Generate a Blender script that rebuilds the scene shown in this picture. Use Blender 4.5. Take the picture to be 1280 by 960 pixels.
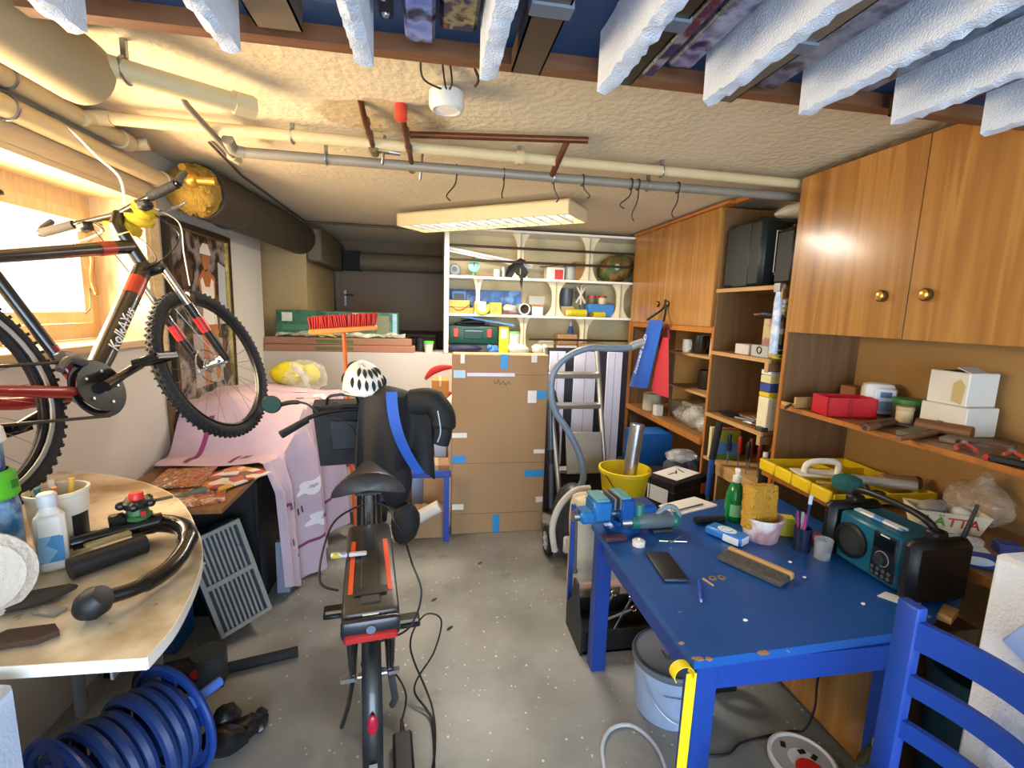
import bpy, bmesh, math, random
from mathutils import Vector as V, Matrix as Mx, Euler
PI = math.pi
RN = random.Random(11)
SC = bpy.context.scene
COL = SC.collection
for o in list(bpy.data.objects):
    bpy.data.objects.remove(o)

# ------------------------------------------------------------------ camera, world, light, exposure
cam = bpy.data.objects.new('camera', bpy.data.cameras.new('camera'))
COL.objects.link(cam)
cam.data.sensor_width = 36.0
cam.data.lens = 595.0 / 1280 * 36
cam.data.clip_start = 0.02
cam.matrix_world = Mx(((0.98605787, -0.00399315, -0.16635486, 0.0),
                       (-0.16376705, 0.15394102, -0.97441393, 0.0),
                       (0.02949982, 0.98807197, 0.15114081, 1.70),
                       (0, 0, 0, 1)))
SC.camera = cam
SC.view_settings.view_transform = 'Standard'
SC.view_settings.look = 'None'
SC.view_settings.gamma = 1.0
SC.view_settings.exposure = 0.5
SC.view_settings.use_curve_mapping = False

W = bpy.data.worlds.new('sky'); SC.world = W
W.use_nodes = True
wn = W.node_tree.nodes; wn.clear()
bg = wn.new('ShaderNodeBackground'); wo = wn.new('ShaderNodeOutputWorld')
bg.inputs[0].default_value = (0.86, 0.93, 1.0, 1); bg.inputs[1].default_value = 4.0
W.node_tree.links.new(bg.outputs[0], wo.inputs[0])

def area(name, loc, rot, sx, sy, power, col):
    d = bpy.data.lights.new(name, 'AREA'); d.shape = 'RECTANGLE'
    d.size = sx; d.size_y = sy; d.energy = power; d.color = col
    o = bpy.data.objects.new(name, d); COL.objects.link(o)
    o.location = loc; o.rotation_euler = rot
    return o
# daylight that comes in through the window on the left and through the open garage door behind the camera
area('window_daylight', (-1.93, 2.0, 1.86), (0, -PI/2, 0), 0.66, 1.45, 120, (1.0, 0.74, 0.42))
area('door_daylight', (0.5, -2.75, 1.15), (PI/2, 0, 0), 3.3, 2.1, 125, (0.46, 0.69, 1.0))

# ------------------------------------------------------------------ materials
def lin(h):
    if not isinstance(h, str): return tuple(h)
    h = h.lstrip('#')
    return tuple((c/12.92 if c <= 0.04045 else ((c+0.055)/1.055)**2.4) for c in (int(h[i:i+2], 16)/255 for i in (0, 2, 4)))
_mc = {}
def nodes(name):
    m = bpy.data.materials.new(name); m.use_nodes = True
    n = m.node_tree.nodes; l = m.node_tree.links
    return m, n, l, n['Principled BSDF']
def mixcol(n, l, fac, a, b):
    x = n.new('ShaderNodeMix'); x.data_type = 'RGBA'
    l.new(fac, x.inputs[0])
    x.inputs[6].default_value = (*a, 1); x.inputs[7].default_value = (*b, 1)
    return x
def texco(n, l, scale=(1, 1, 1)):
    t = n.new('ShaderNodeTexCoord'); mp = n.new('ShaderNodeMapping')
    mp.inputs['Scale'].default_value = scale
    l.new(t.outputs['Object'], mp.inputs['Vector'])
    return mp.outputs[0]
def M(c, r=0.5, metal=0.0, var=0.10, sc=9, bump=0.0, trans=0.0, bsc=40, emit=0.0, coat=0.0):
    key = ('M', c, r, metal, var, sc, bump, trans, bsc, emit, coat)
    if key in _mc: return _mc[key]
    m, n, l, p = nodes('plain'); col = lin(c)
    co = texco(n, l)
    nz = n.new('ShaderNodeTexNoise'); nz.inputs['Scale'].default_value = sc; nz.inputs['Detail'].default_value = 4
    l.new(co, nz.inputs['Vector'])
    x = mixcol(n, l, nz.outputs[0], tuple(v*(1-var) for v in col), tuple(min(1, v*(1+var)) for v in col))
    l.new(x.outputs[2], p.inputs['Base Color'])
    p.inputs['Roughness'].default_value = r; p.inputs['Metallic'].default_value = metal
    if coat: p.inputs['Coat Weight'].default_value = coat
    if trans: p.inputs['Transmission Weight'].default_value = trans
    if emit:
        p.inputs['Emission Color'].default_value = (*col, 1); p.inputs['Emission Strength'].default_value = emit
    if bump:
        nb = n.new('ShaderNodeTexNoise'); nb.inputs['Scale'].default_value = bsc; nb.inputs['Detail'].default_value = 3
        l.new(co, nb.inputs['Vector'])
        b = n.new('ShaderNodeBump'); b.inputs['Strength'].default_value = bump; b.inputs['Distance'].default_value = 0.02
        l.new(nb.outputs[0], b.inputs['Height']); l.new(b.outputs[0], p.inputs['Normal'])
    _mc[key] = m; return m
def WOOD(c1, c2, axis='z', r=0.4, sc=7, thin=0.1, coat=0.0, fine=0.25):
    key = ('W', c1, c2, axis, r, sc, thin, coat, fine)
    if key in _mc: return _mc[key]
    m, n, l, p = nodes('wood')
    s = [sc]*3; s['xyz'.index(axis)] = sc*thin
    co = texco(n, l, s)
    nz = n.new('ShaderNodeTexNoise'); nz.inputs['Scale'].default_value = 1.0; nz.inputs['Detail'].default_value = 3; nz.inputs['Distortion'].default_value = 0.3
    l.new(co, nz.inputs['Vector'])
    rp = n.new('ShaderNodeValToRGB'); e = rp.color_ramp.elements
    e[0].position = 0.3; e[1].position = 0.7
    a, b = lin(c1), lin(c2)
    e[0].color = (*a, 1); e[1].color = (*b, 1)
    k = e.new(0.47); k.color = (*tuple(0.35*x+0.65*y for x, y in zip(a, b)), 1)
    k = e.new(0.52); k.color = (*tuple(0.8*x+0.2*y for x, y in zip(a, b)), 1)
    l.new(nz.outputs[0], rp.inputs[0])
    n2 = n.new('ShaderNodeTexNoise'); n2.inputs['Scale'].default_value = 14; n2.inputs['Detail'].default_value = 2
    l.new(co, n2.inputs['Vector'])
    x = n.new('ShaderNodeMix'); x.data_type = 'RGBA'; x.blend_type = 'MULTIPLY'; x.inputs[0].default_value = fine
    l.new(rp.outputs[0], x.inputs[6]); l.new(n2.outputs[0], x.inputs[7])
    l.new(x.outputs[2], p.inputs['Base Color'])
    p.inputs['Roughness'].default_value = r
    if coat: p.inputs['Coat Weight'].default_value = coat; p.inputs['Coat Roughness'].default_value = 0.15
    _mc[key] = m; return m
def PRINT(cols, sc=30, r=0.5, rand=1.0, kind='vor'):
    """flat multi-coloured print"""
    key = ('P', tuple(cols), sc, r, kind)
    if key in _mc: return _mc[key]
    m, n, l, p = nodes('print')
    co = texco(n, l)
    rp = n.new('ShaderNodeValToRGB'); rp.color_ramp.interpolation = 'CONSTANT'
    e = rp.color_ramp.elements
    k = len(cols)
    for i, c in enumerate(cols):
        q = e[i] if i < 2 else e.new(0.5)
        q.color = (*lin(c), 1)
    for i in range(k): e[i].position = i/k if kind == 'vor' else 0.32 + 0.36*i/k
    if kind == 'vor':
        v = n.new('ShaderNodeTexVoronoi'); v.inputs['Scale'].default_value = sc
        l.new(co, v.inputs['Vector']); sp = n.new('ShaderNodeSeparateColor'); l.new(v.outputs['Color'], sp.inputs[0])
        l.new(sp.outputs[0], rp.inputs[0])
    else:
        v = n.new('ShaderNodeTexNoise'); v.inputs['Scale'].default_value = sc; v.inputs['Detail'].default_value = 5
        l.new(co, v.inputs['Vector']); l.new(v.outputs[0], rp.inputs[0])
        rp.color_ramp.interpolation = 'LINEAR'
    l.new(rp.outputs[0], p.inputs['Base Color']); p.inputs['Roughness'].default_value = r
    _mc[key] = m; return m
def CLEAR(c='ffffff', a=0.25, r=0.15):
    """thin clear plastic: mostly see-through with a gloss"""
    key = ('C', c, a, r)
    if key in _mc: return _mc[key]
    m, n, l, p = nodes('clear plastic')
    co = texco(n, l); nz = n.new('ShaderNodeTexNoise'); nz.inputs['Scale'].default_value = 14; nz.inputs['Detail'].default_value = 3
    l.new(co, nz.inputs['Vector'])
    mr = n.new('ShaderNodeMapRange'); mr.inputs['From Min'].default_value = 0.35; mr.inputs['From Max'].default_value = 0.7
    mr.inputs['To Min'].default_value = a*0.5; mr.inputs['To Max'].default_value = min(1, a*1.6)
    l.new(nz.outputs[0], mr.inputs[0])
    p.inputs['Base Color'].default_value = (*lin(c), 1); p.inputs['Roughness'].default_value = r
    l.new(mr.outputs[0], p.inputs['Alpha'])
    _mc[key] = m; return m

# ------------------------------------------------------------------ mesh helpers
class G:
    def __init__(s): s.b = bmesh.new()
    def add(s, vs, fs):
        v = [s.b.verts.new(p) for p in vs]
        for f in fs:
            try: s.b.faces.new([v[i] for i in f])
            except ValueError: pass
        return s
    def box(s, c, d, rot=None, bev=0.0, seg=1):
        g = bmesh.new()
        bmesh.ops.create_cube(g, size=1)
        for v in g.verts: v.co = V((v.co.x*d[0], v.co.y*d[1], v.co.z*d[2]))
        if bev: bmesh.ops.bevel(g, geom=g.edges[:], offset=min(bev, min(d)*0.45), segments=seg, affect='EDGES', profile=0.5)
        m = Mx.Translation(c) @ (Euler(rot).to_matrix().to_4x4() if rot else Mx.Identity(4))
        return s._join(g, m)
    def _join(s, g, m):
        g.verts.index_update()
        return_v = [s.b.verts.new(m @ v.co) for v in g.verts]
        for f in g.faces: s.b.faces.new([return_v[v.index] for v in f.verts])
        g.free(); return s
    def bb(s, a, b, bev=0.0):   # box from corner a to corner b
        return s.box([(a[i]+b[i])/2 for i in range(3)], [abs(b[i]-a[i]) for i in range(3)], None, bev)
    def tube(s, pts, r, n=8, closed=False, cap=True):
        pts = [V(p) for p in pts]; k = len(pts)
        rr = r if isinstance(r, (list, tuple)) else [r]*k
        rings = []; up = None
        for i in range(k):
            if closed: t = pts[(i+1) % k]-pts[i-1]
            else: t = pts[min(i+1, k-1)]-pts[max(i-1, 0)]
            if t.length < 1e-9: t = V((0, 0, 1))
            t.normalize()
            if up is None:
                up = V((0, 0, 1)) if abs(t.z) < 0.9 else V((1, 0, 0))
            u = (up - t*up.dot(t))
            if u.length < 1e-6: u = t.orthogonal()
            u.normalize(); w = t.cross(u); up = u
            rings.append([s.b.verts.new(pts[i]+(u*math.cos(a)+w*math.sin(a))*rr[i]) for a in (2*PI*j/n for j in range(n))])
        m = k if closed else k-1
        for i in range(m):
            A, B = rings[i], rings[(i+1) % k]
            for j in range(n): s.b.faces.new((A[j], A[(j+1) % n], B[(j+1) % n], B[j]))
        if cap and not closed:
            s.b.faces.new(rings[0][::-1]); s.b.faces.new(rings[-1])
        return s
    def cyl(s, p, q, r, r2=None, n=16):
        return s.tube([p, q], [r, r if r2 is None else r2], n)
    def lathe(s, prof, c=(0, 0, 0), n=24, m=None):
        m = (Mx.Translation(c) @ (m or Mx.Identity(4)))
        rings = []
        for (r, z) in prof:
            if r < 1e-6: rings.append([s.b.verts.new(m @ V((0, 0, z)))])
            else: rings.append([s.b.verts.new(m @ V((r*math.cos(2*PI*j/n), r*math.sin(2*PI*j/n), z))) for j in range(n)])
        for A, B in zip(rings, rings[1:]):
            for j in range(n):
                k = (j+1) % n
                if len(A) == 1 and len(B) == 1: continue
                if len(A) == 1: s.b.faces.new((A[0], B[k], B[j]))
                elif len(B) == 1: s.b.faces.new((A[j], A[k], B[0]))
                else: s.b.faces.new((A[j], A[k], B[k], B[j]))
        return s
    def ball(s, c, r, n=14, rot=None, noise=0.0, seed=0):
        if not isinstance(r, (tuple, list)): r = (r, r, r)
        g = bmesh.new(); bmesh.ops.create_uvsphere(g, u_segments=n, v_segments=max(6, n*2//3), radius=1)
        rn = random.Random(seed)
        for v in g.verts:
            k = 1+noise*(rn.random()-0.5)*2
            v.co = V((v.co.x*r[0]*k, v.co.y*r[1]*k, v.co.z*r[2]*k))
        return s._join(g, Mx.Translation(c) @ (Euler(rot).to_matrix().to_4x4() if rot else Mx.Identity(4)))
    def prism(s, poly, a, b, axis='z'):
        def P(u, v, w): return {'z': (u, v, w), 'y': (u, w, v), 'x': (w, u, v)}[axis]
        k = len(poly)
        A = [s.b.verts.new(P(u, v, a)) for u, v in poly]; B = [s.b.verts.new(P(u, v, b)) for u, v in poly]
        s.b.faces.new(A); s.b.faces.new(B[::-1])
        for i in range(k): s.b.faces.new((A[i], A[(i+1) % k], B[(i+1) % k], B[i]))
        return s
    def ring(s, c, R, r, axis='z', n=36, m=8, a0=0, a1=2*PI):
        full = abs(a1-a0-2*PI) < 1e-6
        k = n if full else n+1
        def P(a):
            u, v = R*math.cos(a), R*math.sin(a)
            return V(c)+V({'z': (u, v, 0), 'y': (u, 0, v), 'x': (0, u, v)}[axis])
        return s.tube([P(a0+(a1-a0)*i/n) for i in range(k)], r, m, full)
    def sheet(s, f, nu, nv, th=0.0):
        g = [[V(f(i/nu, j/nv)) for j in range(nv+1)] for i in range(nu+1)]
        vs = [[s.b.verts.new(p) for p in row] for row in g]
        fs = []
        for i in range(nu):
            for j in range(nv): fs.append(s.b.faces.new((vs[i][j], vs[i+1][j], vs[i+1][j+1], vs[i][j+1])))
        if th:
            s.b.normal_update()
            bmesh.ops.solidify(s.b, geom=fs, thickness=th)
        return s
    def xf(s, m):
        for v in s.b.verts: v.co = m @ v.co
        return s
    def sub(s, n=1):
        bmesh.ops.subdivide_edges(s.b, edges=s.b.edges[:], cuts=n, use_grid_fill=True, smooth=1.0); return s

_world = {}
def _link(name, g, mat, smooth):
    bmesh.ops.recalc_face_normals(g.b, faces=g.b.faces[:])
    me = bpy.data.meshes.new(name); g.b.to_mesh(me); g.b.free()
    if smooth:
        me.shade_smooth(); me.set_sharp_from_angle(angle=0.65)
    me.materials.append(mat)
    o = bpy.data.objects.new(name, me); COL.objects.link(o)
    return o
def tag(o, label, cat, group=None):
    o['label'] = label; o['category'] = cat
    if group: o['group'] = group
    return o
def thing(name, label, cat, loc=(0, 0, 0), rz=0.0, group=None, world=False, rot=None):
    """an Empty at the thing's base. world=True: its parts come in world coordinates"""
    o = bpy.data.objects.new(name, None); COL.objects.link(o)
    o.empty_display_size = 0.1
    m = Mx.Translation(loc) @ (Euler(rot).to_matrix().to_4x4() if rot else Mx.Rotation(rz, 4, 'Z'))
    o.matrix_world = m
    if world: _world[o.name] = m.inverted()
    return tag(o, label, cat, group)
def part(name, g, mat, parent, label=None, smooth=True):
    o = _link(name, g, mat, smooth)
    r = parent
    while r.parent: r = r.parent
    if r.name in _world: o.data.transform(_world[r.name])
    o.parent = parent
    if label: o['label'] = label
    return o
def one(name, g, mat, label, cat, group=None, loc=None, rz=0.0, rot=None, smooth=True):
    """a thing that is one mesh; without loc the mesh is in world coordinates and its origin goes to its base"""
    o = _link(name, g, mat, smooth)
    if loc is None:
        c = [v.co for v in o.data.vertices]
        b = V(((min(p.x for p in c)+max(p.x for p in c))/2, (min(p.y for p in c)+max(p.y for p in c))/2, min(p.z for p in c)))
        o.data.transform(Mx.Translation(-b)); o.location = b
    else:
        o.location = loc; o.rotation_euler = rot or (0, 0, rz)
    return tag(o, label, cat, group)
def struct(name, g, mat, parent=None, smooth=False):
    o = _link(name, g, mat, smooth)
    if parent is None: o['kind'] = 'structure'
    else: o.parent = parent
    return o
def dup(root, loc, rz=None, label=None, rot=None):
    r = root.copy(); COL.objects.link(r); r.location = loc
    if rot: r.rotation_euler = rot
    elif rz is not None: r.rotation_euler = (0, 0, rz)
    if label: r['label'] = label
    for ch in list(root.children):
        c = ch.copy(); COL.objects.link(c); c.parent = r
        for q in list(ch.children):
            d = q.copy(); COL.objects.link(d); d.parent = c
    return r
def text(name, body, size, mat, parent, m, depth=0.0006, align='CENTER', shear=0.0):
    """flat lettering on a surface; m is its 4x4 matrix in the thing's own frame (or the world's)"""
    cu = bpy.data.curves.new(name, 'FONT'); cu.body = body; cu.size = size; cu.extrude = depth
    cu.align_x = align; cu.align_y = 'CENTER'; cu.shear = shear
    cu.materials.append(mat)
    tmp = bpy.data.objects.new(name, cu); COL.objects.link(tmp)
    bpy.context.view_layer.update()
    me = bpy.data.meshes.new_from_object(tmp.evaluated_get(bpy.context.evaluated_depsgraph_get()))
    bpy.data.objects.remove(tmp); bpy.data.curves.remove(cu)
    o = bpy.data.objects.new(name, me); COL.objects.link(o)
    r = parent
    while r.parent: r = r.parent
    o.parent = parent
    o.matrix_local = (_world[r.name] @ m) if r.name in _world else m
    return o
def frame_m(c, right, up):
    """matrix at c whose X runs along right and Y along up"""
    x = V(right).normalized(); y = V(up); y = (y-x*y.dot(x)).normalized(); z = x.cross(y)
    m = Mx((x, y, z)).transposed().to_4x4(); m.translation = V(c); return m
def spline(pts, n=8, closed=False):
    """Catmull-Rom through pts"""
    P = [V(p) for p in pts]; k = len(P); out = []
    for i in range(k if closed else k-1):
        if closed: a, b, c, d = P[i-1], P[i], P[(i+1) % k], P[(i+2) % k]
        else: a, b, c, d = P[max(i-1, 0)], P[i], P[i+1], P[min(i+2, k-1)]
        for j in range(n):
            t = j/n
            out.append(0.5*((2*b)+(c-a)*t+(2*a-5*b+4*c-d)*t*t+(3*b-a-3*c+d)*t**3))
    if not closed: out.append(P[-1])
    return out

# common materials
BLK = M('17181a', 0.45); RUB = M('1b1b1c', 0.8, bump=0.3); CHR = M('c9ccd0', 0.2, 1.0, 0.05); STEEL = M('9a9b9c', 0.35, 0.9)
ALU = M('b9b8b2', 0.35, 0.85); WHT = M('e6e2da', 0.5); CARD = M('a8835c', 0.85, var=0.12, sc=5); BLUE = M('1b4fa0', 0.5)
RED = M('b3201f', 0.45); PINE = WOOD('d0a05e', 'a56d33', 'y', 0.5, 9); BRASS = M('d8b25a', 0.25, 0.9)
CREAM = M('e9dfc2', 0.55); DKGRY = M('3a3d40', 0.55); GRY = M('85888a', 0.5); ORG = M('d8611f', 0.5); YEL = M('e6c21d', 0.5)

# ------------------------------------------------------------------ the room
def concrete():
    m, n, l, p = nodes('concrete'); co = texco(n, l)
    a = n.new('ShaderNodeTexNoise'); a.inputs['Scale'].default_value = 1.6; a.inputs['Detail'].default_value = 8; l.new(co, a.inputs['Vector'])
    rp = n.new('ShaderNodeValToRGB'); e = rp.color_ramp.elements
    e[0].position = 0.32; e[0].color = (*lin('6d6b64'), 1); e[1].position = 0.68; e[1].color = (*lin('a3a19a'), 1)
    l.new(a.outputs[0], rp.inputs[0])
    v = n.new('ShaderNodeTexVoronoi'); v.inputs['Scale'].default_value = 26; l.new(co, v.inputs['Vector'])
    sp = n.new('ShaderNodeSeparateColor'); l.new(v.outputs['Color'], sp.inputs[0])
    sz = n.new('ShaderNodeMath'); sz.operation = 'MULTIPLY'; sz.inputs[1].default_value = 0.16; l.new(sp.outputs[1], sz.inputs[0])
    lt = n.new('ShaderNodeMath'); lt.operation = 'LESS_THAN'; l.new(v.outputs['Distance'], lt.inputs[0]); l.new(sz.outputs[0], lt.inputs[1])
    x = n.new('ShaderNodeMix'); x.data_type = 'RGBA'; l.new(lt.outputs[0], x.inputs[0]); l.new(rp.outputs[0], x.inputs[6]); x.inputs[7].default_value = (*lin('c9c7bf'), 1)
    d = n.new('ShaderNodeTexNoise'); d.inputs['Scale'].default_value = 5; d.inputs['Detail'].default_value = 6; l.new(co, d.inputs['Vector'])
    r2 = n.new('ShaderNodeMapRange'); r2.inputs[1].default_value = 0.6; r2.inputs[2].default_value = 0.75; r2.inputs[4].default_value = 0.55; l.new(d.outputs[0], r2.inputs[0])
    y = n.new('ShaderNodeMix'); y.data_type = 'RGBA'; l.new(r2.outputs[0], y.inputs[0]); l.new(x.outputs[2], y.inputs[6]); y.inputs[7].default_value = (*lin('5b5850'), 1)
    l.new(y.outputs[2], p.inputs['Base Color']); p.inputs['Roughness'].default_value = 0.45
    return m
def plaster():
    m, n, l, p = nodes('ceiling plaster'); co = texco(n, l)
    nz = n.new('ShaderNodeTexNoise'); nz.inputs['Scale'].default_value = 2.2; nz.inputs['Detail'].default_value = 5; l.new(co, nz.inputs['Vector'])
    base = mixcol(n, l, nz.outputs[0], lin('cdbd9b'), lin('dccfb2'))
    # an old water stain with a shape of its own
    mp = n.new('ShaderNodeMapping'); mp.inputs['Location'].default_value = (0.20*3.3, -2.24*5.2, 0); mp.inputs['Scale'].default_value = (3.3, 5.2, 0)
    l.new(co, mp.inputs['Vector'])
    n2 = n.new('ShaderNodeTexNoise'); n2.inputs['Scale'].default_value = 5; n2.inputs['Detail'].default_value = 4; l.new(co, n2.inputs['Vector'])
    ad = n.new('ShaderNodeMix'); ad.data_type = 'RGBA'; ad.blend_type = 'ADD'; ad.inputs[0].default_value = 0.9
    l.new(mp.outputs[0], ad.inputs[6]); l.new(n2.outputs['Color'], ad.inputs[7])
    ln = n.new('ShaderNodeVectorMath'); ln.operation = 'DISTANCE'; ln.inputs[1].default_value = (0.45, 0.45, 0.45); l.new(ad.outputs[2], ln.inputs[0])
    r = n.new('ShaderNodeMapRange'); r.inputs[1].default_value = 0.98; r.inputs[2].default_value = 0.90; r.inputs[3].default_value = 0; r.inputs[4].default_value = 0.6; l.new(ln.outputs['Value'], r.inputs[0])
    st = n.new('ShaderNodeMix'); st.data_type = 'RGBA'; l.new(r.outputs[0], st.inputs[0]); l.new(base.outputs[2], st.inputs[6]); st.inputs[7].default_value = (*lin('a88b5c'), 1)
    l.new(st.outputs[2], p.inputs['Base Color']); p.inputs['Roughness'].default_value = 0.85
    b1 = n.new('ShaderNodeTexNoise'); b1.inputs['Scale'].default_value = 28; b1.inputs['Detail'].default_value = 5; l.new(co, b1.inputs['Vector'])
    b2 = n.new('ShaderNodeTexNoise'); b2.inputs['Scale'].default_value = 3.0; b2.inputs['Detail'].default_value = 3; l.new(co, b2.inputs['Vector'])
    mm = n.new('ShaderNodeMath'); mm.operation = 'MULTIPLY'; l.new(b1.outputs[0], mm.inputs[0]); l.new(b2.outputs[0], mm.inputs[1])
    bp = n.new('ShaderNodeBump'); bp.inputs['Strength'].default_value = 0.55; bp.inputs['Distance'].default_value = 0.03
    l.new(mm.outputs[0], bp.inputs['Height']); l.new(bp.outputs[0], p.inputs['Normal'])
    return m
WALLW = M('cfc9bf', 0.8, var=0.06, sc=3, bump=0.15, bsc=60)
struct('floor', G().bb((-2.0, -3.0, -0.1), (2.7, 6.5, 0.0)), concrete())
struct('ceiling', G().bb((-2.0, -3.0, 2.5), (2.7, 6.5, 2.6)), plaster())
wl = G()
wl.bb((-1.8, -2.8, 0), (-1.5, 4.65, 1.47)).bb((-1.8, -2.8, 2.24), (-1.5, 4.65, 2.5))
wl.bb((-1.8, -2.8, 1.47), (-1.5, 1.13, 2.24)).bb((-1.8, 2.90, 1.47), (-1.5, 4.65, 2.24))
struct('wall_left', wl, WALLW)
BEIGE = M('b39a6c', 0.85, var=0.12, sc=4, bump=0.1)
struct('wall_left_rear', G().bb((-2.0, 4.65, 0), (-1.66, 4.99, 2.5)).bb((-2.0, 4.985, 0), (-1.20, 6.35, 2.5)), BEIGE)
struct('wall_right', G().bb((2.5, -2.8, 0), (2.6, 6.3, 2.5)), WALLW)
struct('wall_back', G().bb((-2.0, 6.3, 0), (2.6, 6.45, 2.5)), M('6f5c42', 0.8, var=0.1, sc=3))
struct('wall_front', G().bb((-1.8, -2.95, 0), (-1.2, -2.8, 2.5)).bb((2.2, -2.95, 0), (2.6, -2.8, 2.5)).bb((-1.2, -2.95, 2.25), (2.2, -2.8, 2.5)), WALLW)
lw = struct('wall_low', G().bb((-1.5, 4.60, 0), (2.5, 4.98, 1.28)), M('c4bcb4', 0.6, var=0.06, sc=3))
struct('floor_raised', G().bb((-1.2, 4.98, 1.0), (2.5, 6.3, 1.2)), M('5c5142', 0.8))
# red paint strokes on the low wall
g = G()
for pts in (((-0.06, 4.597, 1.03), (0.0, 4.597, 1.10), (0.09, 4.597, 1.14), (0.2, 4.597, 1.15)), ((0.08, 4.597, 0.85), (0.12, 4.597, 0.88), (0.2, 4.597, 0.89))):
    q = spline(pts, 6); g.tube(q, [0.012+0.022*math.sin(PI*i/(len(q)-1)) for i in range(len(q))], 8)
for v in g.b.verts: v.co.y = 4.6-(4.6-v.co.y)*0.25
struct('red_paint_stroke', g, M('b5241f', 0.5), lw)
# door at the far end of the dark passage
dr = struct('door_1', G().bb((-1.12, 6.262, 1.2), (0.55, 6.30, 2.12)), M('6d583f', 0.55, var=0.05))
struct('door_frame', G().bb((-1.17, 6.25, 1.2), (-1.12, 6.3, 2.17)).bb((0.55, 6.25, 1.2), (0.60, 6.3, 2.17)).bb((-1.17, 6.25, 2.12), (0.60, 6.3, 2.17)), M('6a6157', 0.6), dr)
struct('door_plate', G().box((-1.06, 6.257, 1.80), (0.035, 0.008, 0.2), bev=0.004), STEEL, dr)
struct('door_handle', G().tube([(-1.06, 6.255, 1.84), (-1.06, 6.21, 1.84), (-0.95, 6.21, 1.84)], 0.01, 8), DKGRY, dr, True)
g = G().bb((0.05, 6.1, 1.2), (0.6, 6.28, 1.42), 0.01)
struct('trim_1', g.bb((-1.1, 6.2, 1.35), (0.6, 6.26, 1.42)), M('1f1c19', 0.7))

# window: timber lined reveal, frame, sash and pane
PW = WOOD('ecd6aa', 'd9b984', 'y', 0.5, 8); PWZ = WOOD('ecd6aa', 'd9b984', 'z', 0.5, 8)
fr = G()
Y0, Y1, Z0, Z1 = 1.16, 2.87, 1.50, 2.21
def rect(g, y0, y1, z0, z1, w, x0, x1):
    g.bb((x0, y0, z0), (x1, y0+w, z1)).bb((x0, y1-w, z0), (x1, y1, z1)).bb((x0, y0+w, z0), (x1, y1-w, z0+w)).bb((x0, y0+w, z1-w), (x1, y1-w, z1)); return g
win = struct('window_1', rect(fr, Y0, Y1, Z0, Z1, 0.075, -1.80, -1.735), PWZ)
struct('window_sash', rect(G(), Y0+0.08, Y1-0.08, Z0+0.08, Z1-0.08, 0.055, -1.775, -1.715), PWZ, win)
struct('window_pane', G().bb((-1.752, Y0+0.13, Z0+0.13), (-1.748, Y1-0.13, Z1-0.13)), CLEAR('f4f2ea', 0.12, 0.05), win)
struct('window_sill', G().bb((-1.735, 1.14, 1.465), (-1.46, 2.91, 1.50), 0.004), PW, win)
struct('reveal_board', G().bb((-1.735, 2.87, 1.50), (-1.485, 2.90, 2.24)), PWZ, win)
struct('reveal_board', G().bb((-1.735, 1.13, 1.50), (-1.485, 1.16, 2.24)), PWZ, win)
for i in range(2):
    struct('reveal_board', G().bb((-1.735+0.126*i, 1.16, 2.21), (-1.612+0.126*i, 2.87, 2.235)), PW, win)
struct('window_trim', G().bb((-1.5, 2.90, 1.42), (-1.478, 2.985, 2.31)).bb((-1.5, 1.0, 2.235), (-1.478, 2.90, 2.31)), PW, win)
g = G().tube(spline([(-1.705, 2.76, 1.94), (-1.68, 2.765, 1.90), (-1.695, 2.77, 1.80), (-1.675, 2.765, 1.72)], 5), 0.011, 8).ball((-1.7, 2.76, 1.93), 0.022)
struct('window_handle', g, M('8a5a34', 0.4, 0.5), win, True)
g = G().tube(spline([(-1.70, 2.76, 1.75), (-1.62, 2.62, 1.66), (-1.6, 2.55, 1.63)], 6), 0.003, 6)
struct('window_cord', g, BLK, win, True)

# ------------------------------------------------------------------ pipes under the ceiling
CP = M('cbb98d', 0.5, var=0.12, sc=12); GP = M('8b8374', 0.5, 0.2, var=0.15); COP = M('6a3d25', 0.4, 0.6, var=0.25, sc=15)
def clamp(c, r, axis='x'):
    return G().ring(c, r, 0.006, axis, 20, 6).bb((c[0]-0.008, c[1]-0.008, c[2]+r), (c[0]+0.008, c[1]+0.008, 2.50))
pt = thing('heating_pipe', 'long cream pipe tight under the ceiling, the upper of two crossing the room', 'pipe', (0.3, 2.46, 2.43), world=True)
part('pipe_run', G().tube([(-1.32, 2.38, 2.445), (2.5, 2.50, 2.445)], 0.025, 14), CP, pt)
part('pipe_elbow', G().tube(spline([(-1.32, 2.38, 2.445), (-1.38, 2.375, 2.44), (-1.40, 2.33, 2.42)], 5), 0.03, 12), CP, pt)
for x in (-0.62, 0.42, 1.18): part('pipe_clip', clamp((x, 2.43+0.03*x, 2.445), 0.029), STEEL, pt)
part('pipe_joint', G().cyl((0.40, 2.435, 2.445), (0.44, 2.436, 2.445), 0.032), CP, pt)
pt = thing('heating_pipe', 'long dull pipe hanging lower of the two that cross the room, with wire ends', 'pipe', (0.6, 2.55, 2.37), world=True)
part('pipe_run', G().tube([(-0.86, 2.52, 2.39), (2.5, 2.585, 2.40)], 0.024, 14), GP, pt)
part('pipe_elbow', G().tube(spline([(-0.86, 2.52, 2.39), (-0.90, 2.50, 2.395), (-0.9, 2.44, 2.42)], 5), 0.026, 12), GP, pt)
for x in (-0.5, 0.62, 1.15): part('pipe_clip', clamp((x, 2.535+0.02*x, 2.395), 0.028), STEEL, pt)
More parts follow.
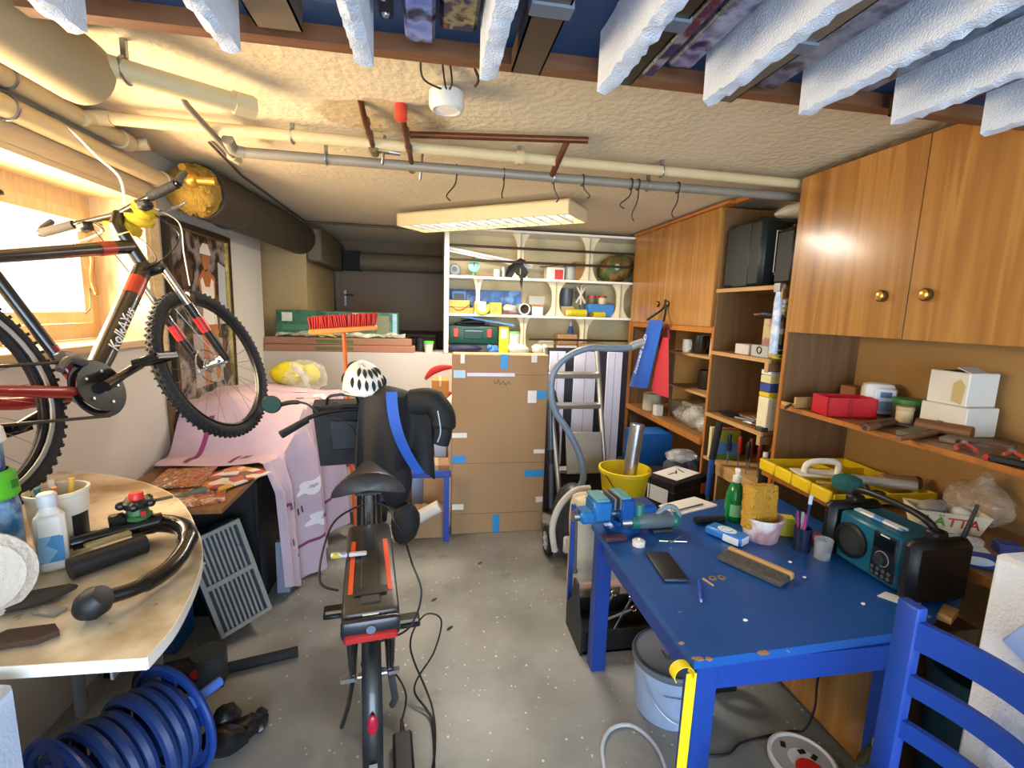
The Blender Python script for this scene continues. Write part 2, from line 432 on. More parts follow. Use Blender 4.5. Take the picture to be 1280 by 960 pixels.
for i, (x, dz, dx) in enumerate(((0.12, -0.13, -0.05), (0.36, -0.10, -0.01), (0.62, -0.10, 0.03), (0.78, -0.07, 0.04), (1.05, -0.11, -0.06), (1.09, -0.17, -0.03), (1.32, -0.14, -0.03))):
    part('binding_wire', G().ring((x, 2.55, 2.393), 0.028, 0.0035, 'x', 14, 5).tube(spline([(x, 2.535, 2.37), (x+dx*0.2, 2.53, 2.37+dz*0.4), (x+dx, 2.535, 2.37+dz*0.8), (x+dx*0.6, 2.53, 2.37+dz)], 4), 0.0035, 5), BLK, pt)
pt = thing('capped_pipe', 'fat cream pipe stub ending in a hexagonal cap near the ceiling corner', 'pipe', (-0.9, 1.96, 2.40), world=True)
part('pipe_run', G().tube([(-1.12, 1.66, 2.40), (-0.70, 2.02, 2.42)], 0.034, 16), CP, pt)
part('end_cap', G().tube([(-0.715, 2.007, 2.42), (-0.66, 2.053, 2.422)], 0.042, 6), CP, pt)
part('pipe_clip', clamp((-0.95, 1.805, 2.41), 0.037), STEEL, pt)
pt = thing('branch_pipe', 'thin bent grey pipe leaving the ceiling beside the capped pipe', 'pipe', (-0.92, 2.4, 2.39), world=True)
part('pipe_run', G().tube(spline([(-0.93, 2.11, 2.5), (-0.93, 2.11, 2.46), (-0.93, 2.16, 2.44), (-0.94, 2.4, 2.42), (-0.95, 2.66, 2.395), (-0.95, 2.68, 2.41), (-0.93, 2.60, 2.43)], 5), 0.0135, 10), GP, pt)
part('pipe_joint', G().cyl((-0.93, 2.11, 2.50), (-0.93, 2.115, 2.455), 0.020, n=12), COP, pt)
part('pipe_joint', G().cyl((-0.955, 2.62, 2.40), (-0.95, 2.69, 2.40), 0.022, n=12), CP, pt)
def tap(name, label, p_top, p_bot, red):
    t = thing(name, label, 'valve', p_bot, world=True)
    a, b = V(p_top), V(p_bot)
    part('copper_pipe', G().tube(spline([a, a+(b-a)*0.35+V((0, -0.01, -0.015)), a+(b-a)*0.7, b], 6), 0.012, 10), COP, t)
    part('valve_body', G().cyl(b+V((0, -0.03, 0)), b+V((0, 0.05, 0)), 0.022, n=12).cyl(b, b+V((0.07, 0, -0.005)), 0.014, n=12), M('8f7f58', 0.35, 0.8), t)
    part('valve_spout', G().cyl(b+V((0.06, 0, -0.005)), b+V((0.12, 0, -0.01)), 0.013, 0.010, n=12), STEEL, t)
    part('valve_lever', G().box(b+V((0.045, 0, 0.0)), (0.012, 0.02, 0.13), (0, 0.1, 0), 0.004), STEEL, t)
    for k in (0.35, 0.62): part('pipe_joint', G().cyl(a+(b-a)*k, a+(b-a)*(k+0.08), 0.0165, n=12), M('7c5a38', 0.4, 0.6), t)
    if red: part('red_cap', G().lathe([(0, 0.03), (0.021, 0.03), (0.024, 0.025), (0.024, -0.03), (0.018, -0.032), (0, -0.032)], a+V((0, 0, -0.028)), 16), M('d2402a', 0.5), t)
tap('bare_valve', 'brass drain valve on a curved copper pipe without a cap, under the water stain', (-0.28, 2.09, 2.50), (-0.27, 2.43, 2.425), False)
tap('capped_valve', 'drain valve on an upright copper pipe with a red cap', (-0.125, 2.09, 2.50), (-0.10, 2.55, 2.395), True)
pt = thing('copper_stub', 'brown copper pipe stub branching along the ceiling beyond the red capped valve', 'pipe', (0.3, 2.25, 2.43), world=True)
part('pipe_run', G().tube([(-0.10, 2.33, 2.47), (0.69, 2.20, 2.47)], 0.015, 10), COP, pt)
part('pipe_leg', G().tube(spline([(0.60, 2.215, 2.47), (0.61, 2.35, 2.455), (0.61, 2.54, 2.40)], 5), 0.015, 10), COP, pt)
for i, (z, r, x, lb) in enumerate(((2.43, 0.034, -1.42, 'cream heating pipe along the left wall, upper of the pair above the window'), (2.335, 0.038, -1.43, 'cream heating pipe along the left wall, lower of the pair above the window'))):
    pt = thing('wall_pipe', lb, 'pipe', (x, 1.6, z-r), world=True)
    part('pipe_run', G().tube([(x, -0.4, z), (x, 2.62+0.35*i, z)], r, 16), CP, pt)
    part('pipe_joint', G().cyl((x, 2.60+0.35*i, z), (x, 2.66+0.35*i, z), r*1.25), CP, pt)
    part('pipe_elbow', G().tube(spline([(x, 2.63+0.35*i, z), (x+0.005, 2.70+0.35*i, z+0.005), (x+0.06, 2.72+0.35*i, z+0.02)], 5), r*0.8, 12), CP, pt)
    for y in (1.2, 2.0): part('pipe_clip', G().ring((x, y, z), r+0.004, 0.005, 'y', 20, 6).bb((-1.5, y-0.006, z-0.006), (x-r, y+0.006, z+0.006)), STEEL, pt)
pt = thing('insulated_duct', 'fat cream lagged duct with a round end in the ceiling corner above the window', 'pipe', (-1.02, 1.0, 2.28), world=True)
part('duct_run', G().lathe([(0, 0), (0.096, 0), (0.098, 0.02), (0.098, 2.2)], (0, 0, 0), 28, Mx.Translation((-1.06, 1.78, 2.385)) @ Mx.Rotation(PI/2, 4, 'X')), M('b7a57e', 0.7, var=0.15, sc=6), pt)
part('end_hole', G().cyl((-1.05, 1.779, 2.39), (-1.05, 1.784, 2.39), 0.012, n=10), BLK, pt)
part('duct_strap', G().ring((-1.06, 0.9, 2.385), 0.101, 0.006, 'y', 28, 6).bb((-1.07, 0.89, 2.48), (-1.05, 0.91, 2.5)), STEEL, pt)
pt = thing('lagged_pipe', 'thick dark lagged pipe along the left wall top, above the framed picture', 'pipe', (-1.30, 4.0, 2.17), world=True)
part('pipe_run', G().tube([(-1.34, 3.18, 2.335), (-1.30, 4.0, 2.335), (-1.255, 4.98, 2.33)], 0.15, 28), M('3d3427', 0.6, var=0.2, sc=5), pt)
part('torn_wool', G().ball((-1.35, 3.13, 2.33), (0.14, 0.10, 0.14), 22, noise=0.09, seed=3), M('9c7a2c', 0.95, var=0.35, sc=25, bump=0.8), pt, 'torn yellow insulation wool')
part('valve_body', G().cyl((-1.28, 3.0, 2.36), (-1.18, 3.0, 2.36), 0.022, n=12).ball((-1.3, 3.0, 2.36), 0.04, 12).cyl((-1.3, 2.9, 2.40), (-1.3, 3.1, 2.40), 0.018), M('c99a3d', 0.35, 0.7), pt, 'brass valve')
part('pipe_collar', G().ring((-1.33, 3.55, 2.335), 0.152, 0.007, 'y', 28, 6), DKGRY, pt)
one('pipe_casing', G().bb((-1.198, 4.99, 2.12), (-1.06, 6.25, 2.44), 0.02), M('6b5d45', 0.7), 'dark boxed in pipe casing along the passage wall', 'casing')
pt = thing('rear_duct', 'dim brown duct lying across above the passage door', 'pipe', (-0.2, 6.15, 2.13), world=True)
part('duct_run', G().tube([(-0.85, 6.15, 2.24), (1.6, 6.15, 2.24)], 0.105, 20), M('6b5c45', 0.7), pt)
part('duct_end', G().bb((-1.04, 6.04, 2.13), (-0.85, 6.26, 2.35)), M('15130f', 0.8), pt)
one('ceiling_conduit', G().tube([(-1.19, 4.99, 2.485), (0.5, 5.03, 2.485)], 0.012, 8).tube([(-1.19, 4.99, 2.485), (-1.18, 3.4, 2.488), (-1.10, 2.75, 2.488)], 0.007, 8), M('514634', 0.6), 'dark cable conduit running along the ceiling towards the passage', 'conduit')
t = thing('smoke_detector', 'round white smoke detector hanging from the ceiling on wires', 'detector', (0.05, 1.90, 2.42), world=True)
part('detector_body', G().lathe([(0, 0), (0.045, 0), (0.05, -0.004), (0.062, 0.004), (0.064, 0.012), (0.064, 0.055), (0.055, 0.062), (0, 0.062)], (0.05, 1.90, 2.425), 28), WHT, t)
part('detector_rim', G().ring((0.05, 1.90, 2.425), 0.046, 0.003, 'z', 28, 6), M('c9c4ba', 0.5), t)
for i, (x, y) in enumerate(((0.03, 1.72), (0.055, 1.72), (-0.04, 1.70))):
    part('wire', G().tube(spline([(0.05+0.01*i, 1.90, 2.487), (0.05+0.004*i, 1.86, 2.47), (x+0.01, 1.8, 2.475), (x, y, 2.499)], 5), 0.0035, 5), BLK, t)
one('twine_tuft', G().tube(spline([(0.12, 1.62, 2.499), (0.13, 1.66, 2.47), (0.15, 1.72, 2.46), (0.14, 1.75, 2.45)], 5), 0.005, 5).tube(spline([(0.16, 1.62, 2.499), (0.18, 1.66, 2.475), (0.17, 1.70, 2.46)], 5), 0.006, 5).tube(spline([(0.14, 1.62, 2.499), (0.2, 1.64, 2.48), (0.19, 1.68, 2.462)], 5), 0.006, 5),
    M('4a2f18', 0.8), 'tuft of dark frayed wire ends on the ceiling beside the smoke detector', 'wire')

# fluorescent ceiling light with louvre
t = thing('ceiling_light', 'long fluorescent ceiling light with a bright square louvre', 'ceiling light', (0.42, 3.83, 2.36), math.radians(-37))
L_, W_ = 1.50, 0.36
HOU = M('e3cf9f', 0.5)
part('housing', G().bb((-L_/2, -W_/2, 0.0), (L_/2, -W_/2+0.012, 0.10)).bb((-L_/2, W_/2-0.012, 0), (L_/2, W_/2, 0.10)).bb((-L_/2, -W_/2, 0), (-L_/2+0.012, W_/2, 0.10)).bb((L_/2-0.012, -W_/2, 0), (L_/2, W_/2, 0.10)).bb((-L_/2, -W_/2, 0.088), (L_/2, W_/2, 0.10)), HOU, t, smooth=False)
for s in (-0.08, 0.08):
    part('fluorescent_tube', G().cyl((-0.71, s, 0.066), (0.71, s, 0.066), 0.014), M('fff4e4', 0.4, var=0, emit=7.0), t)
LV = M('b9c6cc', 0.35, 0.2, var=0.03)
for s in (0,): part('louvre_rail', G().bb((-L_/2+0.012, -0.004, 0.004), (L_/2-0.012, 0.004, 0.045)), LV, t)
me = None
for i in range(15):
    x = -L_/2+0.012+(i+1)*(L_-0.024)/16
    if me is None:
        o0 = part('louvre_blade', G().prism([(-0.007, 0.004), (0.007, 0.004), (0.0015, 0.046), (-0.0015, 0.046)], -W_/2+0.012, W_/2-0.012, 'y'), LV, t); me = o0; o0.location.x = x
    else:
        c = me.copy(); COL.objects.link(c); c.parent = t; c.location.x = x
for x in (-0.5, 0.45): part('hanger', G().cyl((x, 0, 0.1), (x, 0, 0.14), 0.012, n=10), STEEL, t)
for s_ in (-0.08, 0.08):   # the two tubes' light leaves below the louvre as two thin strips
    ld = bpy.data.lights.new('ceiling_light_tube', 'AREA'); ld.shape = 'RECTANGLE'; ld.size = 1.40; ld.size_y = 0.012; ld.energy = 21; ld.color = (1.0, 0.91, 0.77)
    lo = bpy.data.objects.new('ceiling_light_tube', ld); COL.objects.link(lo); a_ = math.radians(-37)
    lo.location = (0.42-math.sin(a_)*s_, 3.83+math.cos(a_)*s_, 2.358); lo.rotation_euler = (0, 0, a_)

# ------------------------------------------------------------------ rack under the ceiling: blue board, batten, foam strips and what is stored between them
FOAMM = M('d3dcea', 0.75, var=0.06, sc=60, bump=0.35, bsc=220)
one('blue_board', G().bb((-0.93, -0.5, 2.385), (1.96, 1.356, 2.40)), M('123a68', 0.5, var=0.25, sc=4), 'blue painted board fixed under the ceiling over the foam strips', 'board')
t = thing('ceiling_batten', 'brown timber batten across the ceiling at the ends of the foam strips', 'batten', (0.45, 1.38, 2.345), world=True)
part('batten', G().bb((-0.93, 1.357, 2.345), (1.97, 1.40, 2.40)), WOOD('8a5a36', '6b4228', 'x', 0.6, 9), t)
for x in (-0.88, 0.5, 1.9): part('batten_block', G().bb((x-0.03, 1.36, 2.40), (x+0.03, 1.40, 2.50)), WOOD('7d5333', '6b4228', 'z', 0.6, 9), t)
ord_ = ['first', 'second', 'third', 'fourth', 'fifth', 'sixth', 'seventh', 'eighth', 'ninth']
rn = random.Random(5)
for i, x in enumerate((-0.735, -0.437, -0.155, 0.13, 0.425, 0.71, 0.99, 1.28, 1.585)):
    g = G(); th = 0.040
    def fz(u, v, s=0):
        return 0
    ny, n = 60, 0
    # four long faces with rough, hacked edges
    prof = []
    for j in range(ny+1):
        y = 0.1+(1.235-0.1)*j/ny
        d = lambda k: (rn.random()-0.5)*k
        prof.append([(x-th/2+d(0.003), y, 2.384), (x-th/2+d(0.003), y, 2.250+d(0.010)), (x+d(0.006), y, 2.246+d(0.010)), (x+th/2+d(0.003), y, 2.250+d(0.010)), (x+th/2+d(0.003), y, 2.384)])
    vs = [p for r in prof for p in r]; fs = []
    for j in range(ny):
        for k in range(5):
            a, b = j*5+k, j*5+(k+1) % 5
            fs.append((a, b, b+5, a+5))
    fs.append((4, 3, 2, 1, 0)); fs.append(tuple(ny*5+k for k in range(5)))
    g.add(vs, fs)
    one('foam_strip', g, FOAMM, 'pale foam strip on edge under the ceiling, %s of nine from the left' % ord_[i], 'foam strip', 'foam strips under the ceiling')
def channel(x, w, y1, z, h, mat, label, name='metal_profile'):
    g = G(); g.bb((x-w/2, 0.1, z), (x+w/2, y1, z+0.004)).bb((x-w/2, 0.1, z), (x-w/2+0.004, y1, z+h)).bb((x+w/2-0.004, 0.1, z), (x+w/2, y1, z+h))
    t = thing(name, label, 'metal profile', (x, 0.7, z), world=True, group='metal profiles stored in the ceiling rack')
    part('profile', g, mat, t)
    part('clip', G().bb((x-w/2-0.006, 1.02, z-0.006), (x+w/2+0.006, 1.06, z+h+0.002)), M('7d8794', 0.4, 0.5), t)
    part('hook', G().tube([(x, 0.6, z+h), (x, 0.6, 2.3845)], 0.004, 6).tube([(x-w/2, 0.6, z+h), (x+w/2, 0.6, z+h)], 0.004, 6), STEEL, t)
PRO = M('8d8678', 0.35, 0.7, 0.12); BRP = M('5c4c38', 0.4, 0.5, 0.2)
channel(-0.66, 0.09, 1.24, 2.335, 0.05, M('a79a83', 0.4, 0.6), 'dull metal profile between the two leftmost foam strips')
channel(-0.345, 0.10, 1.27, 2.32, 0.06, M('8e7f68', 0.4, 0.6), 'bent metal profile right of the second foam strip from the left')
channel(0.235, 0.075, 1.31, 2.305, 0.05, BRP, 'brown metal channel in the gap left of the plain blue board, under a blue clip')
channel(0.50, 0.05, 1.32, 2.31, 0.04, M('4b4328', 0.35, 0.6), 'olive metal profile with studs right of the fifth foam strip')
channel(0.80, 0.06, 1.33, 2.30, 0.04, PRO, 'grey jointed metal profile right of the sixth foam strip')
channel(1.09, 0.05, 1.33, 2.31, 0.05, M('59666f', 0.3, 0.6), 'slate grey metal profile right of the seventh foam strip')
channel(1.37, 0.05, 1.33, 2.31, 0.05, M('4c4125', 0.3, 0.6), 'dark bronze metal profile with bright edge, right of the eighth foam strip')
def pack(x0, x1, y1, z, h, cols, label, sc=9):
    z = min(z, 2.345)
    g = G().bb((x0, 0.1, z), (x1, y1, 2.3845), 0.008)
    one('wrapped_pack', g, PRINT(cols, sc, 0.18, kind='noise'), label, 'package', 'plastic wrapped packs stored in the ceiling rack')
pack(-0.60, -0.47, 1.20, 2.40, 0.055, ['0d1a40', '182c66', '0a1230'], 'dark navy flat pack between the two leftmost foam strips')
pack(-0.29, -0.19, 1.20, 2.40, 0.055, ['0b2a55', '124a80', '0c1f3d'], 'teal blue flat pack left of the third foam strip from the left')
pack(-0.065, 0.005, 1.28, 2.33, 0.125, ['2a2f66', '5c6fb0', '1b1d3c', '7f8fc4'], 'glossy purple blue wrapped pack right of the third foam strip from the left')
pack(0.015, 0.10, 1.24, 2.40, 0.055, ['0b1236', '0d1740', '8a2a2a', '0a0f2c', '8d7f5a'], 'navy pack with a red print left of the fourth foam strip', 14)
pack(0.545, 0.585, 1.31, 2.33, 0.125, ['2c2f3c', '8d8c94', '2a2c55', '5a2a2c'], 'grey printed wrapped pack right of the olive studded profile')
pack(0.60, 0.67, 1.27, 2.34, 0.115, ['1a1a28', '4c4c6a', '23254a', '8a8aa0'], 'crumpled dark wrapped pack left of the sixth foam strip')
pack(0.86, 0.94, 1.30, 2.33, 0.125, ['2a2838', '4d4a5c', '1c2138', '6a6678'], 'mauve grey wrapped pack left of the seventh foam strip')
pack(1.14, 1.22, 1.30, 2.34, 0.115, ['3a4a5c', '5b6c80', '27323f'], 'steel blue wrapped pack left of the eighth foam strip')
pack(1.44, 1.53, 1.31, 2.34, 0.115, ['2c2518', '4a3b22', '1b1712'], 'brown wrapped pack left of the ninth foam strip')
t = thing('studded_strap', 'black rubber strap with bright studs right of the third foam strip from the left', 'strap', (-0.10, 0.7, 2.33), world=True)
part('strap', G().bb((-0.118, 0.1, 2.34), (-0.088, 1.22, 2.3845), 0.006), RUB, t)
for k in range(6): part('stud', G().ball((-0.103, 1.19-0.06*k, 2.338), 0.009, 8), CHR, t)

# ------------------------------------------------------------------ wall units along the right wall
OAK = WOOD('c68f48', '86531f', 'z', 0.26, 7, 0.05, coat=0.35); OAKI = WOOD('8a6742', '6a4c30', 'z', 0.5, 8, 0.05)
OAKX = WOOD('a87844', '855a32', 'y', 0.45, 9, 0.08); EDGE = WOOD('c67e34', 'a8652a', 'z', 0.4, 9, 0.1); RAW = WOOD('d6ab72', 'b98a50', 'y', 0.6, 10)
HARD = M('a07a45', 0.75, var=0.10, sc=7, bump=0.1, bsc=200)
def knob(g, x, y, z): return g
def upper(name, label, y0, y1, doors, knobs):
    t = thing(name, label, 'cabinet', (2.25, (y0+y1)/2, 1.635), world=True)
    g = G().bb((2.0, y0, 1.635), (2.499, y0+0.018, 2.455)).bb((2.0, y1-0.018, 1.635), (2.499, y1, 2.455)).bb((2.0, y0, 1.635), (2.499, y1, 1.653)).bb((2.0, y0, 2.437), (2.499, y1, 2.455)).bb((2.485, y0, 1.635), (2.499, y1, 2.455))
    part('body', g, OAK, t, smooth=False)
    for a, b in doors:
        d = part('door', G().bb((1.978, a+0.002, 1.63), (1.998, b-0.002, 2.458), 0.0015), OAK, t, smooth=False)
        for (ky, kz) in knobs:
            if a < ky < b:
                kb = part('knob', G().lathe([(0, 0), (0.022, 0), (0.026, 0.008), (0.026, 0.018), (0.020, 0.022)], (0, 0, 0), 20, Mx.Translation((1.978, ky, kz)) @ Mx.Rotation(-PI/2, 4, 'Y')), M('5a3a1c', 0.4, 0.5), d)
                part('knob_face', G().lathe([(0.021, 0.0), (0.021, 0.004), (0.017, 0.0065), (0, 0.007)], (0, 0, 0), 20, Mx.Translation((1.957, ky, kz)) @ Mx.Rotation(-PI/2, 4, 'Y')), BRASS, d)
    return t
upper('wall_cabinet', 'glossy striped wood wall cabinet nearest the camera with two round brass knobs', 0.36, 2.43, ((1.74, 2.43), (1.05, 1.74), (0.36, 1.05)), ((1.85, 1.815), (1.655, 1.815)))
upper('wall_cabinet', 'farther striped wood wall cabinet with the blue bag hanging from its knob', 3.17, 4.595, ((3.90, 4.595), (3.17, 3.90)), ((4.0, 1.80), (3.82, 1.80)))
t = thing('cabinet_cornice', 'two thin orange wood battens lying along the top of the farther wall cabinet', 'batten', (2.0, 3.5, 2.458), world=True)
part('batten', G().bb((1.96, 3.05, 2.459), (2.0, 4.59, 2.479)), EDGE, t); part('batten', G().bb((2.005, 2.80, 2.459), (2.05, 3.4, 2.484)), EDGE, t)
# back panel and uprights
one('hardboard_sheet', G().bb((2.481, 0.3, 0.0), (2.499, 3.15, 1.632)), HARD, 'tan hardboard back panel behind the shelf of tools', 'panel')
one('hardboard_sheet', G().bb((2.481, 2.46, 1.634), (2.499, 3.15, 2.34)), HARD, 'tan hardboard panel behind the black power tool cases', 'panel')
one('hardboard_sheet', G().bb((2.481, 3.17, 0.0), (2.499, 4.595, 1.632)), HARD, 'tan hardboard back panel of the farther unit below its doors', 'panel')
t = thing('side_panel', 'brown upright panel standing between the tool shelf and the middle shelves', 'panel', (2.24, 2.44, 0.0), world=True)
part('board', G().bb((2.004, 2.43, 0.0), (2.48, 2.448, 1.633)), OAKI, t); part('edge_strip', G().bb((1.998, 2.428, 0.0), (2.004, 2.45, 1.633)), EDGE, t)
t = thing('side_panel', 'brown upright panel on the far side of the middle shelves with an orange front edge', 'panel', (2.24, 3.165, 0.0), world=True)
part('board', G().bb((2.004, 3.152, 0.0), (2.48, 3.168, 2.44)), OAKI, t); part('edge_strip', G().bb((1.996, 3.15, 0.0), (2.004, 3.172, 1.633)), EDGE, t)
t = thing('side_panel', 'orange upright at the far end of the farther unit beside the black panels', 'panel', (2.24, 4.585, 0.0), world=True)
part('board', G().bb((2.004, 4.578, 0.0), (2.48, 4.596, 1.633)), OAKI, t); part('edge_strip', G().bb((1.97, 4.56, 0.0), (2.004, 4.598, 1.633)), EDGE, t)
# tool shelf and worktop, near unit
t = thing('tool_shelf', 'long wooden shelf under the near wall cabinet, loaded with hand tools', 'shelf', (2.24, 1.35, 1.19), world=True)
part('board', G().bb((2.006, 0.3, 1.19), (2.48, 2.43, 1.21)), OAKX, t); part('edge_strip', G().bb((1.998, 0.3, 1.188), (2.006, 2.42, 1.212)), EDGE, t)
for y in (0.5, 1.4): part('bracket', G().bb((2.455, y, 1.09), (2.479, y+0.02, 1.19)).bb((2.36, y, 1.176), (2.479, y+0.02, 1.19)), STEEL, t)
t = thing('worktop', 'scuffed wooden worktop under the tool shelf carrying the yellow tray', 'worktop', (2.2, 1.35, 0.79), world=True)
part('board', G().bb((1.94, 0.3, 0.79), (2.48, 2.428, 0.82)), OAKX, t); part('edge_strip', G().bb((1.932, 0.3, 0.788), (1.94, 2.428, 0.822)), EDGE, t)
for y in (0.32, 2.40): part('end_support', G().bb((2.0, y, 0), (2.47, y+0.02, 0.79)), OAKI, t)
# low cupboard below the table
t = thing('low_cupboard', 'low striped wood cupboard standing on the floor behind the blue table', 'cabinet', (1.8, 1.5, 0), world=True)
part('body', G().bb((1.618, 1.28, 0.04), (1.98, 2.42, 0.60)), OAKI, t, smooth=False); part('plinth', G().bb((1.64, 1.28, 0), (1.98, 2.42, 0.04)), M('3a2a1c', 0.6), t)
for a, b in ((1.28, 1.85), (1.85, 2.42)): part('door', G().bb((1.600, a+0.002, 0.045), (1.617, b-0.002, 0.6)), OAK, t, smooth=False)
# middle shelves
def mshelf(label, z, y0=2.55, th=0.02, mat=OAKX):
    t = thing('corner_shelf', label, 'shelf', (2.24, 2.85, z-th), world=True, group='open shelves between the two wall cabinets')
    part('board', G().bb((2.0, y0, z-th), (2.478, 3.15, z)), mat, t)
    part('edge_strip', G().bb((1.985, y0-0.012, z-th-0.003), (2.0, 3.15, z+0.002)), RAW, t)
    part('cleat', G().bb((1.985, y0-0.012, z-th-0.055), (2.3, y0+0.012, z-th-0.003)), OAKI, t)
    part('cleat_end', G().bb((1.978, y0-0.013, z-th-0.06), (1.985, y0+0.014, z-th)), RAW, t)
mshelf('wooden shelf carrying the two black power tool cases', 1.895, 2.50)
mshelf('wooden shelf carrying the clear box and small grey case', 1.46)
mshelf('lowest wooden shelf of the middle set, holding loose pliers and drill bits', 1.01)
one('shelf_board', G().bb((2.0, 2.46, 0.66), (2.478, 3.148, 0.68)).bb((2.02, 2.98, 0.0), (2.3, 3.0, 0.66)).bb((2.0, 2.70, 0.56), (2.03, 2.73, 0.66)).bb((2.0, 2.46, 0.0), (2.02, 2.56, 0.66)).bb((2.0, 2.44, 0.595), (2.03, 2.98, 0.66)), RAW, 'pale low shelf holding screwdrivers below the middle shelves', 'shelf')
# far unit below the doors
t = thing('niche_surround', 'orange wooden frame around the open niche below the farther wall cabinet', 'frame', (2.1, 3.9, 0.77), world=True)
part('board', G().bb((2.0, 3.172, 0.77), (2.478, 4.576, 0.79)), OAKX, t)
part('front_rail', G().bb((1.975, 3.172, 0.755), (2.0, 4.558, 0.80)), EDGE, t); part('top_rail', G().bb((1.99, 3.172, 1.585), (2.02, 4.558, 1.63)), EDGE, t)
for z, lb in ((1.395, 'upper short shelf with dark mugs in the niche beside the hanging bag'), (1.095, 'lower short shelf with a green box in the niche beside the hanging bag')):
    t = thing('niche_shelf', lb, 'shelf', (2.3, 3.5, z-0.02), world=True)
    part('board', G().bb((2.12, 3.17, z-0.02), (2.478, 4.0, z)), RAW, t)
    part('support', G().bb((2.14, 3.97, 0.79 if z < 1.2 else 1.095), (2.16, 3.99, z-0.02)), OAKI, t)
one('bottom_board', G().bb((1.52, 3.0, 0.28), (2.0, 4.5, 0.30)).bb((2.0, 3.18, 0.28), (2.47, 4.5, 0.30)).bb((1.54, 3.03, 0), (1.58, 3.07, 0.28)).bb((1.54, 4.4, 0), (1.58, 4.44, 0.28)).bb((2.38, 3.2, 0), (2.42, 3.24, 0.28)).bb((2.38, 4.4, 0), (2.42, 4.44, 0.28)), OAKX, 'brown bench board near the floor under the farther unit', 'bench')

# ------------------------------------------------------------------ shelving on the low back wall
CRM = M('e4d8b4', 0.55, var=0.05); CRE = M('f0ebdc', 0.5, var=0.04)
t = thing('back_shelving', 'cream painted shelving on the low back wall with scalloped brackets', 'shelving', (1.3, 4.8, 1.285), world=True)
part('upright', G().bb((0.115, 4.60, 1.285), (0.155, 4.62, 2.46)).bb((0.115, 4.62, 1.285), (0.135, 4.97, 2.46)), CRE, t)
part('back_board', G().bb((0.135, 4.955, 1.285), (2.48, 4.975, 2.46)), M('cdbd92', 0.7, var=0.08, sc=3), t)
for z, x0 in ((2.02, 0.137), (1.665, 0.137)): part('shelf', G().bb((x0, 4.62, z-0.022), (2.48, 4.953, z)), CRE, t)
part('shelf', G().bb((0.137, 4.62, 2.44), (2.48, 4.953, 2.46)), CRE, t)
def bracket(x, z0, z1, w=0.10):
    """scalloped upright: wide at the shelf ends, narrow in the middle"""
    q = []
    for i in range(13):
        s = i/12; k = abs(2*s-1)
        q.append((x-w*(0.35+0.65*k**3), z0+(z1-z0)*s))
    p_ = q + [(2*x-a, b) for a, b in reversed(q)]
    part('bracket', G().prism(p_, 4.70, 4.725, 'y'), CRM, t); part('bracket_rib', G().bb((x-0.004, 4.688, z0), (x+0.004, 4.70, z1)), M('a99a70', 0.6), t)
bracket(0.85, 2.02, 2.44, 0.085); bracket(1.55, 2.02, 2.44, 0.10); bracket(0.44, 1.665, 1.998, 0.05); bracket(1.22, 1.665, 1.998, 0.10); bracket(1.90, 1.665, 1.998, 0.10)
bracket(0.90, 1.29, 1.643, 0.07); bracket(1.53, 1.29, 1.643, 0.10)
for z in (2.30, 2.17): part('rod', G().cyl((0.137, 4.66, z), (2.2, 4.66, z), 0.012, n=8), M('3a2c1c', 0.5), t)
part('rod', G().cyl((0.95, 4.66, 1.43), (2.4, 4.66, 1.43), 0.011, n=8), M('2a2018', 0.5), t)
for i in range(2): one('curtain_rail', G().bb((0.16, 4.75+0.05*i, 2.275-0.02*i), (1.0, 4.785+0.05*i, 2.295-0.02*i)).xf(Mx.Translation((0.16, 0, 2.28)) @ Mx.Rotation(math.radians(9), 4, 'Y') @ Mx.Translation((-0.16, 0, -2.28))), M('f4f0e6', 0.3), ['front', 'rear'][i]+' white rail leaning on rods in the top bay of the back shelving', 'rail')

# ------------------------------------------------------------------ the blue workbench table and its chair
def chipped():
    m, n, l, p = nodes('blue paint'); co = texco(n, l)
    a = n.new('ShaderNodeTexNoise'); a.inputs['Scale'].default_value = 3; a.inputs['Detail'].default_value = 5; l.new(co, a.inputs['Vector'])
    x = mixcol(n, l, a.outputs[0], lin('17488c'), lin('20579f'))
    b = n.new('ShaderNodeTexNoise'); b.inputs['Scale'].default_value = 18; b.inputs['Detail'].default_value = 3; l.new(co, b.inputs['Vector'])
    r = n.new('ShaderNodeMapRange'); r.inputs[1].default_value = 0.72; r.inputs[2].default_value = 0.74; l.new(b.outputs[0], r.inputs[0])
    y = n.new('ShaderNodeMix'); y.data_type = 'RGBA'; l.new(r.outputs[0], y.inputs[0]); l.new(x.outputs[2], y.inputs[6]); y.inputs[7].default_value = (*lin('8a8f94'), 1)
    c = n.new('ShaderNodeTexNoise'); c.inputs['Scale'].default_value = 1.7; c.inputs['Detail'].default_value = 6; l.new(co, c.inputs['Vector'])
    r2 = n.new('ShaderNodeMapRange'); r2.inputs[1].default_value = 0.6; r2.inputs[2].default_value = 0.8; r2.inputs[4].default_value = 0.3; l.new(c.outputs[0], r2.inputs[0])
    z = n.new('ShaderNodeMix'); z.data_type = 'RGBA'; l.new(r2.outputs[0], z.inputs[0]); l.new(y.outputs[2], z.inputs[6]); z.inputs[7].default_value = (*lin('4f6f9c'), 1)
    l.new(z.outputs[2], p.inputs['Base Color']); p.inputs['Roughness'].default_value = 0.32
    return m
BT = chipped(); BP = M('133a8a', 0.4, var=0.08)
TZ = 0.715
t = thing('work_table', 'blue painted wooden work table with chipped edges and a vise on its corner', 'table', (1.2, 1.65, 0), world=True)
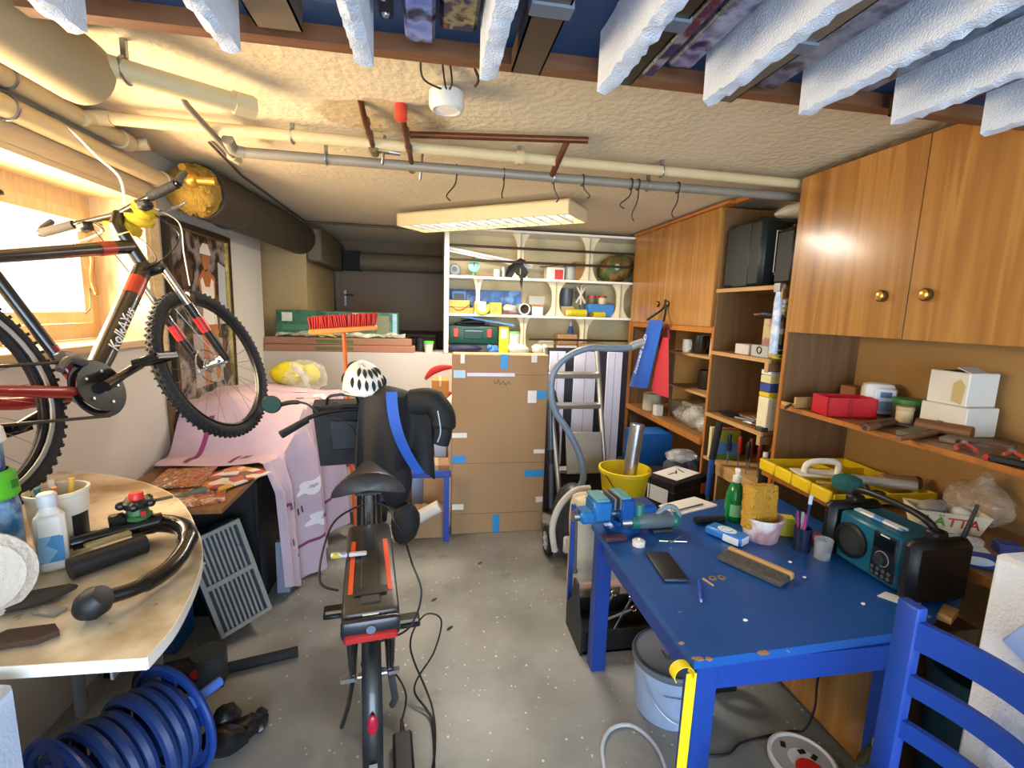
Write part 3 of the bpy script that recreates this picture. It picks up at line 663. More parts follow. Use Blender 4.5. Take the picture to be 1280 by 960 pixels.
part('tabletop', G().prism([(0.755, 1.135), (1.50, 1.165), (1.70, 1.225), (1.80, 1.28), (1.905, 1.30), (1.905, 2.34), (0.755, 2.05)], TZ-0.03, TZ, 'z'), BT, t, smooth=False)
part('apron', G().bb((0.80, 1.15, TZ-0.115), (1.56, 1.172, TZ-0.03)).bb((0.775, 1.19, TZ-0.115), (0.797, 1.96, TZ-0.03)), BP, t, smooth=False)
for x, y in ((0.805, 1.175), (0.795, 1.985), (1.55, 1.22), (1.55, 2.22)): part('leg', G().bb((x-0.035, y-0.035, 0), (x+0.035, y+0.035, TZ-0.03), 0.004), BP, t, smooth=False)
for (x, y, s) in ((0.77, 1.142, 0.018), (0.80, 1.137, 0.014), (0.98, 1.140, 0.02), (0.755, 1.21, 0.012)):
    part('paint_chip', G().ball((x, y, TZ-0.001), (s, s*0.6, 0.0022), 8, noise=0.3, seed=int(x*100)), M('a07a58', 0.7), t, 'bare wood chip in the paint')
part('edge_wood', G().box((1.775, 1.25, TZ-0.014), (0.09, 0.05, 0.024), (0, 0, 0.45)), RAW, t, 'bare wood end piece')
g = G(); pts = []
for i, (x, y, z) in enumerate(((0.745, 1.155, 0.02), (0.748, 1.153, 0.2), (0.75, 1.152, 0.4), (0.752, 1.152, 0.58), (0.752, 1.15, 0.67))): pts.append((x, y, z))
g.add([(p[0]+dx, p[1]-0.013, p[2]) for p in pts for dx in (-0.016, 0.016)]+[(p[0]+dx, p[1]-0.010, p[2]) for p in pts for dx in (-0.016, 0.016)], [(2*i, 2*i+1, 2*i+3, 2*i+2) for i in range(4)]+[(10+2*i, 12+2*i, 13+2*i, 11+2*i) for i in range(4)]+[(0, 2, 12, 10)]+[(2*i, 2*i+2, 12+2*i, 10+2*i) for i in range(1, 4)]+[(2*i+1, 11+2*i, 13+2*i, 2*i+3) for i in range(4)])
def arc(u, v):
    a = -0.4+u*4.2
    return (0.752-0.025+0.03*math.cos(a)-0.005, 1.14-0.016+0.032*v, 0.675+0.028*math.sin(a))
g.sheet(lambda u, v: arc(u, v), 14, 2, 0.002)
one('yellow_tape', g, M('f2d912', 0.45), 'bright yellow tape hanging down the near leg of the blue table', 'tape')

# ladder-back chair, seen from behind
t = thing('ladderback_chair', 'blue painted ladder back chair with curved slats in the near corner', 'chair', (1.265, 0.76, 0), PI/2)
CB = M('173f96', 0.4, var=0.06)
for s in (-1, 1):
    part('leg', G().box((s*0.205, 0.012, 0.485), (0.058, 0.036, 0.97), (0.012, 0, 0), 0.008, 2), CB, t)
    part('leg', G().tube([(s*0.20, 0.40, 0), (s*0.20, 0.40, 0.45)], [0.018, 0.022], 10), CB, t)
    part('stretcher', G().cyl((s*0.20, 0.03, 0.2), (s*0.20, 0.40, 0.2), 0.011, n=8), CB, t)
part('seat', G().bb((-0.225, 0.04, 0.44), (0.225, 0.43, 0.465), 0.01), CB, t)
part('stretcher', G().cyl((-0.20, 0.4, 0.25), (0.20, 0.4, 0.25), 0.011, n=8), CB, t)
for z, h in ((0.893, 0.078), (0.752, 0.055), (0.618, 0.052)):
    part('slat', G().sheet(lambda u, v: (-0.20+0.40*u, 0.006-0.042*math.sin(PI*u), z-h/2+h*v+0.006*math.sin(PI*u)), 16, 2, 0.018), CB, t)

# ------------------------------------------------------------------ left side: white oval table and what lies on it
LTOP = M('d8c7a4', 0.35, var=0.08, sc=6); LEDGE = M('e8e4da', 0.5)
def worn():
    m, n, l, p = nodes('worn table top'); co = texco(n, l)
    a = n.new('ShaderNodeTexNoise'); a.inputs['Scale'].default_value = 5; a.inputs['Detail'].default_value = 7; l.new(co, a.inputs['Vector'])
    rp = n.new('ShaderNodeValToRGB'); e = rp.color_ramp.elements
    e[0].position = 0.36; e[0].color = (*lin('97805c'), 1); e[1].position = 0.58; e[1].color = (*lin('d9cbb0'), 1)
    l.new(a.outputs[0], rp.inputs[0])
    b = n.new('ShaderNodeTexNoise'); b.inputs['Scale'].default_value = 24; b.inputs['Detail'].default_value = 4; l.new(co, b.inputs['Vector'])
    r = n.new('ShaderNodeMapRange'); r.inputs[1].default_value = 0.66; r.inputs[2].default_value = 0.72; r.inputs[4].default_value = 0.7; l.new(b.outputs[0], r.inputs[0])
    x = n.new('ShaderNodeMix'); x.data_type = 'RGBA'; l.new(r.outputs[0], x.inputs[0]); l.new(rp.outputs[0], x.inputs[6]); x.inputs[7].default_value = (*lin('8a6a45'), 1)
    l.new(x.outputs[2], p.inputs['Base Color']); p.inputs['Roughness'].default_value = 0.4
    return m
curve = [(-0.555, 0.955), (-0.552, 1.04), (-0.565, 1.13), (-0.59, 1.24), (-0.625, 1.35), (-0.675, 1.46), (-0.735, 1.56), (-0.81, 1.68), (-0.90, 1.80), (-1.0, 1.90), (-1.12, 1.99), (-1.26, 2.07), (-1.40, 2.12), (-1.495, 2.14)]
curve = [(p.x, p.y) for p in spline([(a, b, 0) for a, b in curve], 3)]
t = thing('oval_table', 'worn white half oval table with rounded end, against the left wall under the window', 'table', (-1.0, 1.4, 0), world=True)
part('tabletop', G().prism([(-1.495, 0.985)]+curve, 0.975, 1.0, 'z'), worn(), t, smooth=False)
g = G(); n_ = len(curve)
g.sheet(lambda u, v: (*[(a+(0.0015 if k == 0 else 0)) for k, a in enumerate(curve[round(u*(n_-1))])], 0.974+0.0265*v), n_-1, 1, 0.002)
part('edge_band', g, LEDGE, t); part('edge_band', G().prism([(-1.495, 0.983), (-0.556, 0.953), (-0.556, 0.955), (-1.495, 0.985)], 0.974, 1.0005, 'z'), LEDGE, t)
for x, y in ((-1.42, 1.1), (-1.42, 2.0), (-1.05, 1.86)): part('leg', G().cyl((x, y, 0), (x, y, 0.975), 0.022, n=12), GRY, t)
part('bracket', G().bb((-0.645, 0.99, 0.955), (-0.62, 1.02, 0.975)).bb((-0.645, 0.99, 0.93), (-0.64, 1.02, 0.955)), STEEL, t)
# detachable tow bar
Z = 1.0
TB = M('141414', 0.22, 0.3, coat=0.5)
t = thing('tow_bar', 'glossy black tow bar with a ball and red button on the oval table', 'tow bar', (-0.78, 1.35, Z), world=True)
part('neck', G().tube(spline([(-0.715, 1.125, Z+0.035), (-0.68, 1.17, Z+0.03), (-0.655, 1.25, Z+0.03), (-0.665, 1.36, Z+0.04), (-0.715, 1.45, Z+0.045), (-0.80, 1.49, Z+0.045), (-0.86, 1.47, Z+0.045)], 6), [0.017]*7+[0.021]*12+[0.026]*12+[0.03]*6, 14), TB, t)
part('ball', G().lathe([(0, -0.034), (0.022, -0.03), (0.033, -0.012), (0.034, 0.012), (0.024, 0.030), (0, 0.034)], (-0.735, 1.10, Z+0.036), 20, Mx.Rotation(0.9, 4, 'Y')), M('15161a', 0.5), t)
part('locking_arm', G().cyl((-0.79, 1.49, Z+0.055), (-0.95, 1.37, Z+0.05), 0.024, 0.020).cyl((-0.95, 1.37, Z+0.05), (-0.985, 1.342, Z+0.048), 0.014).box((-0.875, 1.435, Z+0.085), (0.04, 0.035, 0.03), (0, 0, 0.65), 0.006), TB, t)
part('socket_tube', G().cyl((-0.79, 1.40, Z+0.027), (-0.895, 1.275, Z+0.027), 0.027).ring((-0.845, 1.335, Z+0.027), 0.02, 0.004), M('202020', 0.45), t)
part('release_lever', G().box((-0.855, 1.36, Z+0.062), (0.10, 0.022, 0.012), (0, 0, 0.85), 0.003), M('8a7a4c', 0.5), t, 'dull brass release lever')
kx, ky = -0.845, 1.475
part('green_collar', G().lathe([(0.034, 0), (0.036, 0.004), (0.036, 0.012), (0.028, 0.016), (0.026, 0.035), (0, 0.035)], (kx, ky, Z+0.07), 20), M('3a6a3a', 0.45), t, 'green collar under the hand wheel')
part('red_mark', G().box((kx+0.024, ky-0.018, Z+0.092), (0.012, 0.012, 0.016), (0, 0, 0.7)), RED, t)
g = G().lathe([(0, 0), (0.032, 0), (0.036, 0.006), (0.036, 0.018), (0.030, 0.024), (0, 0.024)], (kx, ky, Z+0.105), 20)
for k in range(5): g.ball((kx+0.037*math.cos(k*1.257), ky+0.037*math.sin(k*1.257), Z+0.117), (0.013, 0.013, 0.013), 8)
part('hand_wheel', g, M('1c1c1c', 0.4), t)
part('red_button', G().lathe([(0, 0), (0.018, 0), (0.018, 0.016), (0.015, 0.02), (0, 0.02)], (kx, ky, Z+0.129), 16), M('d22a22', 0.4), t, 'red locking button')
part('key_tag', G().tube([(kx+0.03, ky+0.015, Z+0.115), (kx+0.07, ky+0.05, Z+0.113)], 0.005, 8).ball((kx+0.09, ky+0.065, Z+0.112), (0.024, 0.018, 0.007), 10).tube([(kx+0.10, ky+0.075, Z+0.112), (kx+0.14, ky+0.105, Z+0.112)], [0.006, 0.012], 8), M('4c4a38', 0.6), t)
# tub, bottles and bits
t = thing('plastic_tub', 'milky white plastic tub of odds and ends on the oval table', 'tub', (-1.015, 1.435, Z))
t.scale = (0.78, 0.78, 0.96)
part('tub', G().lathe([(0, 0.0), (0.068, 0.0), (0.072, 0.01), (0.084, 0.16), (0.084, 0.175), (0.089, 0.178), (0.089, 0.188), (0.081, 0.188), (0.079, 0.165), (0.066, 0.012), (0, 0.012)], (0, 0, 0), 32), M('dcd6c4', 0.35, var=0.05), t)
part('label', G().sheet(lambda u, v: (0.0845*math.cos(-0.6+0.7*u), 0.0845*math.sin(-0.6+0.7*u), 0.05+0.07*v), 8, 1, 0.001), M('1c1a1a', 0.4), t)
for k, (c, tx, ty, h) in enumerate((('c9a23a', 0.05, 0.0, 0.22), ('e7e4da', -0.03, 0.02, 0.21), ('3f7f96', -0.04, -0.03, 0.2), ('c98a62', 0.02, -0.04, 0.205))):
    part('stick', G().cyl((tx*0.3, ty*0.3, 0.02), (tx, ty, h), 0.009, n=8), M(c, 0.5), t)
t = thing('spray_bottle', 'small square white bottle with a blue label in front of the milky tub', 'bottle', (-0.965, 1.33, Z), 0.5)
part('body', G().bb((-0.03, -0.022, 0), (0.03, 0.022, 0.155), 0.01), WHT, t); part('shoulder', G().lathe([(0.024, 0), (0.017, 0.012), (0.017, 0.02), (0, 0.02)], (0, 0, 0.155), 16), WHT, t)
part('cap', G().lathe([(0.02, 0), (0.02, 0.03), (0.016, 0.034), (0, 0.034)], (0, 0, 0.175), 16), M('c9c9cc', 0.4), t); part('label', G().bb((-0.024, -0.0235, 0.03), (0.024, -0.0222, 0.10)), PRINT(['3f87bd', 'e8e6de', '7fb1cf'], 28), t)
t = thing('cleaner_bottle', 'tall blue bottle with a lime green band and white cap on the oval table', 'bottle', (-1.035, 1.25, Z))
part('body', G().lathe([(0, 0), (0.055, 0), (0.06, 0.01), (0.06, 0.20), (0.05, 0.26), (0.042, 0.29), (0.042, 0.36), (0, 0.36)], (0, 0, 0), 24), PRINT(['1d3f8a', '2a6aa0', '14265c', '7c9fb8'], 16, 0.3, kind='noise'), t)
part('green_band', G().lathe([(0.0535, 0.225), (0.0625, 0.235), (0.058, 0.285), (0.047, 0.295)], (0, 0, 0), 24), M('57b32a', 0.4), t); part('cap', G().lathe([(0.044, 0.36), (0.05, 0.365), (0.046, 0.395), (0.03, 0.405), (0, 0.405)], (0, 0, 0), 24), WHT, t)
part('pink_flower', G().ball((0.045, -0.03, 0.12), (0.014, 0.014, 0.03), 8), M('d8a08a', 0.5), t); part('green_stamp', G().box((0.06, 0.005, 0.262), (0.006, 0.02, 0.018)), M('2f7a1c', 0.5), t)
g = G().lathe([(0, -0.012), (0.092, -0.012), (0.098, -0.006), (0.098, 0.004), (0.085, 0.008), (0.078, 0.016), (0, 0.016)], (0, 0, 0), 32)
one('polishing_disc', g, M('cdbfae', 0.85, bump=0.4, bsc=80), 'beige felt polishing disc standing against the blue bottle', 'disc', loc=(-0.965, 1.12, Z+0.097), rot=(PI/2-0.12, 0, 0.62))
one('dark_rag', G().ball((-0.905, 1.17, Z+0.014), (0.075, 0.03, 0.014), 12, (0, 0, 0.6), 0.12), M('3a2f28', 0.9), 'dark brown rag under the beige polishing disc', 'rag')
one('glass_chip', G().box((-0.845, 1.135, Z+0.004), (0.06, 0.03, 0.006), (0, 0, -0.3), 0.001), M('8f897c', 0.15), 'small grey glass chip beside the tow bar ball', 'chip')
one('bark_scrap', G().prism([(-0.87, 1.06), (-0.79, 1.07), (-0.765, 1.045), (-0.79, 1.02), (-0.86, 1.01), (-0.885, 1.03)], Z+0.001, Z+0.014), M('4a3326', 0.9, var=0.3, bump=0.5), 'dark brown bark like scrap at the near corner of the oval table', 'scrap')
one('foam_slab', G().bb((-1.25, 0.28, 0), (-0.755, 0.925, 1.0), 0.012), M('c3cfe6', 0.7, bump=0.15, bsc=160), 'big pale foam slab standing in front of the oval table', 'foam slab')
t = thing('oil_canister', 'olive green canister on the foam slab at the left edge', 'canister', (-0.97, 0.83, Z))
part('body', G().bb((-0.05, -0.06, 0), (0.05, 0.06, 0.17), 0.012), M('7c8a2c', 0.35), t); part('cap', G().cyl((0, 0, 0.17), (0, 0, 0.2), 0.018), M('3a3f18', 0.4), t)

# below the oval table
t = thing('hose_reel', 'blue garden hose reel lying under the oval table with hose wound on it', 'hose reel', (-0.985, 1.55, 0.215), rot=(0, 0, math.radians(60)))
RB = M('1d3f8c', 0.35); HO = M('26407a', 0.4)
def flange(x, s):
    g = G()
    def ann(r0, r1, a0=0.0, a1=2*PI, n=40):
        g.sheet(lambda u, v: (x, (r0+(r1-r0)*v)*math.cos(a0+(a1-a0)*u), (r0+(r1-r0)*v)*math.sin(a0+(a1-a0)*u)), n, 1, 0.012)
    ann(0.163, 0.20); ann(0.05, 0.125)
    for k in range(5): ann(0.12, 0.168, k*1.2566, k*1.2566+0.45, 6)
    g.ring((x, 0, 0), 0.198, 0.011, 'x', 44, 8).cyl((x-0.01, 0, 0), (x+0.02, 0, 0), 0.06)
    return g
part('flange', flange(0.15, 1), RB, t); part('flange', flange(-0.17, -1), RB, t)
part('drum', G().cyl((-0.17, 0, 0), (0.15, 0, 0), 0.075, n=20), RB, t)
for k in range(7): part('hose_coil', G().ring((-0.145+0.045*k, 0, 0), 0.142+0.012*((k*5) % 3), 0.021, 'x', 32, 8), HO, t)
part('handle', G().cyl((0.16, -0.10, 0.10), (0.26, -0.10, 0.10), 0.018, n=12).cyl((0.15, -0.10, 0.10), (0.165, -0.10, 0.10), 0.026, n=12), M('4f7ad0', 0.35), t)
part('stand', G().tube([(-0.17, -0.15, -0.20), (0.15, -0.15, -0.20)], 0.012, 8).tube([(-0.17, 0.15, -0.20), (0.15, 0.15, -0.20)], 0.012, 8), RB, t)
one('black_bar', G().tube([(-0.95, 2.16, 0.025), (-0.64, 2.24, 0.025)], 0.024, 12), RUB, 'thick black rubber bar on the floor beside the hose reel', 'bar')
g = G()
for k, (x, y, rx, ry, rz_) in enumerate(((-0.78, 1.74, 0.09, 0.06, 0.05), (-0.72, 1.80, 0.08, 0.045, 0.04), (-0.80, 1.82, 0.06, 0.05, 0.06), (-0.68, 1.84, 0.06, 0.03, 0.03))): g.ball((x, y, rz_), (rx, ry, rz_), 12, (0, 0, 0.6*k), 0.1, k)
one('black_sack', g, M('1b1a19', 0.25, var=0.3), 'crumpled shiny black bag on the floor behind the hose reel', 'bag')
t = thing('angle_grinder', 'black power tool with red buttons in the dark below the oval table', 'power tool', (-1.12, 2.10, 0.0), 0.15)
part('body', G().tube([(-0.14, 0, 0.06), (0.0, 0, 0.07), (0.14, 0.0, 0.07)], [0.045, 0.055, 0.06], 14), BLK, t); part('motor', G().cyl((0.14, 0, 0.02), (0.14, 0, 0.15), 0.07), DKGRY, t)
for x in (0.03, 0.1): part('red_button', G().cyl((x, -0.06, 0.09), (x, -0.045, 0.09), 0.022, n=14), RED, t)
part('foot', G().bb((-0.15, -0.05, 0), (0.2, 0.05, 0.02)), BLK, t)
one('blue_crate', G().bb((-1.46, 2.32, 0), (-1.22, 2.52, 0.30), 0.01).bb((-1.48, 2.30, 0.26), (-1.20, 2.54, 0.30), 0.005), M('1c5f9c', 0.45), 'blue plastic crate in the shade under the magazine board', 'crate')
one('yellow_case', G().bb((-1.44, 2.34, 0.301), (-1.24, 2.5, 0.42), 0.01), M('b59a22', 0.5), 'dull yellow case on the blue crate under the magazine board', 'case')
t = thing('grille_unit', 'grey slotted heater unit leaning on the floor below the magazine board', 'heater', (-0.93, 2.42, 0.085))
t.matrix_world = Mx.Translation((-0.93, 2.42, 0.075)) @ Mx.Rotation(-0.26, 4, 'Y') @ Mx.Rotation(math.radians(-52), 4, 'Z')
NV = M('20263a', 0.5); GT = M('8c8a80', 0.5)
part('body', G().bb((-0.14, -0.12, 0), (-0.012, 0.12, 0.52), 0.008), NV, t, smooth=False)
g = G().bb((-0.012, -0.125, 0.0), (0.01, -0.105, 0.53)).bb((-0.012, 0.105, 0.0), (0.01, 0.125, 0.53)).bb((-0.012, -0.105, 0.51), (0.01, 0.105, 0.53)).bb((-0.012, -0.105, 0), (0.01, 0.105, 0.02)).bb((-0.012, -0.105, 0.255), (0.012, 0.105, 0.28))
part('grille_frame', g, GT, t)
s0 = None
for k in range(9):
    y = -0.084+0.021*k
    if s0 is None: s0 = part('slat', G().bb((-0.01, -0.005, 0.02), (0.005, 0.005, 0.51)), GT, t); s0.location.y = y
    else:
        c = s0.copy(); COL.objects.link(c); c.parent = t; c.location.y = y
for y in (-0.08, 0.08): part('screw', G().cyl((0.008, y, 0.40), (0.015, y, 0.40), 0.008, n=10), CHR, t)

# cabinet with magazines and a draped cloth
t = thing('black_cabinet', 'black cabinet with a wooden board on top, holding magazines and the pink cloth', 'cabinet', (-1.2, 2.9, 0), world=True)
part('board', G().bb((-1.48, 2.18, 0.775), (-0.915, 3.55, 0.795)), WOOD('a87848', '7c5228', 'y', 0.5), t)
part('body', G().bb((-1.46, 2.62, 0), (-0.95, 3.55, 0.775)), M('141416', 0.5), t, smooth=False)
part('leg', G().bb((-1.46, 2.20, 0), (-1.42, 2.24, 0.775)), BLK, t)
part('door', G().bb((-0.95, 2.66, 0.05), (-0.935, 3.06, 0.74)), M('1b1b1e', 0.4), t); part('door', G().bb((-0.95, 3.08, 0.05), (-0.935, 3.5, 0.74)), M('1b1b1e', 0.4), t)
part('foot_board', G().bb((-0.90, 2.80, 0.0), (-0.83, 2.84, 0.32)), M('8f97a8', 0.5), t, 'pale grey leg board')
MAG = ['d8b23a', 'c8622f', 'e6d9bd', 'b03a22', 'e9e4da', '8a5a2c', 'd98f4a', '3a3f5c']
for k, (x, y, r, w, h, lb) in enumerate(((-1.10, 2.37, 0.35, 0.24, 0.32, 'colourful magazine nearest the oval table on the wooden board'), (-1.03, 2.56, -0.55, 0.25, 0.30, 'colourful magazine with a yellow corner at the free edge of the board'), (-1.24, 2.56, 0.15, 0.23, 0.30, 'colourful magazine next to the pink cloth on the wooden board'))):
    one('magazine', G().box((0, 0, 0.004), (w, h, 0.008)), PRINT(MAG[k:]+MAG[:k], 14+3*k, 0.3, kind='noise' if k != 1 else 'vor'), lb, 'magazine', 'magazines on the board', loc=(x, y, 0.796+0.009*k), rz=r)
def cz(y): # height of the cloth along the room
    s = min(1, max(0, (y-2.84)/0.26)); return 0.828+0.27*s*s*(3-2*s)
def cloth(u, v, off=0.0):
    y = 2.72+0.92*v
    xe = -0.93+min(0.26, (y-2.72)*0.42); W0 = xe+1.46
    L = W0 + cz(y)-0.20+0.10*math.sin(v*7)+0.12*(1-v)
    s = u*L
    fold = 0.042*math.sin(v*24)+0.022*math.sin(v*45+1)+0.012*math.sin(v*90)
    if s < W0:
        z = cz(y)+0.008*math.sin(12*s+9*v)+0.006*math.sin(30*v)+0.05*math.exp(-((s-0.25)/0.2)**2)*(1 if v > 0.35 else v/0.35)
        return (-1.46+s+(off if False else 0), y-0.03*math.sin(s*9)*(1-v), z+off)
    d = s-W0
    k = min(1, d/0.18)
    return (xe+0.012+0.03*k+fold*k+0.05*d+off, y+0.012*math.sin(30*v)*k, cz(y)-d-0.0)
PINK = M('c6aebb', 0.8, var=0.16, sc=5, bump=0.35, bsc=12)
t = thing('pink_cloth', 'pale pink patterned bed sheet draped over the cabinet below the hanging bike', 'cloth', (-1.0, 3.1, 0.2), world=True)
part('sheet', G().sheet(lambda u, v: cloth(u, v), 60, 70, 0.003), PINK, t)
STR = M('8a3a6a', 0.8); INK = M('4a2f50', 0.8); PET = M('ece3e6', 0.8)
def strip(u0, v0, u1, v1, w, mat, nm):
    n = 16
    def f(a, b):
        u = u0+(u1-u0)*a; v = v0+(v1-v0)*a
        return cloth(u+(w*(b-0.5) if abs(v1-v0) > abs(u1-u0) else 0), v+(0 if abs(v1-v0) > abs(u1-u0) else w*(b-0.5)), 0.006)
    return part(nm, G().sheet(f, n, 2, 0.001), mat, t)
strip(0.12, 0.02, 0.12, 0.30, 0.018, STR, 'stripe'); strip(0.28, 0.02, 0.28, 0.12, 0.012, STR, 'stripe')
strip(0.86, 0.14, 0.86, 0.52, 0.012, STR, 'stripe'); strip(0.80, 0.66, 0.80, 0.96, 0.012, STR, 'stripe'); strip(0.62, 0.03, 0.62, 0.10, 0.012, STR, 'stripe')
rn = random.Random(2)
for k in range(9):
    u0 = (0.30, 0.26, 0.36, 0.62, 0.70, 0.78, 0.66, 0.74, 0.58)[k]; v0 = (0.06, 0.42, 0.52, 0.10, 0.20, 0.06, 0.45, 0.60, 0.75)[k]
    for j in range(4): strip(u0, v0+0.016*j, u0+0.03, v0+0.016*j+0.003, 0.005, INK, 'tally_mark')
for (u0, v0) in ((0.64, 0.28), (0.72, 0.36), (0.60, 0.55), (0.78, 0.30), (0.45, 0.6), (0.70, 0.75), (0.35, 0.75)):
    part('flower', G().sheet(lambda a, b: cloth(u0+0.035*(0.25+0.75*b)*math.cos(6.2832*a)*(0.82+0.18*math.cos(31.416*a)), v0+0.05*(0.25+0.75*b)*math.sin(6.2832*a)*(0.82+0.18*math.cos(31.416*a)), 0.005), 40, 2, 0.001), PET, t)
one('cloth_bundle', G().bb((-1.44, 3.13, 0.796), (-0.78, 3.60, 1.06), 0.03), M('6a4c34', 0.8), 'brown carton hidden beneath the pink sheet', 'box')
t = thing('safety_vest', 'folded yellow safety vest with a silver band in a clear bag behind the hanging bike', 'vest', (-1.0, 3.66, 1.07), world=True)
part('vest', G().ball((-1.03, 3.68, 1.20), (0.13, 0.10, 0.085), 18, noise=0.05, seed=4).ball((-0.90, 3.70, 1.19), (0.08, 0.08, 0.08), 14, noise=0.06, seed=8), M('d6c81e', 0.6, var=0.2), t)
part('silver_band', G().tube(spline([(-0.98, 3.585, 1.27), (-0.93, 3.585, 1.23), (-0.90, 3.60, 1.16), (-0.89, 3.61, 1.10)], 5), [0.02]*16, 8), M('b9b8ac', 0.4), t)
part('clear_bag', G().ball((-0.93, 3.68, 1.17), (0.17, 0.13, 0.13), 20, noise=0.07, seed=6), CLEAR('e6ead8', 0.28, 0.12), t)
one('carton_stack', G().bb((-1.3, 3.66, 0), (-0.86, 3.9, 1.07), 0.004), CARD, 'plain carton standing behind the pink sheet', 'box')
# framed picture on the left wall
t = thing('framed_poster', 'large framed picture of a bather in a white hat on the left wall', 'picture', (-1.48, 3.48, 1.04), world=True)
def rx(g, y0, y1, z0, z1, w, x0, x1): return rect(g, y0, y1, z0, z1, w, x0, x1)
part('frame', rx(G(), 3.05, 3.92, 1.04, 2.17, 0.035, -1.498, -1.468), M('2b2018', 0.4), t); part('gilt_slip', rx(G(), 3.085, 3.885, 1.075, 2.135, 0.012, -1.496, -1.472), BRASS, t)
part('print', G().bb((-1.496, 3.095, 1.085), (-1.484, 3.875, 2.125)), PRINT(['2a1a12', '3d2a1e', '6a5240', '1d1512', '9a8f86'], 3.2, 0.25, kind='noise'), t)
SK = M('b06a3c', 0.35); 
def flat(poly, mat, nm, x=-1.4835): part(nm, G().prism(poly, x, x+0.0012, 'x'), mat, t)
E_ = lambda cy, cz_, a, b, n=18: [(cy+a*math.cos(6.2832*k/n), cz_+b*math.sin(6.2832*k/n)) for k in range(n)]
flat([(3.30, 1.15), (3.70, 1.15), (3.72, 1.45), (3.30, 1.50)], M('a79a90', 0.3), 'printed_ground')
flat([(3.70, 1.55), (3.83, 1.55), (3.83, 1.95), (3.72, 1.98)], M('b9bcc0', 0.3), 'printed_wall')
flat([(3.42, 1.15), (3.50, 1.15), (3.52, 1.45), (3.58, 1.45), (3.60, 1.16), (3.67, 1.16), (3.66, 1.52), (3.64, 1.72), (3.66, 1.86), (3.58, 1.91), (3.48, 1.91), (3.41, 1.84), (3.45, 1.70), (3.43, 1.5)], SK, 'printed_body', -1.4822)
flat(E_(3.53, 1.97, 0.048, 0.07), SK, 'printed_head', -1.4822)
flat([(3.44, 1.84), (3.47, 1.86), (3.50, 1.80), (3.57, 1.80), (3.60, 1.86), (3.63, 1.84), (3.63, 1.68), (3.65, 1.55), (3.44, 1.55), (3.46, 1.70)], M('e9e2d6', 0.3), 'printed_swimsuit', -1.4809)
flat([(3.45, 2.01), (3.61, 2.01), (3.60, 2.04), (3.57, 2.08), (3.50, 2.08), (3.46, 2.04)], M('e9e2d6', 0.3), 'printed_hat', -1.4809)
for i, y in enumerate((2.97, 3.02)): one('wood_strip', G().bb((-1.497, y, 0.796), (-1.475, y+0.03, 1.03 if i else 1.42)), WOOD('7a5a38', '5c4024', 'z', 0.5), ['longer', 'shorter'][i]+' thin brown wood strip upright at the wall below the picture', 'strip')

# ------------------------------------------------------------------ mountain bike hung in front of the window
FRB = M('1a1614', 0.3, coat=0.4); FRR = M('8e1a1c', 0.3, coat=0.4); SIL = M('b9bbbd', 0.25, 0.9); SPK = M('8c8e90', 0.3, 0.9)
def wheel(t, c, R_, name='wheel', tread=True, rot=None, spokes=28, rimc=None):
    """tyre, rim, spokes and hub about centre c, axle along x"""
    cx, cy, czz = c
    w = part(name, G().ring(c, R_-0.026, 0.025, 'x', 64, 12), RUB, t, 'black knobbly tyre' if tread else None)
    part('rim', G().ring((cx-0.006, cy, czz), R_-0.055, 0.008, 'x', 64, 6).ring((cx+0.006, cy, czz), R_-0.055, 0.008, 'x', 64, 6).ring(c, R_-0.052, 0.009, 'x', 64, 6), rimc or M('2a2a2c', 0.35, 0.6), w)
    g = G()
    for k in range(spokes):
        a = 2*PI*k/spokes; b = a+(0.5 if (k//2) % 2 else -0.5); s = 1 if k % 2 else -1
        g.tube([(cx+s*0.028, cy+0.02*math.cos(b), czz+0.02*math.sin(b)), (cx+s*0.003, cy+(R_-0.058)*math.cos(a), czz+(R_-0.058)*math.sin(a))], 0.0011, 4, cap=False)
    part('spokes', g, SPK, w)['kind'] = 'stuff'
    part('hub', G().lathe([(0, -0.05), (0.012, -0.05), (0.012, -0.035), (0.026, -0.033), (0.026, -0.026), (0.015, -0.02), (0.015, 0.02), (0.026, 0.026), (0.026, 0.033), (0.012, 0.035), (0.012, 0.055), (0, 0.055)], c, 18, Mx.Rotation(PI/2, 4, 'Y')), SIL, w)
    if tread:
        g = G()
        for k in range(72):
            a = 2*PI*k/72
            for s in (-0.6, 0, 0.6):
                a2 = a+(0.043 if s == 0 else 0)
                r2 = R_-0.026+0.0245*math.cos(s)
                g.box((cx+0.0245*math.sin(s), cy+r2*math.cos(a2), czz+r2*math.sin(a2)), (0.009, 0.012, 0.009), (a2-PI/2+PI/2, 0, 0))
        part('tread', g, RUB, w)['kind'] = 'stuff'
    return w
t = thing('mountain_bike', 'black and red mountain bike with bar ends hung in front of the window', 'bicycle', (-1.022, 1.707, 1.112))
t.matrix_world = Mx.Translation((-1.022, 1.707, 1.112)) @ Mx.Rotation(-0.216, 4, 'Z') @ Mx.Rotation(-0.037, 4, 'X') @ Mx.Rotation(-0.336, 4, 'Y')
MB = t
fr_ = part('frame', G().tube([(0, 0.0, 0.30), (0, 0.12, 0.425), (0, 0.455, 0.785)], [0.030, 0.034, 0.034], 14).tube([(0, 0.425, 0.865), (0, 0.15, 0.80), (0, -0.15, 0.73)], [0.028, 0.024, 0.020], 12).tube([(0, 0, 0.30), (0, -0.165, 0.80)], 0.018, 12).tube([(0, 0.46, 0.765), (0, 0.405, 0.91)], 0.027, 14).cyl((-0.035, 0, 0.30), (0.035, 0, 0.30), 0.024), FRB, t)
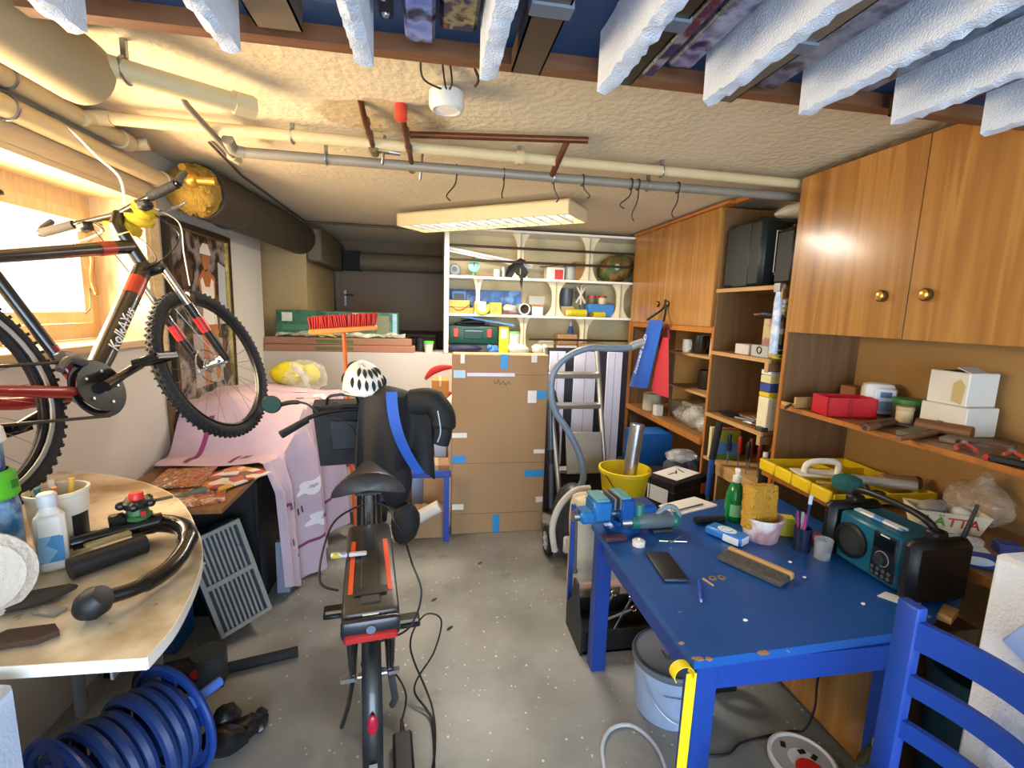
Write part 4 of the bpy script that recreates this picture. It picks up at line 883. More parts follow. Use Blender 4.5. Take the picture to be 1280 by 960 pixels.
part('seat_stays', G().tube([(0.0, -0.15, 0.72), (0.05, -0.24, 0.62), (0.06, -0.42, 0.36)], 0.010, 8).tube([(0.0, -0.15, 0.72), (-0.05, -0.24, 0.62), (-0.06, -0.42, 0.36)], 0.010, 8), FRB, fr_)
part('chain_stays', G().tube([(0.02, -0.02, 0.30), (0.06, -0.15, 0.305), (0.066, -0.43, 0.35)], [0.018, 0.019, 0.013], 10).tube([(-0.02, -0.02, 0.30), (-0.06, -0.15, 0.305), (-0.066, -0.43, 0.35)], [0.018, 0.019, 0.013], 10), FRR, fr_, 'dark red chain stays')
def dt(s): return V((0, 0.12+(0.455-0.12)*s, 0.425+(0.785-0.425)*s))
part('red_patch', G().tube([dt(0.62), dt(0.82)], 0.0348, 14), M('a8321e', 0.35), fr_, 'red band on the down tube'); part('red_patch', G().tube([(0, -0.01, 0.33), (0, -0.05, 0.46)], 0.0188, 12), FRR, fr_)
part('red_patch', G().tube([(0, 0.33, 0.843), (0, 0.26, 0.826)], 0.0272, 12), M('a8321e', 0.35), fr_)
d_ = (dt(1)-dt(0)).normalized()
text('lettering', 'KolkAYus', 0.052, M('cfc9c0', 0.4), fr_, frame_m(dt(0.24)+V((0.0345, 0, 0)), d_, V((0, -d_.z, d_.y))), 0.0008)
rw = wheel(t, (0, -0.43, 0.35), 0.35); fw = wheel(t, (0, 0.66, 0.35), 0.35)
for c in ((0, -0.43, 0.35), (0, 0.66, 0.35)):
    part('brake_disc', G().ring((-0.03, c[1], c[2]), 0.078, 0.004, 'x', 40, 4).ring((-0.03, c[1], c[2]), 0.03, 0.004, 'x', 24, 4), SIL, t)
part('rim_stripe', G().ring((0.028, -0.43, 0.35), 0.30, 0.006, 'x', 48, 6), M('8f8a80', 0.5), rw, 'pale stripe on the tyre wall')
# fork
AXX = V((0, -0.358, 0.934))
fk = part('fork', G().box((0, 0.47, 0.765), (0.15, 0.045, 0.04), (0.36, 0, 0), 0.012), FRB, t)
for s in (-1, 1):
    a = V((s*0.062, 0.475, 0.76)); b = V((s*0.062, 0.662, 0.35))
    part('stanchion', G().cyl(a, a+(b-a)*0.45, 0.0145), M('cfcac0', 0.15, 0.9), fk, 'bare metal stanchion'); part('fork_leg', G().tube([a+(b-a)*0.36, a+(b-a)*0.42, a+(b-a)*0.9, b], [0.020, 0.019, 0.018, 0.014], 12), FRB, fk)
    part('red_decal', G().tube([a+(b-a)*0.5, a+(b-a)*0.66], 0.0203, 12), M('c02a26', 0.35), fk, 'red and white fork decal')
part('fork_brace', G().tube(spline([(-0.062, 0.56, 0.60), (-0.05, 0.60, 0.66), (0, 0.615, 0.68), (0.05, 0.60, 0.66), (0.062, 0.56, 0.60)], 5), 0.012, 8), FRB, fk)
# bar, stem, levers
hb = part('handlebar', G().tube([(-0.31, 0.385, 1.01), (-0.12, 0.41, 1.005), (0, 0.43, 1.0), (0.12, 0.41, 1.005), (0.31, 0.385, 1.01)], 0.013, 12), FRB, t)
part('stem', G().tube([(0, 0.405, 0.915), (0, 0.395, 0.945), (0, 0.43, 1.0)], [0.026, 0.024, 0.022], 12), FRB, hb)
for s in (-1, 1):
    part('grip', G().tube([(s*0.17, 0.40, 1.006), (s*0.30, 0.386, 1.01)], 0.0175, 12), M('3a3631', 0.8) if s < 0 else RUB, hb)
    part('bar_end', G().tube([(s*0.305, 0.386, 1.01), (s*0.31, 0.41, 1.04), (s*0.305, 0.455, 1.075)], [0.016, 0.013, 0.012], 10), DKGRY, hb)
    part('shifter', G().box((s*0.135, 0.405, 0.985), (0.05, 0.045, 0.035), None, 0.01), BLK, hb)
    part('brake_lever', G().tube(spline([(s*0.11, 0.43, 1.0), (s*0.13, 0.48, 0.985), (s*0.20, 0.48, 0.975), (s*0.26, 0.465, 0.97)], 4), 0.006, 8), SIL, hb)
for k, pts in enumerate(([(0.11, 0.44, 1.0), (0.1, 0.62, 0.98), (0.06, 0.64, 0.85), (0.06, 0.60, 0.70)], [(-0.11, 0.44, 1.0), (-0.08, 0.6, 0.96), (-0.03, 0.58, 0.84), (-0.02, 0.44, 0.80)], [(0.12, 0.42, 0.98), (0.13, 0.55, 0.90), (0.08, 0.48, 0.80), (0.03, 0.40, 0.76)], [(-0.12, 0.42, 0.98), (-0.10, 0.5, 0.78), (-0.06, 0.42, 0.66), (0.0, 0.36, 0.62)])):
    part('cable', G().tube(spline(pts, 8), 0.0028, 6), M('d9d4c8', 0.4) if k == 0 else BLK, hb)
# cranks, rings, chain
ck = part('crankset', G().lathe([(0.075, -0.002), (0.096, -0.002), (0.098, 0), (0.096, 0.002), (0.075, 0.002), (0.075, -0.002)], (0.05, 0, 0.30), 44, Mx.Rotation(PI/2, 4, 'Y')).lathe([(0, 0.010), (0.078, 0.010), (0.080, 0.013), (0, 0.013)], (0.05, 0, 0.30), 40, Mx.Rotation(PI/2, 4, 'Y')).lathe([(0.03, -0.012), (0.06, -0.012), (0.06, -0.009), (0.03, -0.009), (0.03, -0.012)], (0.05, 0, 0.30), 32, Mx.Rotation(PI/2, 4, 'Y')), M('201f20', 0.3, 0.5), t)
for k in range(5): part('bolt', G().cyl((0.062, 0.055*math.cos(k*1.257), 0.30+0.055*math.sin(k*1.257)), (0.068, 0.055*math.cos(k*1.257), 0.30+0.055*math.sin(k*1.257)), 0.005, n=8), SIL, ck)
for s, (py, pz) in ((1, (0.155, 0.36)), (-1, (-0.155, 0.24))):
    part('crank', G().tube([(s*0.075, 0, 0.30), (s*0.08, py*0.5, 0.30+(pz-0.3)*0.5), (s*0.085, py, pz)], [0.019, 0.014, 0.016], 10), FRB, ck)
    pd = part('pedal', G().box((s*0.145, py, pz), (0.10, 0.10, 0.004), None).bb((s*0.145-0.05, py-0.05, pz-0.014), (s*0.145+0.05, py-0.04, pz+0.014), 0.003).bb((s*0.145-0.05, py+0.04, pz-0.014), (s*0.145+0.05, py+0.05, pz+0.014), 0.003).bb((s*0.145-0.05, py-0.05, pz-0.012), (s*0.145-0.04, py+0.05, pz+0.012), 0.003).bb((s*0.145+0.04, py-0.05, pz-0.012), (s*0.145+0.05, py+0.05, pz+0.012), 0.003).cyl((s*0.085, py, pz), (s*0.19, py, pz), 0.012, n=10), M('1c1c1d', 0.25, 0.4), t)
part('front_derailleur', G().tube(spline([(0.06, -0.02, 0.385), (0.06, -0.07, 0.40), (0.06, -0.11, 0.37)], 5), 0.012, 8).box((0.03, -0.05, 0.41), (0.04, 0.04, 0.05), None, 0.008), M('6a6764', 0.3, 0.6), t)
part('cassette', G().lathe([(0.02, 0), (0.05, 0), (0.05, 0.004), (0.042, 0.005), (0.042, 0.012), (0.033, 0.013), (0.033, 0.02), (0.02, 0.02)], (0.045, -0.43, 0.35), 32, Mx.Rotation(PI/2, 4, 'Y')), STEEL, t)
part('chain', G().tube([(0.052, 0.0, 0.205), (0.055, -0.30, 0.235), (0.055, -0.41, 0.25)], 0.005, 6).tube([(0.052, -0.01, 0.395), (0.055, -0.42, 0.395)], 0.005, 6), M('3b332a', 0.5, 0.6), t)
part('rear_derailleur', G().tube([(0.06, -0.42, 0.33), (0.065, -0.41, 0.27), (0.06, -0.38, 0.22)], 0.014, 8).cyl((0.05, -0.41, 0.25), (0.06, -0.41, 0.25), 0.022), DKGRY, t)
part('seatpost', G().cyl((0, -0.16, 0.78), (0, -0.205, 0.93), 0.0135), SIL, t)
part('saddle', G().ball((0, -0.26, 0.955), (0.07, 0.10, 0.022), 16).ball((0, -0.12, 0.958), (0.03, 0.12, 0.018), 14), BLK, t)
mw = MB.matrix_world
p1 = mw @ V((0.05, 0.415, 1.016)); p2 = V((-1.43, 2.24, 2.374))
one('hanging_rope', G().tube(spline([p2+V((0.0, -0.015, 0.002)), V((-1.385, 2.24, 2.34)), p1*0.3+p2*0.7+V((0.06, 0, -0.03)), p1*0.75+p2*0.25+V((0.04, 0, 0.03)), p1], 6), 0.0045, 6), M('e8e2d6', 0.5), 'white cord from the wall pipe holding up the mountain bike handlebar', 'cord')
p3 = mw @ V((0.0, -0.2, 0.97)); one('hanging_strap', G().tube([p3, (p3.x, p3.y, 2.5)], 0.006, 6), BLK, 'black strap from the ceiling holding up the mountain bike saddle', 'strap')
g = G()
for k, (a, b, c) in enumerate(((-0.05, 0.46, 0.975), (0.06, 0.455, 0.965), (0.10, 0.44, 0.985), (0.0, 0.47, 0.955))): g.ball(mw @ V((a, b, c)), (0.05, 0.035, 0.028), 14, (0.4*k, 0.3, 0.5*k), 0.16, k+3)
one('yellow_rag', g, M('c7a31c', 0.8, var=0.25), 'yellow rag tucked under the mountain bike handlebar', 'rag')

# ------------------------------------------------------------------ electric bicycle seen from behind
t = thing('electric_bicycle', 'black electric city bicycle on the floor seen from behind, with a rack battery', 'bicycle', (-0.275, 2.10, 0), 0.13)
EB = t
EBK = M('17181b', 0.3, coat=0.3)
w_ = wheel(t, (0, -0.46, 0.35), 0.35, tread=False); wheel(t, (0, 0.66, 0.35), 0.35, tread=False)
def fender(cy, a0, a1, nm):
    return part(nm, G().sheet(lambda u, v: ((v-0.5)*0.06, cy+(0.372-0.012*abs(2*v-1)**2)*math.cos(a0+(a1-a0)*u), 0.35+(0.372-0.012*abs(2*v-1)**2)*math.sin(a0+(a1-a0)*u)), 40, 6, 0.003), EBK, t)
fd = fender(-0.46, 0.35, PI+0.45, 'rear_fender'); fender(0.66, 0.3, PI*0.95, 'front_fender')
part('red_reflector', G().ball((0, -0.815, 0.47), (0.016, 0.010, 0.035), 12), M('a3142c', 0.2), fd, 'red reflector on the rear fender'); part('fender_stripe', G().bb((-0.012, -0.852, 0.33), (0.012, -0.838, 0.36)), M('c9c9cc', 0.3), fd)
part('mud_flap', G().sheet(lambda u, v: ((v-0.5)*0.062, -0.828-0.01*u, 0.26-0.16*u), 4, 4, 0.003), RUB, fd)
part('frame', G().tube(spline([(0, 0.50, 0.82), (0, 0.40, 0.60), (0, 0.25, 0.42), (0, 0.0, 0.30)], 6), 0.036, 12).tube([(0, 0, 0.30), (0, -0.14, 0.72)], 0.019, 12).tube([(0, 0.49, 0.80), (0, 0.455, 0.95)], 0.024, 12).tube([(0.03, 0, 0.29), (0.065, -0.15, 0.31), (0.065, -0.46, 0.35)], 0.012, 8).tube([(-0.03, 0, 0.29), (-0.065, -0.15, 0.31), (-0.065, -0.46, 0.35)], 0.012, 8).tube([(0.02, -0.13, 0.66), (0.065, -0.25, 0.6), (0.065, -0.46, 0.36)], 0.009, 8).tube([(-0.02, -0.13, 0.66), (-0.065, -0.25, 0.6), (-0.065, -0.46, 0.36)], 0.009, 8), EBK, t)
part('fork', G().tube([(0.05, 0.52, 0.72), (0.06, 0.66, 0.35)], 0.014, 10).tube([(-0.05, 0.52, 0.72), (-0.06, 0.66, 0.35)], 0.014, 10).box((0, 0.515, 0.735), (0.14, 0.04, 0.04), None, 0.01), EBK, t)
part('seatpost', G().cyl((0, -0.13, 0.68), (0, -0.155, 0.96), 0.0155), SIL, t)
part('axle_nut', G().cyl((-0.11, -0.46, 0.35), (-0.06, -0.46, 0.35), 0.016, n=6), CHR, t); part('axle_nut', G().cyl((0.06, -0.46, 0.35), (0.10, -0.46, 0.35), 0.014, n=6), CHR, t)
for s in (-1, 1): part('rack_strut', G().tube([(s*0.07, -0.46, 0.37), (s*0.075, -0.47, 0.6), (s*0.06, -0.50, 0.745)], 0.006, 8).tube([(s*0.075, -0.46, 0.37), (s*0.075, -0.66, 0.745)], 0.006, 8).tube([(s*0.06, -0.82, 0.752), (s*0.06, -0.2, 0.752)], 0.008, 8), EBK, t)
# saddle: broad at the back, narrow nose
def sad(u, v):
    y = -0.34+0.33*u; k = min(1, (u/0.10))**0.5 if u < 0.10 else 1.0
    w = (0.128*(1-u)**0.9+0.026)*k*(1 if u < 0.93 else max(0.05, (1-u)/0.07)); a = 2*PI*v
    s_ = math.sin(a); h = (0.042+0.022*(1-u)) if s_ > 0 else 0.022
    return (w*math.cos(a), y, 1.0+0.022*(1-u)+h*k*s_*(1 if u < 0.93 else (1-u)/0.07)-0.03*abs(math.cos(a))**3*k)
sd = part('saddle', G().sheet(sad, 22, 24), M('2b2422', 0.35, bump=0.05), t, 'broad dark leather saddle')
part('saddle_base', G().box((0, -0.14, 0.972), (0.10, 0.22, 0.014), None, 0.005), BLK, sd); part('saddle_rail', G().tube([(0.025, -0.24, 0.965), (0.025, -0.02, 0.965)], 0.004, 6).tube([(-0.025, -0.24, 0.965), (-0.025, -0.02, 0.965)], 0.004, 6), SIL, sd)
# battery on the rack
bt = part('battery', G().box((0, -0.50, 0.795), (0.165, 0.60, 0.07), None, 0.02, 2), M('38322c', 0.35), t)
part('battery_groove', G().bb((-0.028, -0.76, 0.829), (0.028, -0.25, 0.834), 0.002), M('2c2722', 0.5), bt); part('handle_recess', G().bb((-0.05, -0.72, 0.8345), (0.05, -0.68, 0.8365), 0.001).bb((-0.02, -0.44, 0.8345), (0.02, -0.28, 0.8365), 0.001), BLK, bt)
for s in (-1, 1): part('orange_stripe', G().prism([(s*0.052, -0.70), (s*0.066, -0.70), (s*0.064, -0.36), (s*0.048, -0.36)], 0.829, 0.8325, 'z'), M('e0562a', 0.5), bt, 'orange reflective stripe')
tl = part('tail_light', G().box((0, -0.812, 0.790), (0.165, 0.03, 0.06), None, 0.012, 2), M('141720', 0.25), bt)
part('red_lens', G().box((0, -0.826, 0.768), (0.15, 0.016, 0.028), None, 0.007), M('a3201c', 0.2), bt, 'red tail light lens'); part('lock_button', G().cyl((0, -0.823, 0.795), (0, -0.834, 0.795), 0.013, n=18), M('6d7f8c', 0.3, 0.6), bt); part('white_mark', G().box((0, -0.80, 0.8215), (0.045, 0.006, 0.001)), WHT, bt)
# bars
hb = part('handlebar', G().tube(spline([(-0.40, 0.36, 1.075), (-0.26, 0.44, 1.145), (-0.10, 0.50, 1.16), (0, 0.51, 1.15), (0.10, 0.50, 1.16), (0.26, 0.44, 1.145), (0.40, 0.36, 1.075)], 5), 0.012, 10), EBK, t)
part('stem', G().tube([(0, 0.46, 0.94), (0, 0.455, 1.09), (0, 0.51, 1.15)], 0.018, 10), EBK, hb)
for s in (-1, 1): part('grip', G().tube([(s*0.29, 0.422, 1.128), (s*0.405, 0.358, 1.072)], [0.017, 0.02], 12), RUB, hb); part('brake_lever', G().tube(spline([(s*0.24, 0.47, 1.15), (s*0.27, 0.52, 1.13), (s*0.37, 0.46, 1.08)], 4), 0.006, 8), BLK, hb)
part('mirror_arm', G().tube(spline([(-0.24, 0.45, 1.155), (-0.30, 0.48, 1.20), (-0.37, 0.50, 1.205), (-0.42, 0.50, 1.195)], 5), [0.006]*8+[0.012]*8, 8), BLK, hb)
mi = part('mirror', G().lathe([(0, -0.012), (0.03, -0.010), (0.045, 0), (0.047, 0.006), (0.043, 0.009), (0, 0.009)], (-0.462, 0.49, 1.20), 24, Mx.Rotation(PI/2+0.1, 4, 'X')), BLK, hb)
part('mirror_glass', G().lathe([(0, 0.0085), (0.041, 0.0085), (0.041, 0.0105), (0, 0.0105)], (-0.462, 0.49, 1.20), 24, Mx.Rotation(PI/2+0.1, 4, 'X')), M('4f7068', 0.12, 0.6), hb)
for k, pts in enumerate(([(-0.24, 0.48, 1.14), (-0.15, 0.60, 1.18), (-0.05, 0.58, 1.0), (-0.02, 0.5, 0.85)], [(0.24, 0.48, 1.14), (0.12, 0.62, 1.15), (0.04, 0.58, 0.98), (0.02, 0.5, 0.84)], [(-0.20, 0.46, 1.14), (-0.08, 0.36, 1.10), (-0.03, 0.42, 0.95), (0.0, 0.44, 0.80)])): part('cable', G().tube(spline(pts, 7), 0.003, 6), BLK, hb)
cs = part('crankset', G().lathe([(0.06, -0.002), (0.088, -0.002), (0.088, 0.002), (0.06, 0.002), (0.06, -0.002)], (0.055, 0, 0.29), 36, Mx.Rotation(PI/2, 4, 'Y')).cyl((-0.06, 0, 0.29), (0.08, 0, 0.29), 0.014), DKGRY, t)
for s, (py, pz) in ((1, (-0.09, 0.29)), (-1, (0.12, 0.25))):
    part('crank', G().tube([(s*0.08, 0, 0.29), (s*0.095, py, pz)], 0.012, 8), DKGRY, cs); part('pedal', G().box((s*0.165, py, pz), (0.10, 0.075, 0.022), (0.25, 0, 0), 0.006), BLK, t)
    for k in (-0.024, 0.024): part('pedal_reflector', G().box((s*0.165, py+k, pz+0.012), (0.08, 0.014, 0.004), (0.25, 0, 0)), M('b9b3a0', 0.2, 0.5), t)
part('kickstand', G().tube([(-0.07, -0.42, 0.30), (-0.09, -0.36, 0.15), (-0.12, -0.30, 0.008)], 0.009, 8), EBK, t)
part('derailleur', G().tube([(0.07, -0.45, 0.33), (0.085, -0.45, 0.22), (0.075, -0.42, 0.17)], 0.013, 8), DKGRY, t)
# helmet, jacket, bag
hm = thing('cycling_helmet', 'white vented cycling helmet resting on the jacket over the handlebar', 'helmet', (-0.352, 2.575, 1.258), 0.5)
def he(u, v, k=1.0, dz=0):
    a = 2*PI*u; b = 0.5*PI*v
    r = math.cos(b)**0.75
    return (0.105*k*r*math.cos(a), 0.14*k*r*math.sin(a), 0.15*k*math.sin(b)*(1+0.12*math.sin(a))+dz+0.012*math.cos(2*a)*(1-v))
part('shell', G().sheet(lambda u, v: he(u, v), 40, 14, 0.006), M('e8e4dc', 0.3), hm)
for k in range(-3, 4):
    for (v0, v1) in ((0.14, 0.40), (0.46, 0.78)):
        if abs(k) == 3 and v0 > 0.4: continue
        for sgn in (1, -1):
            u0 = 0.25*sgn+0.052*k*(1+0.5*v0)
            pts = [V(he(u0+0.004*k*(s-0.5), v0+(v1-v0)*s, 1.012)) for s in (0, 0.25, 0.5, 0.75, 1)]
            part('vent', G().tube(pts, [0.002, 0.008, 0.0105, 0.008, 0.002], 8), M('191716', 0.7), hm)
part('liner', G().sheet(lambda u, v: he(u, v, 0.93, -0.012), 24, 8, 0.004), BLK, hm); part('rim', G().ring((0, 0, 0), 0.1, 0.006, 'z', 40, 6).xf(Mx.Diagonal((1.03, 1.39, 1, 1))), M('cfcbc2', 0.4), hm)
JK = M('131315', 0.75, var=0.2)
t = thing('black_jacket', 'black jacket with a bright blue band draped over the electric bicycle handlebar', 'jacket', (-0.2, 2.5, 0.75), world=True)
def jk(u, v):
    x = -0.36+0.36*u+0.04*v*(u-0.5); d = 0.035*math.sin(9*u+1)+0.02*math.sin(21*u)*v
    z = 1.265-0.07*(u-0.35)**2*4-(0.40-0.10*u)*v
    return (x, 2.42-0.07*math.sin(PI*v*0.6)+d, z)
part('body', G().sheet(jk, 26, 14, 0.012).sheet(lambda u, v: (jk(u, v*0.9)[0], 2.60+0.04*math.sin(8*u), jk(u, v*0.9)[2]), 20, 8, 0.012).sheet(lambda u, v: (jk(u, 0)[0], jk(u, 0)[1]+(2.60+0.04*math.sin(8*u)-jk(u, 0)[1])*v, jk(u, 0)[2]+0.035*math.sin(PI*v)), 26, 8, 0.012), JK, t)
part('sleeve', G().tube(spline([(-0.10, 2.48, 1.21), (0.0, 2.45, 1.22), (0.055, 2.42, 1.16), (0.055, 2.40, 1.08), (0.04, 2.40, 1.02)], 6), [0.075]*8+[0.065]*9+[0.05]*8, 16), JK, t)
part('blue_band', G().sheet(lambda u, v: (-0.19+0.022*(v-0.5)*2.4+0.13*u*u, 2.318-0.03*math.sin(PI*u)+0.03*u, 1.30-0.42*u), 14, 3, 0.006), M('2457b4', 0.6), t, 'bright blue band'); part('white_piping', G().tube(spline([(0.03, 2.345, 1.20), (0.045, 2.335, 1.10), (0.03, 2.345, 1.04)], 5), 0.003, 6), M('a9c4d8', 0.5), t)
part('hanging_hem', G().ball((-0.185, 2.47, 0.80), (0.085, 0.07, 0.15), 18, noise=0.03, seed=2), JK, t)
one('black_pouch', G().ball((-0.135, 2.44, 0.57), (0.075, 0.065, 0.115), 18, (0, 0.15, 0), 0.04, 5).tube([(-0.15, 2.46, 0.66), (-0.18, 2.48, 0.82)], 0.008, 6), JK, 'black pouch dangling low beside the electric bicycle seatpost', 'pouch')
t = thing('handlebar_bag', 'big black bag hanging at the front of the electric bicycle handlebar', 'bag', (-0.48, 2.68, 0.85), 0.16)
part('bag_body', G().add([(-0.15, 0.10, 0.33), (0.15, 0.10, 0.33), (0.15, -0.10, 0.33), (-0.15, -0.10, 0.33), (-0.12, 0.08, 0), (0.12, 0.08, 0), (0.12, -0.08, 0), (-0.12, -0.08, 0)], [(0, 1, 2, 3), (7, 6, 5, 4), (0, 4, 5, 1), (1, 5, 6, 2), (2, 6, 7, 3), (3, 7, 4, 0)]), M('1a1c1c', 0.7, bump=0.2), t)
part('bag_handle', G().tube(spline([(-0.08, -0.06, 0.33), (-0.06, -0.08, 0.38), (0.06, -0.08, 0.38), (0.08, -0.06, 0.33)], 5), 0.008, 8), BLK, t); part('pocket', G().box((0.02, -0.098, 0.17), (0.16, 0.02, 0.16), (0.06, 0, 0), 0.006), M('22262a', 0.6), t)
one('folding_knife', G().box((0, 0, 0.010), (0.055, 0.02, 0.018), None, 0.004).box((0.062, 0, 0.008), (0.06, 0.018, 0.012), None, 0.003), PRINT(['c9c9cc', 'b9a62c', '8c8c90'], 22, 0.3), 'silver and yellow pocket tool lying across the rack battery', 'tool', loc=(-0.315, 1.62, 0.834), rz=0.1)
ch = thing('battery_charger', 'black charger brick on the floor with cables looping up to the electric bicycle', 'charger', (-0.10, 1.60, 0), 0.1)
part('brick', G().box((0, 0, 0.028), (0.075, 0.19, 0.055), None, 0.01), BLK, ch); part('plug', G().cyl((0, 0.095, 0.03), (0, 0.15, 0.05), 0.012, 0.006, n=10), BLK, ch)
for pts in (([(0, 0.14, 0.045), (0.02, 0.22, 0.1), (-0.04, 0.32, 0.14), (-0.16, 0.36, 0.15), (-0.10, 0.42, 0.2), (0.04, 0.36, 0.3), (0.10, 0.42, 0.42), (0.06, 0.47, 0.55), (0.02, 0.40, 0.72), (-0.02, 0.40, 0.8)]),
            ([(0, -0.09, 0.03), (0.10, -0.06, 0.01), (0.13, 0.2, 0.02), (0.05, 0.42, 0.16), (0.12, 0.52, 0.24), (0.20, 0.50, 0.22), (0.16, 0.42, 0.12), (0.06, 0.30, 0.05), (0.12, 0.16, 0.01), (0.10, -0.14, 0.008), (0.04, -0.4, 0.008)]),
            ([(-0.02, 0.38, 0.8), (-0.04, 0.40, 0.85), (-0.12, 0.42, 0.87), (-0.24, 0.34, 0.85), (-0.28, 0.22, 0.80), (-0.285, 0.10, 0.72), (-0.22, 0.06, 0.70)])):
    part('cable', G().tube(spline(pts, 10), 0.0045, 6), BLK, ch)

# ------------------------------------------------------------------ rear of the room
def carton(name, label, lo, hi, mat=None, group=None, seam=True, cat='box'):
    t = thing(name, label, cat, ((lo[0]+hi[0])/2, (lo[1]+hi[1])/2, lo[2]), group=group, world=True)
    part('carton', G().bb(lo, hi, 0.004), mat or CARD, t, smooth=False)
    if seam: part('tape', G().bb((lo[0]+(hi[0]-lo[0])*0.44, lo[1]-0.001, hi[2]-0.05), ((lo[0]+(hi[0]-lo[0])*0.56), hi[1], hi[2]+0.001)), M('c9b48c', 0.35), t)
    return t
BTP = M('2389c4', 0.45); WTP = M('e4dfd2', 0.5)
t = thing('tall_carton', 'tall flat brown carton with blue and white tape patches standing on the floor', 'box', (0.505, 3.53, 0), world=True)
part('carton', G().bb((0.150, 3.44, 0.0), (0.862, 3.60, 1.385), 0.006), M('a5825c', 0.85, var=0.10, sc=2.5), t, smooth=False)
def X(px): return 0.150+(px-565)*0.712/117
def Zc(py): return 1.385-(py-443)*1.385/222
for (a, b, c, d, m, nm) in ((622, 631, 443, 460, BTP, 'blue_tape'), (668, 681, 486, 496, BTP, 'blue_tape'), (566, 582, 565, 574, BTP, 'blue_tape'), (656, 681, 585, 594, BTP, 'blue_tape'), (617, 626, 642, 664, BTP, 'blue_tape'), (657, 668, 486, 501, M('e9e6e0', 0.5), 'paper_label'),
                            (565, 583, 537, 543, WTP, 'white_tape'), (667, 681, 559, 564, WTP, 'white_tape'), (566, 580, 626, 633, WTP, 'white_tape'), (672, 681, 620, 627, WTP, 'white_tape'), (574, 579, 443, 454, WTP, 'white_tape'), (660, 667, 443, 452, WTP, 'white_tape'), (566, 580, 462, 471, M('a9cfe0', 0.4), 'torn_label'), (582, 640, 465, 469, M('d9cfe0', 0.4), 'torn_label')):
    part(nm, G().bb((X(a), 3.4375, Zc(d)), (X(b), 3.441, Zc(c))), m, t)
for z in (Zc(467), Zc(575), Zc(639)): part('fold_seam', G().bb((0.155, 3.4385, z-0.002), (0.857, 3.441, z+0.002)), M('8a6a48', 0.9), t)
part('pen_scribble', G().tube(spline([(X(614), 3.438, Zc(473)), (X(617), 3.438, Zc(478)), (X(620), 3.438, Zc(473)), (X(622), 3.438, Zc(479)), (X(626), 3.438, Zc(475)), (X(629), 3.438, Zc(479)), (X(633), 3.438, Zc(475)), (X(635), 3.438, Zc(479))], 4), 0.002, 4), M('6a5238', 0.8), t)
# rolls and cartons between the bicycle and the tall carton
PAP = M('d9d2c4', 0.7, bump=0.2, bsc=60)
for (a, b, lb) in (((-0.40, 3.40, 0.462), (0.34, 3.80, 1.15), 'long white paper covered roll slanting up behind the tall carton'), ((-0.30, 3.345, 0.085), (0.06, 3.36, 0.27), 'short white roll propped low on the small cartons')):
    t = thing('paper_roll', lb, 'roll', a, world=True); part('roll', G().cyl(a, b, 0.046, n=20), PAP, t)
    d = (V(b)-V(a)).normalized(); part('core', G().cyl(V(a)-d*0.002, V(a)+d*0.01, 0.03, n=16), CARD, t)
carton('small_carton', 'small brown carton low in front of the rolls with a white tape end', (-0.20, 3.40, 0.0), (0.10, 3.58, 0.20)); carton('small_carton', 'torn brown carton beside the lower left edge of the tall carton', (-0.06, 3.60, 0.0), (0.14, 3.80, 0.50))
carton('orange_carton', 'orange brown carton behind the slanting paper roll', (0.0, 3.92, 0.5), (0.14, 4.15, 1.12), M('b87a3c', 0.8)); carton('base_carton', 'wide brown carton carrying the orange brown carton near the low wall', (-0.28, 3.93, 0.0), (0.14, 4.35, 0.495), M('9a7248', 0.85))
one('pale_panel', G().bb((-0.16, 3.86, 0.0), (0.12, 3.88, 0.84)), M('a9b9d8', 0.4), 'pale blue white panel standing behind the paper roll', 'panel')
one('blue_beam', G().box((-0.03, 3.36, 0.515), (0.34, 0.05, 0.045), None, 0.008).bb((0.09, 3.34, 0.0), (0.13, 3.38, 0.5)), M('1d3f9c', 0.4), 'dark blue metal bar frame with one leg in front of the tall carton side', 'frame bar')
t = thing('blue_trolley', 'dark blue wheeled trolley behind the electric bicycle near the pink cloth', 'trolley', (-0.58, 3.93, 0))
part('deck', G().bb((-0.25, -0.2, 0.16), (0.25, 0.2, 0.24), 0.01), M('1c3a86', 0.45), t); part('plank', G().bb((-0.24, -0.21, 0.245), (0.24, 0.18, 0.29)), WOOD('b88a4a', '946a34', 'x'), t); part('load', G().bb((-0.2, -0.17, 0.291), (0.2, 0.17, 0.42), 0.02), M('1b3578', 0.5), t)
for x in (-0.2, 0.2):
    for y in (-0.16, 0.16): part('wheel', G().cyl((x-0.025, y, 0.075), (x+0.025, y, 0.075), 0.075, n=20), RUB, t)
# broom
t = thing('broom', 'red bristled broom standing upside down on an orange handle', 'broom', (-0.52, 3.30, 0), world=True)
part('handle', G().cyl((-0.52, 3.30, 0), (-0.575, 3.30, 1.53), 0.013, n=12), ORG, t); hd = part('head', G().box((-0.575, 3.30, 1.545), (0.43, 0.06, 0.035), (0, -0.09, 0), 0.006), M('c9772c', 0.5), t)
g = G(); rn = random.Random(4)
for i in range(30):
    for j in range(4):
        x = -0.20+0.40*i/29; y = 3.277+0.0155*j; z = 1.563+0.09*x; dx = (rn.random()-0.5)*0.02+0.03*x
        g.tube([(-0.575+x, y, z), (-0.575+x+dx, y+(j-1.5)*0.006, z+0.075+0.01*rn.random())], [0.005, 0.007], 5)
part('bristles', g, M('a81f1a', 0.7), t)['kind'] = 'stuff'
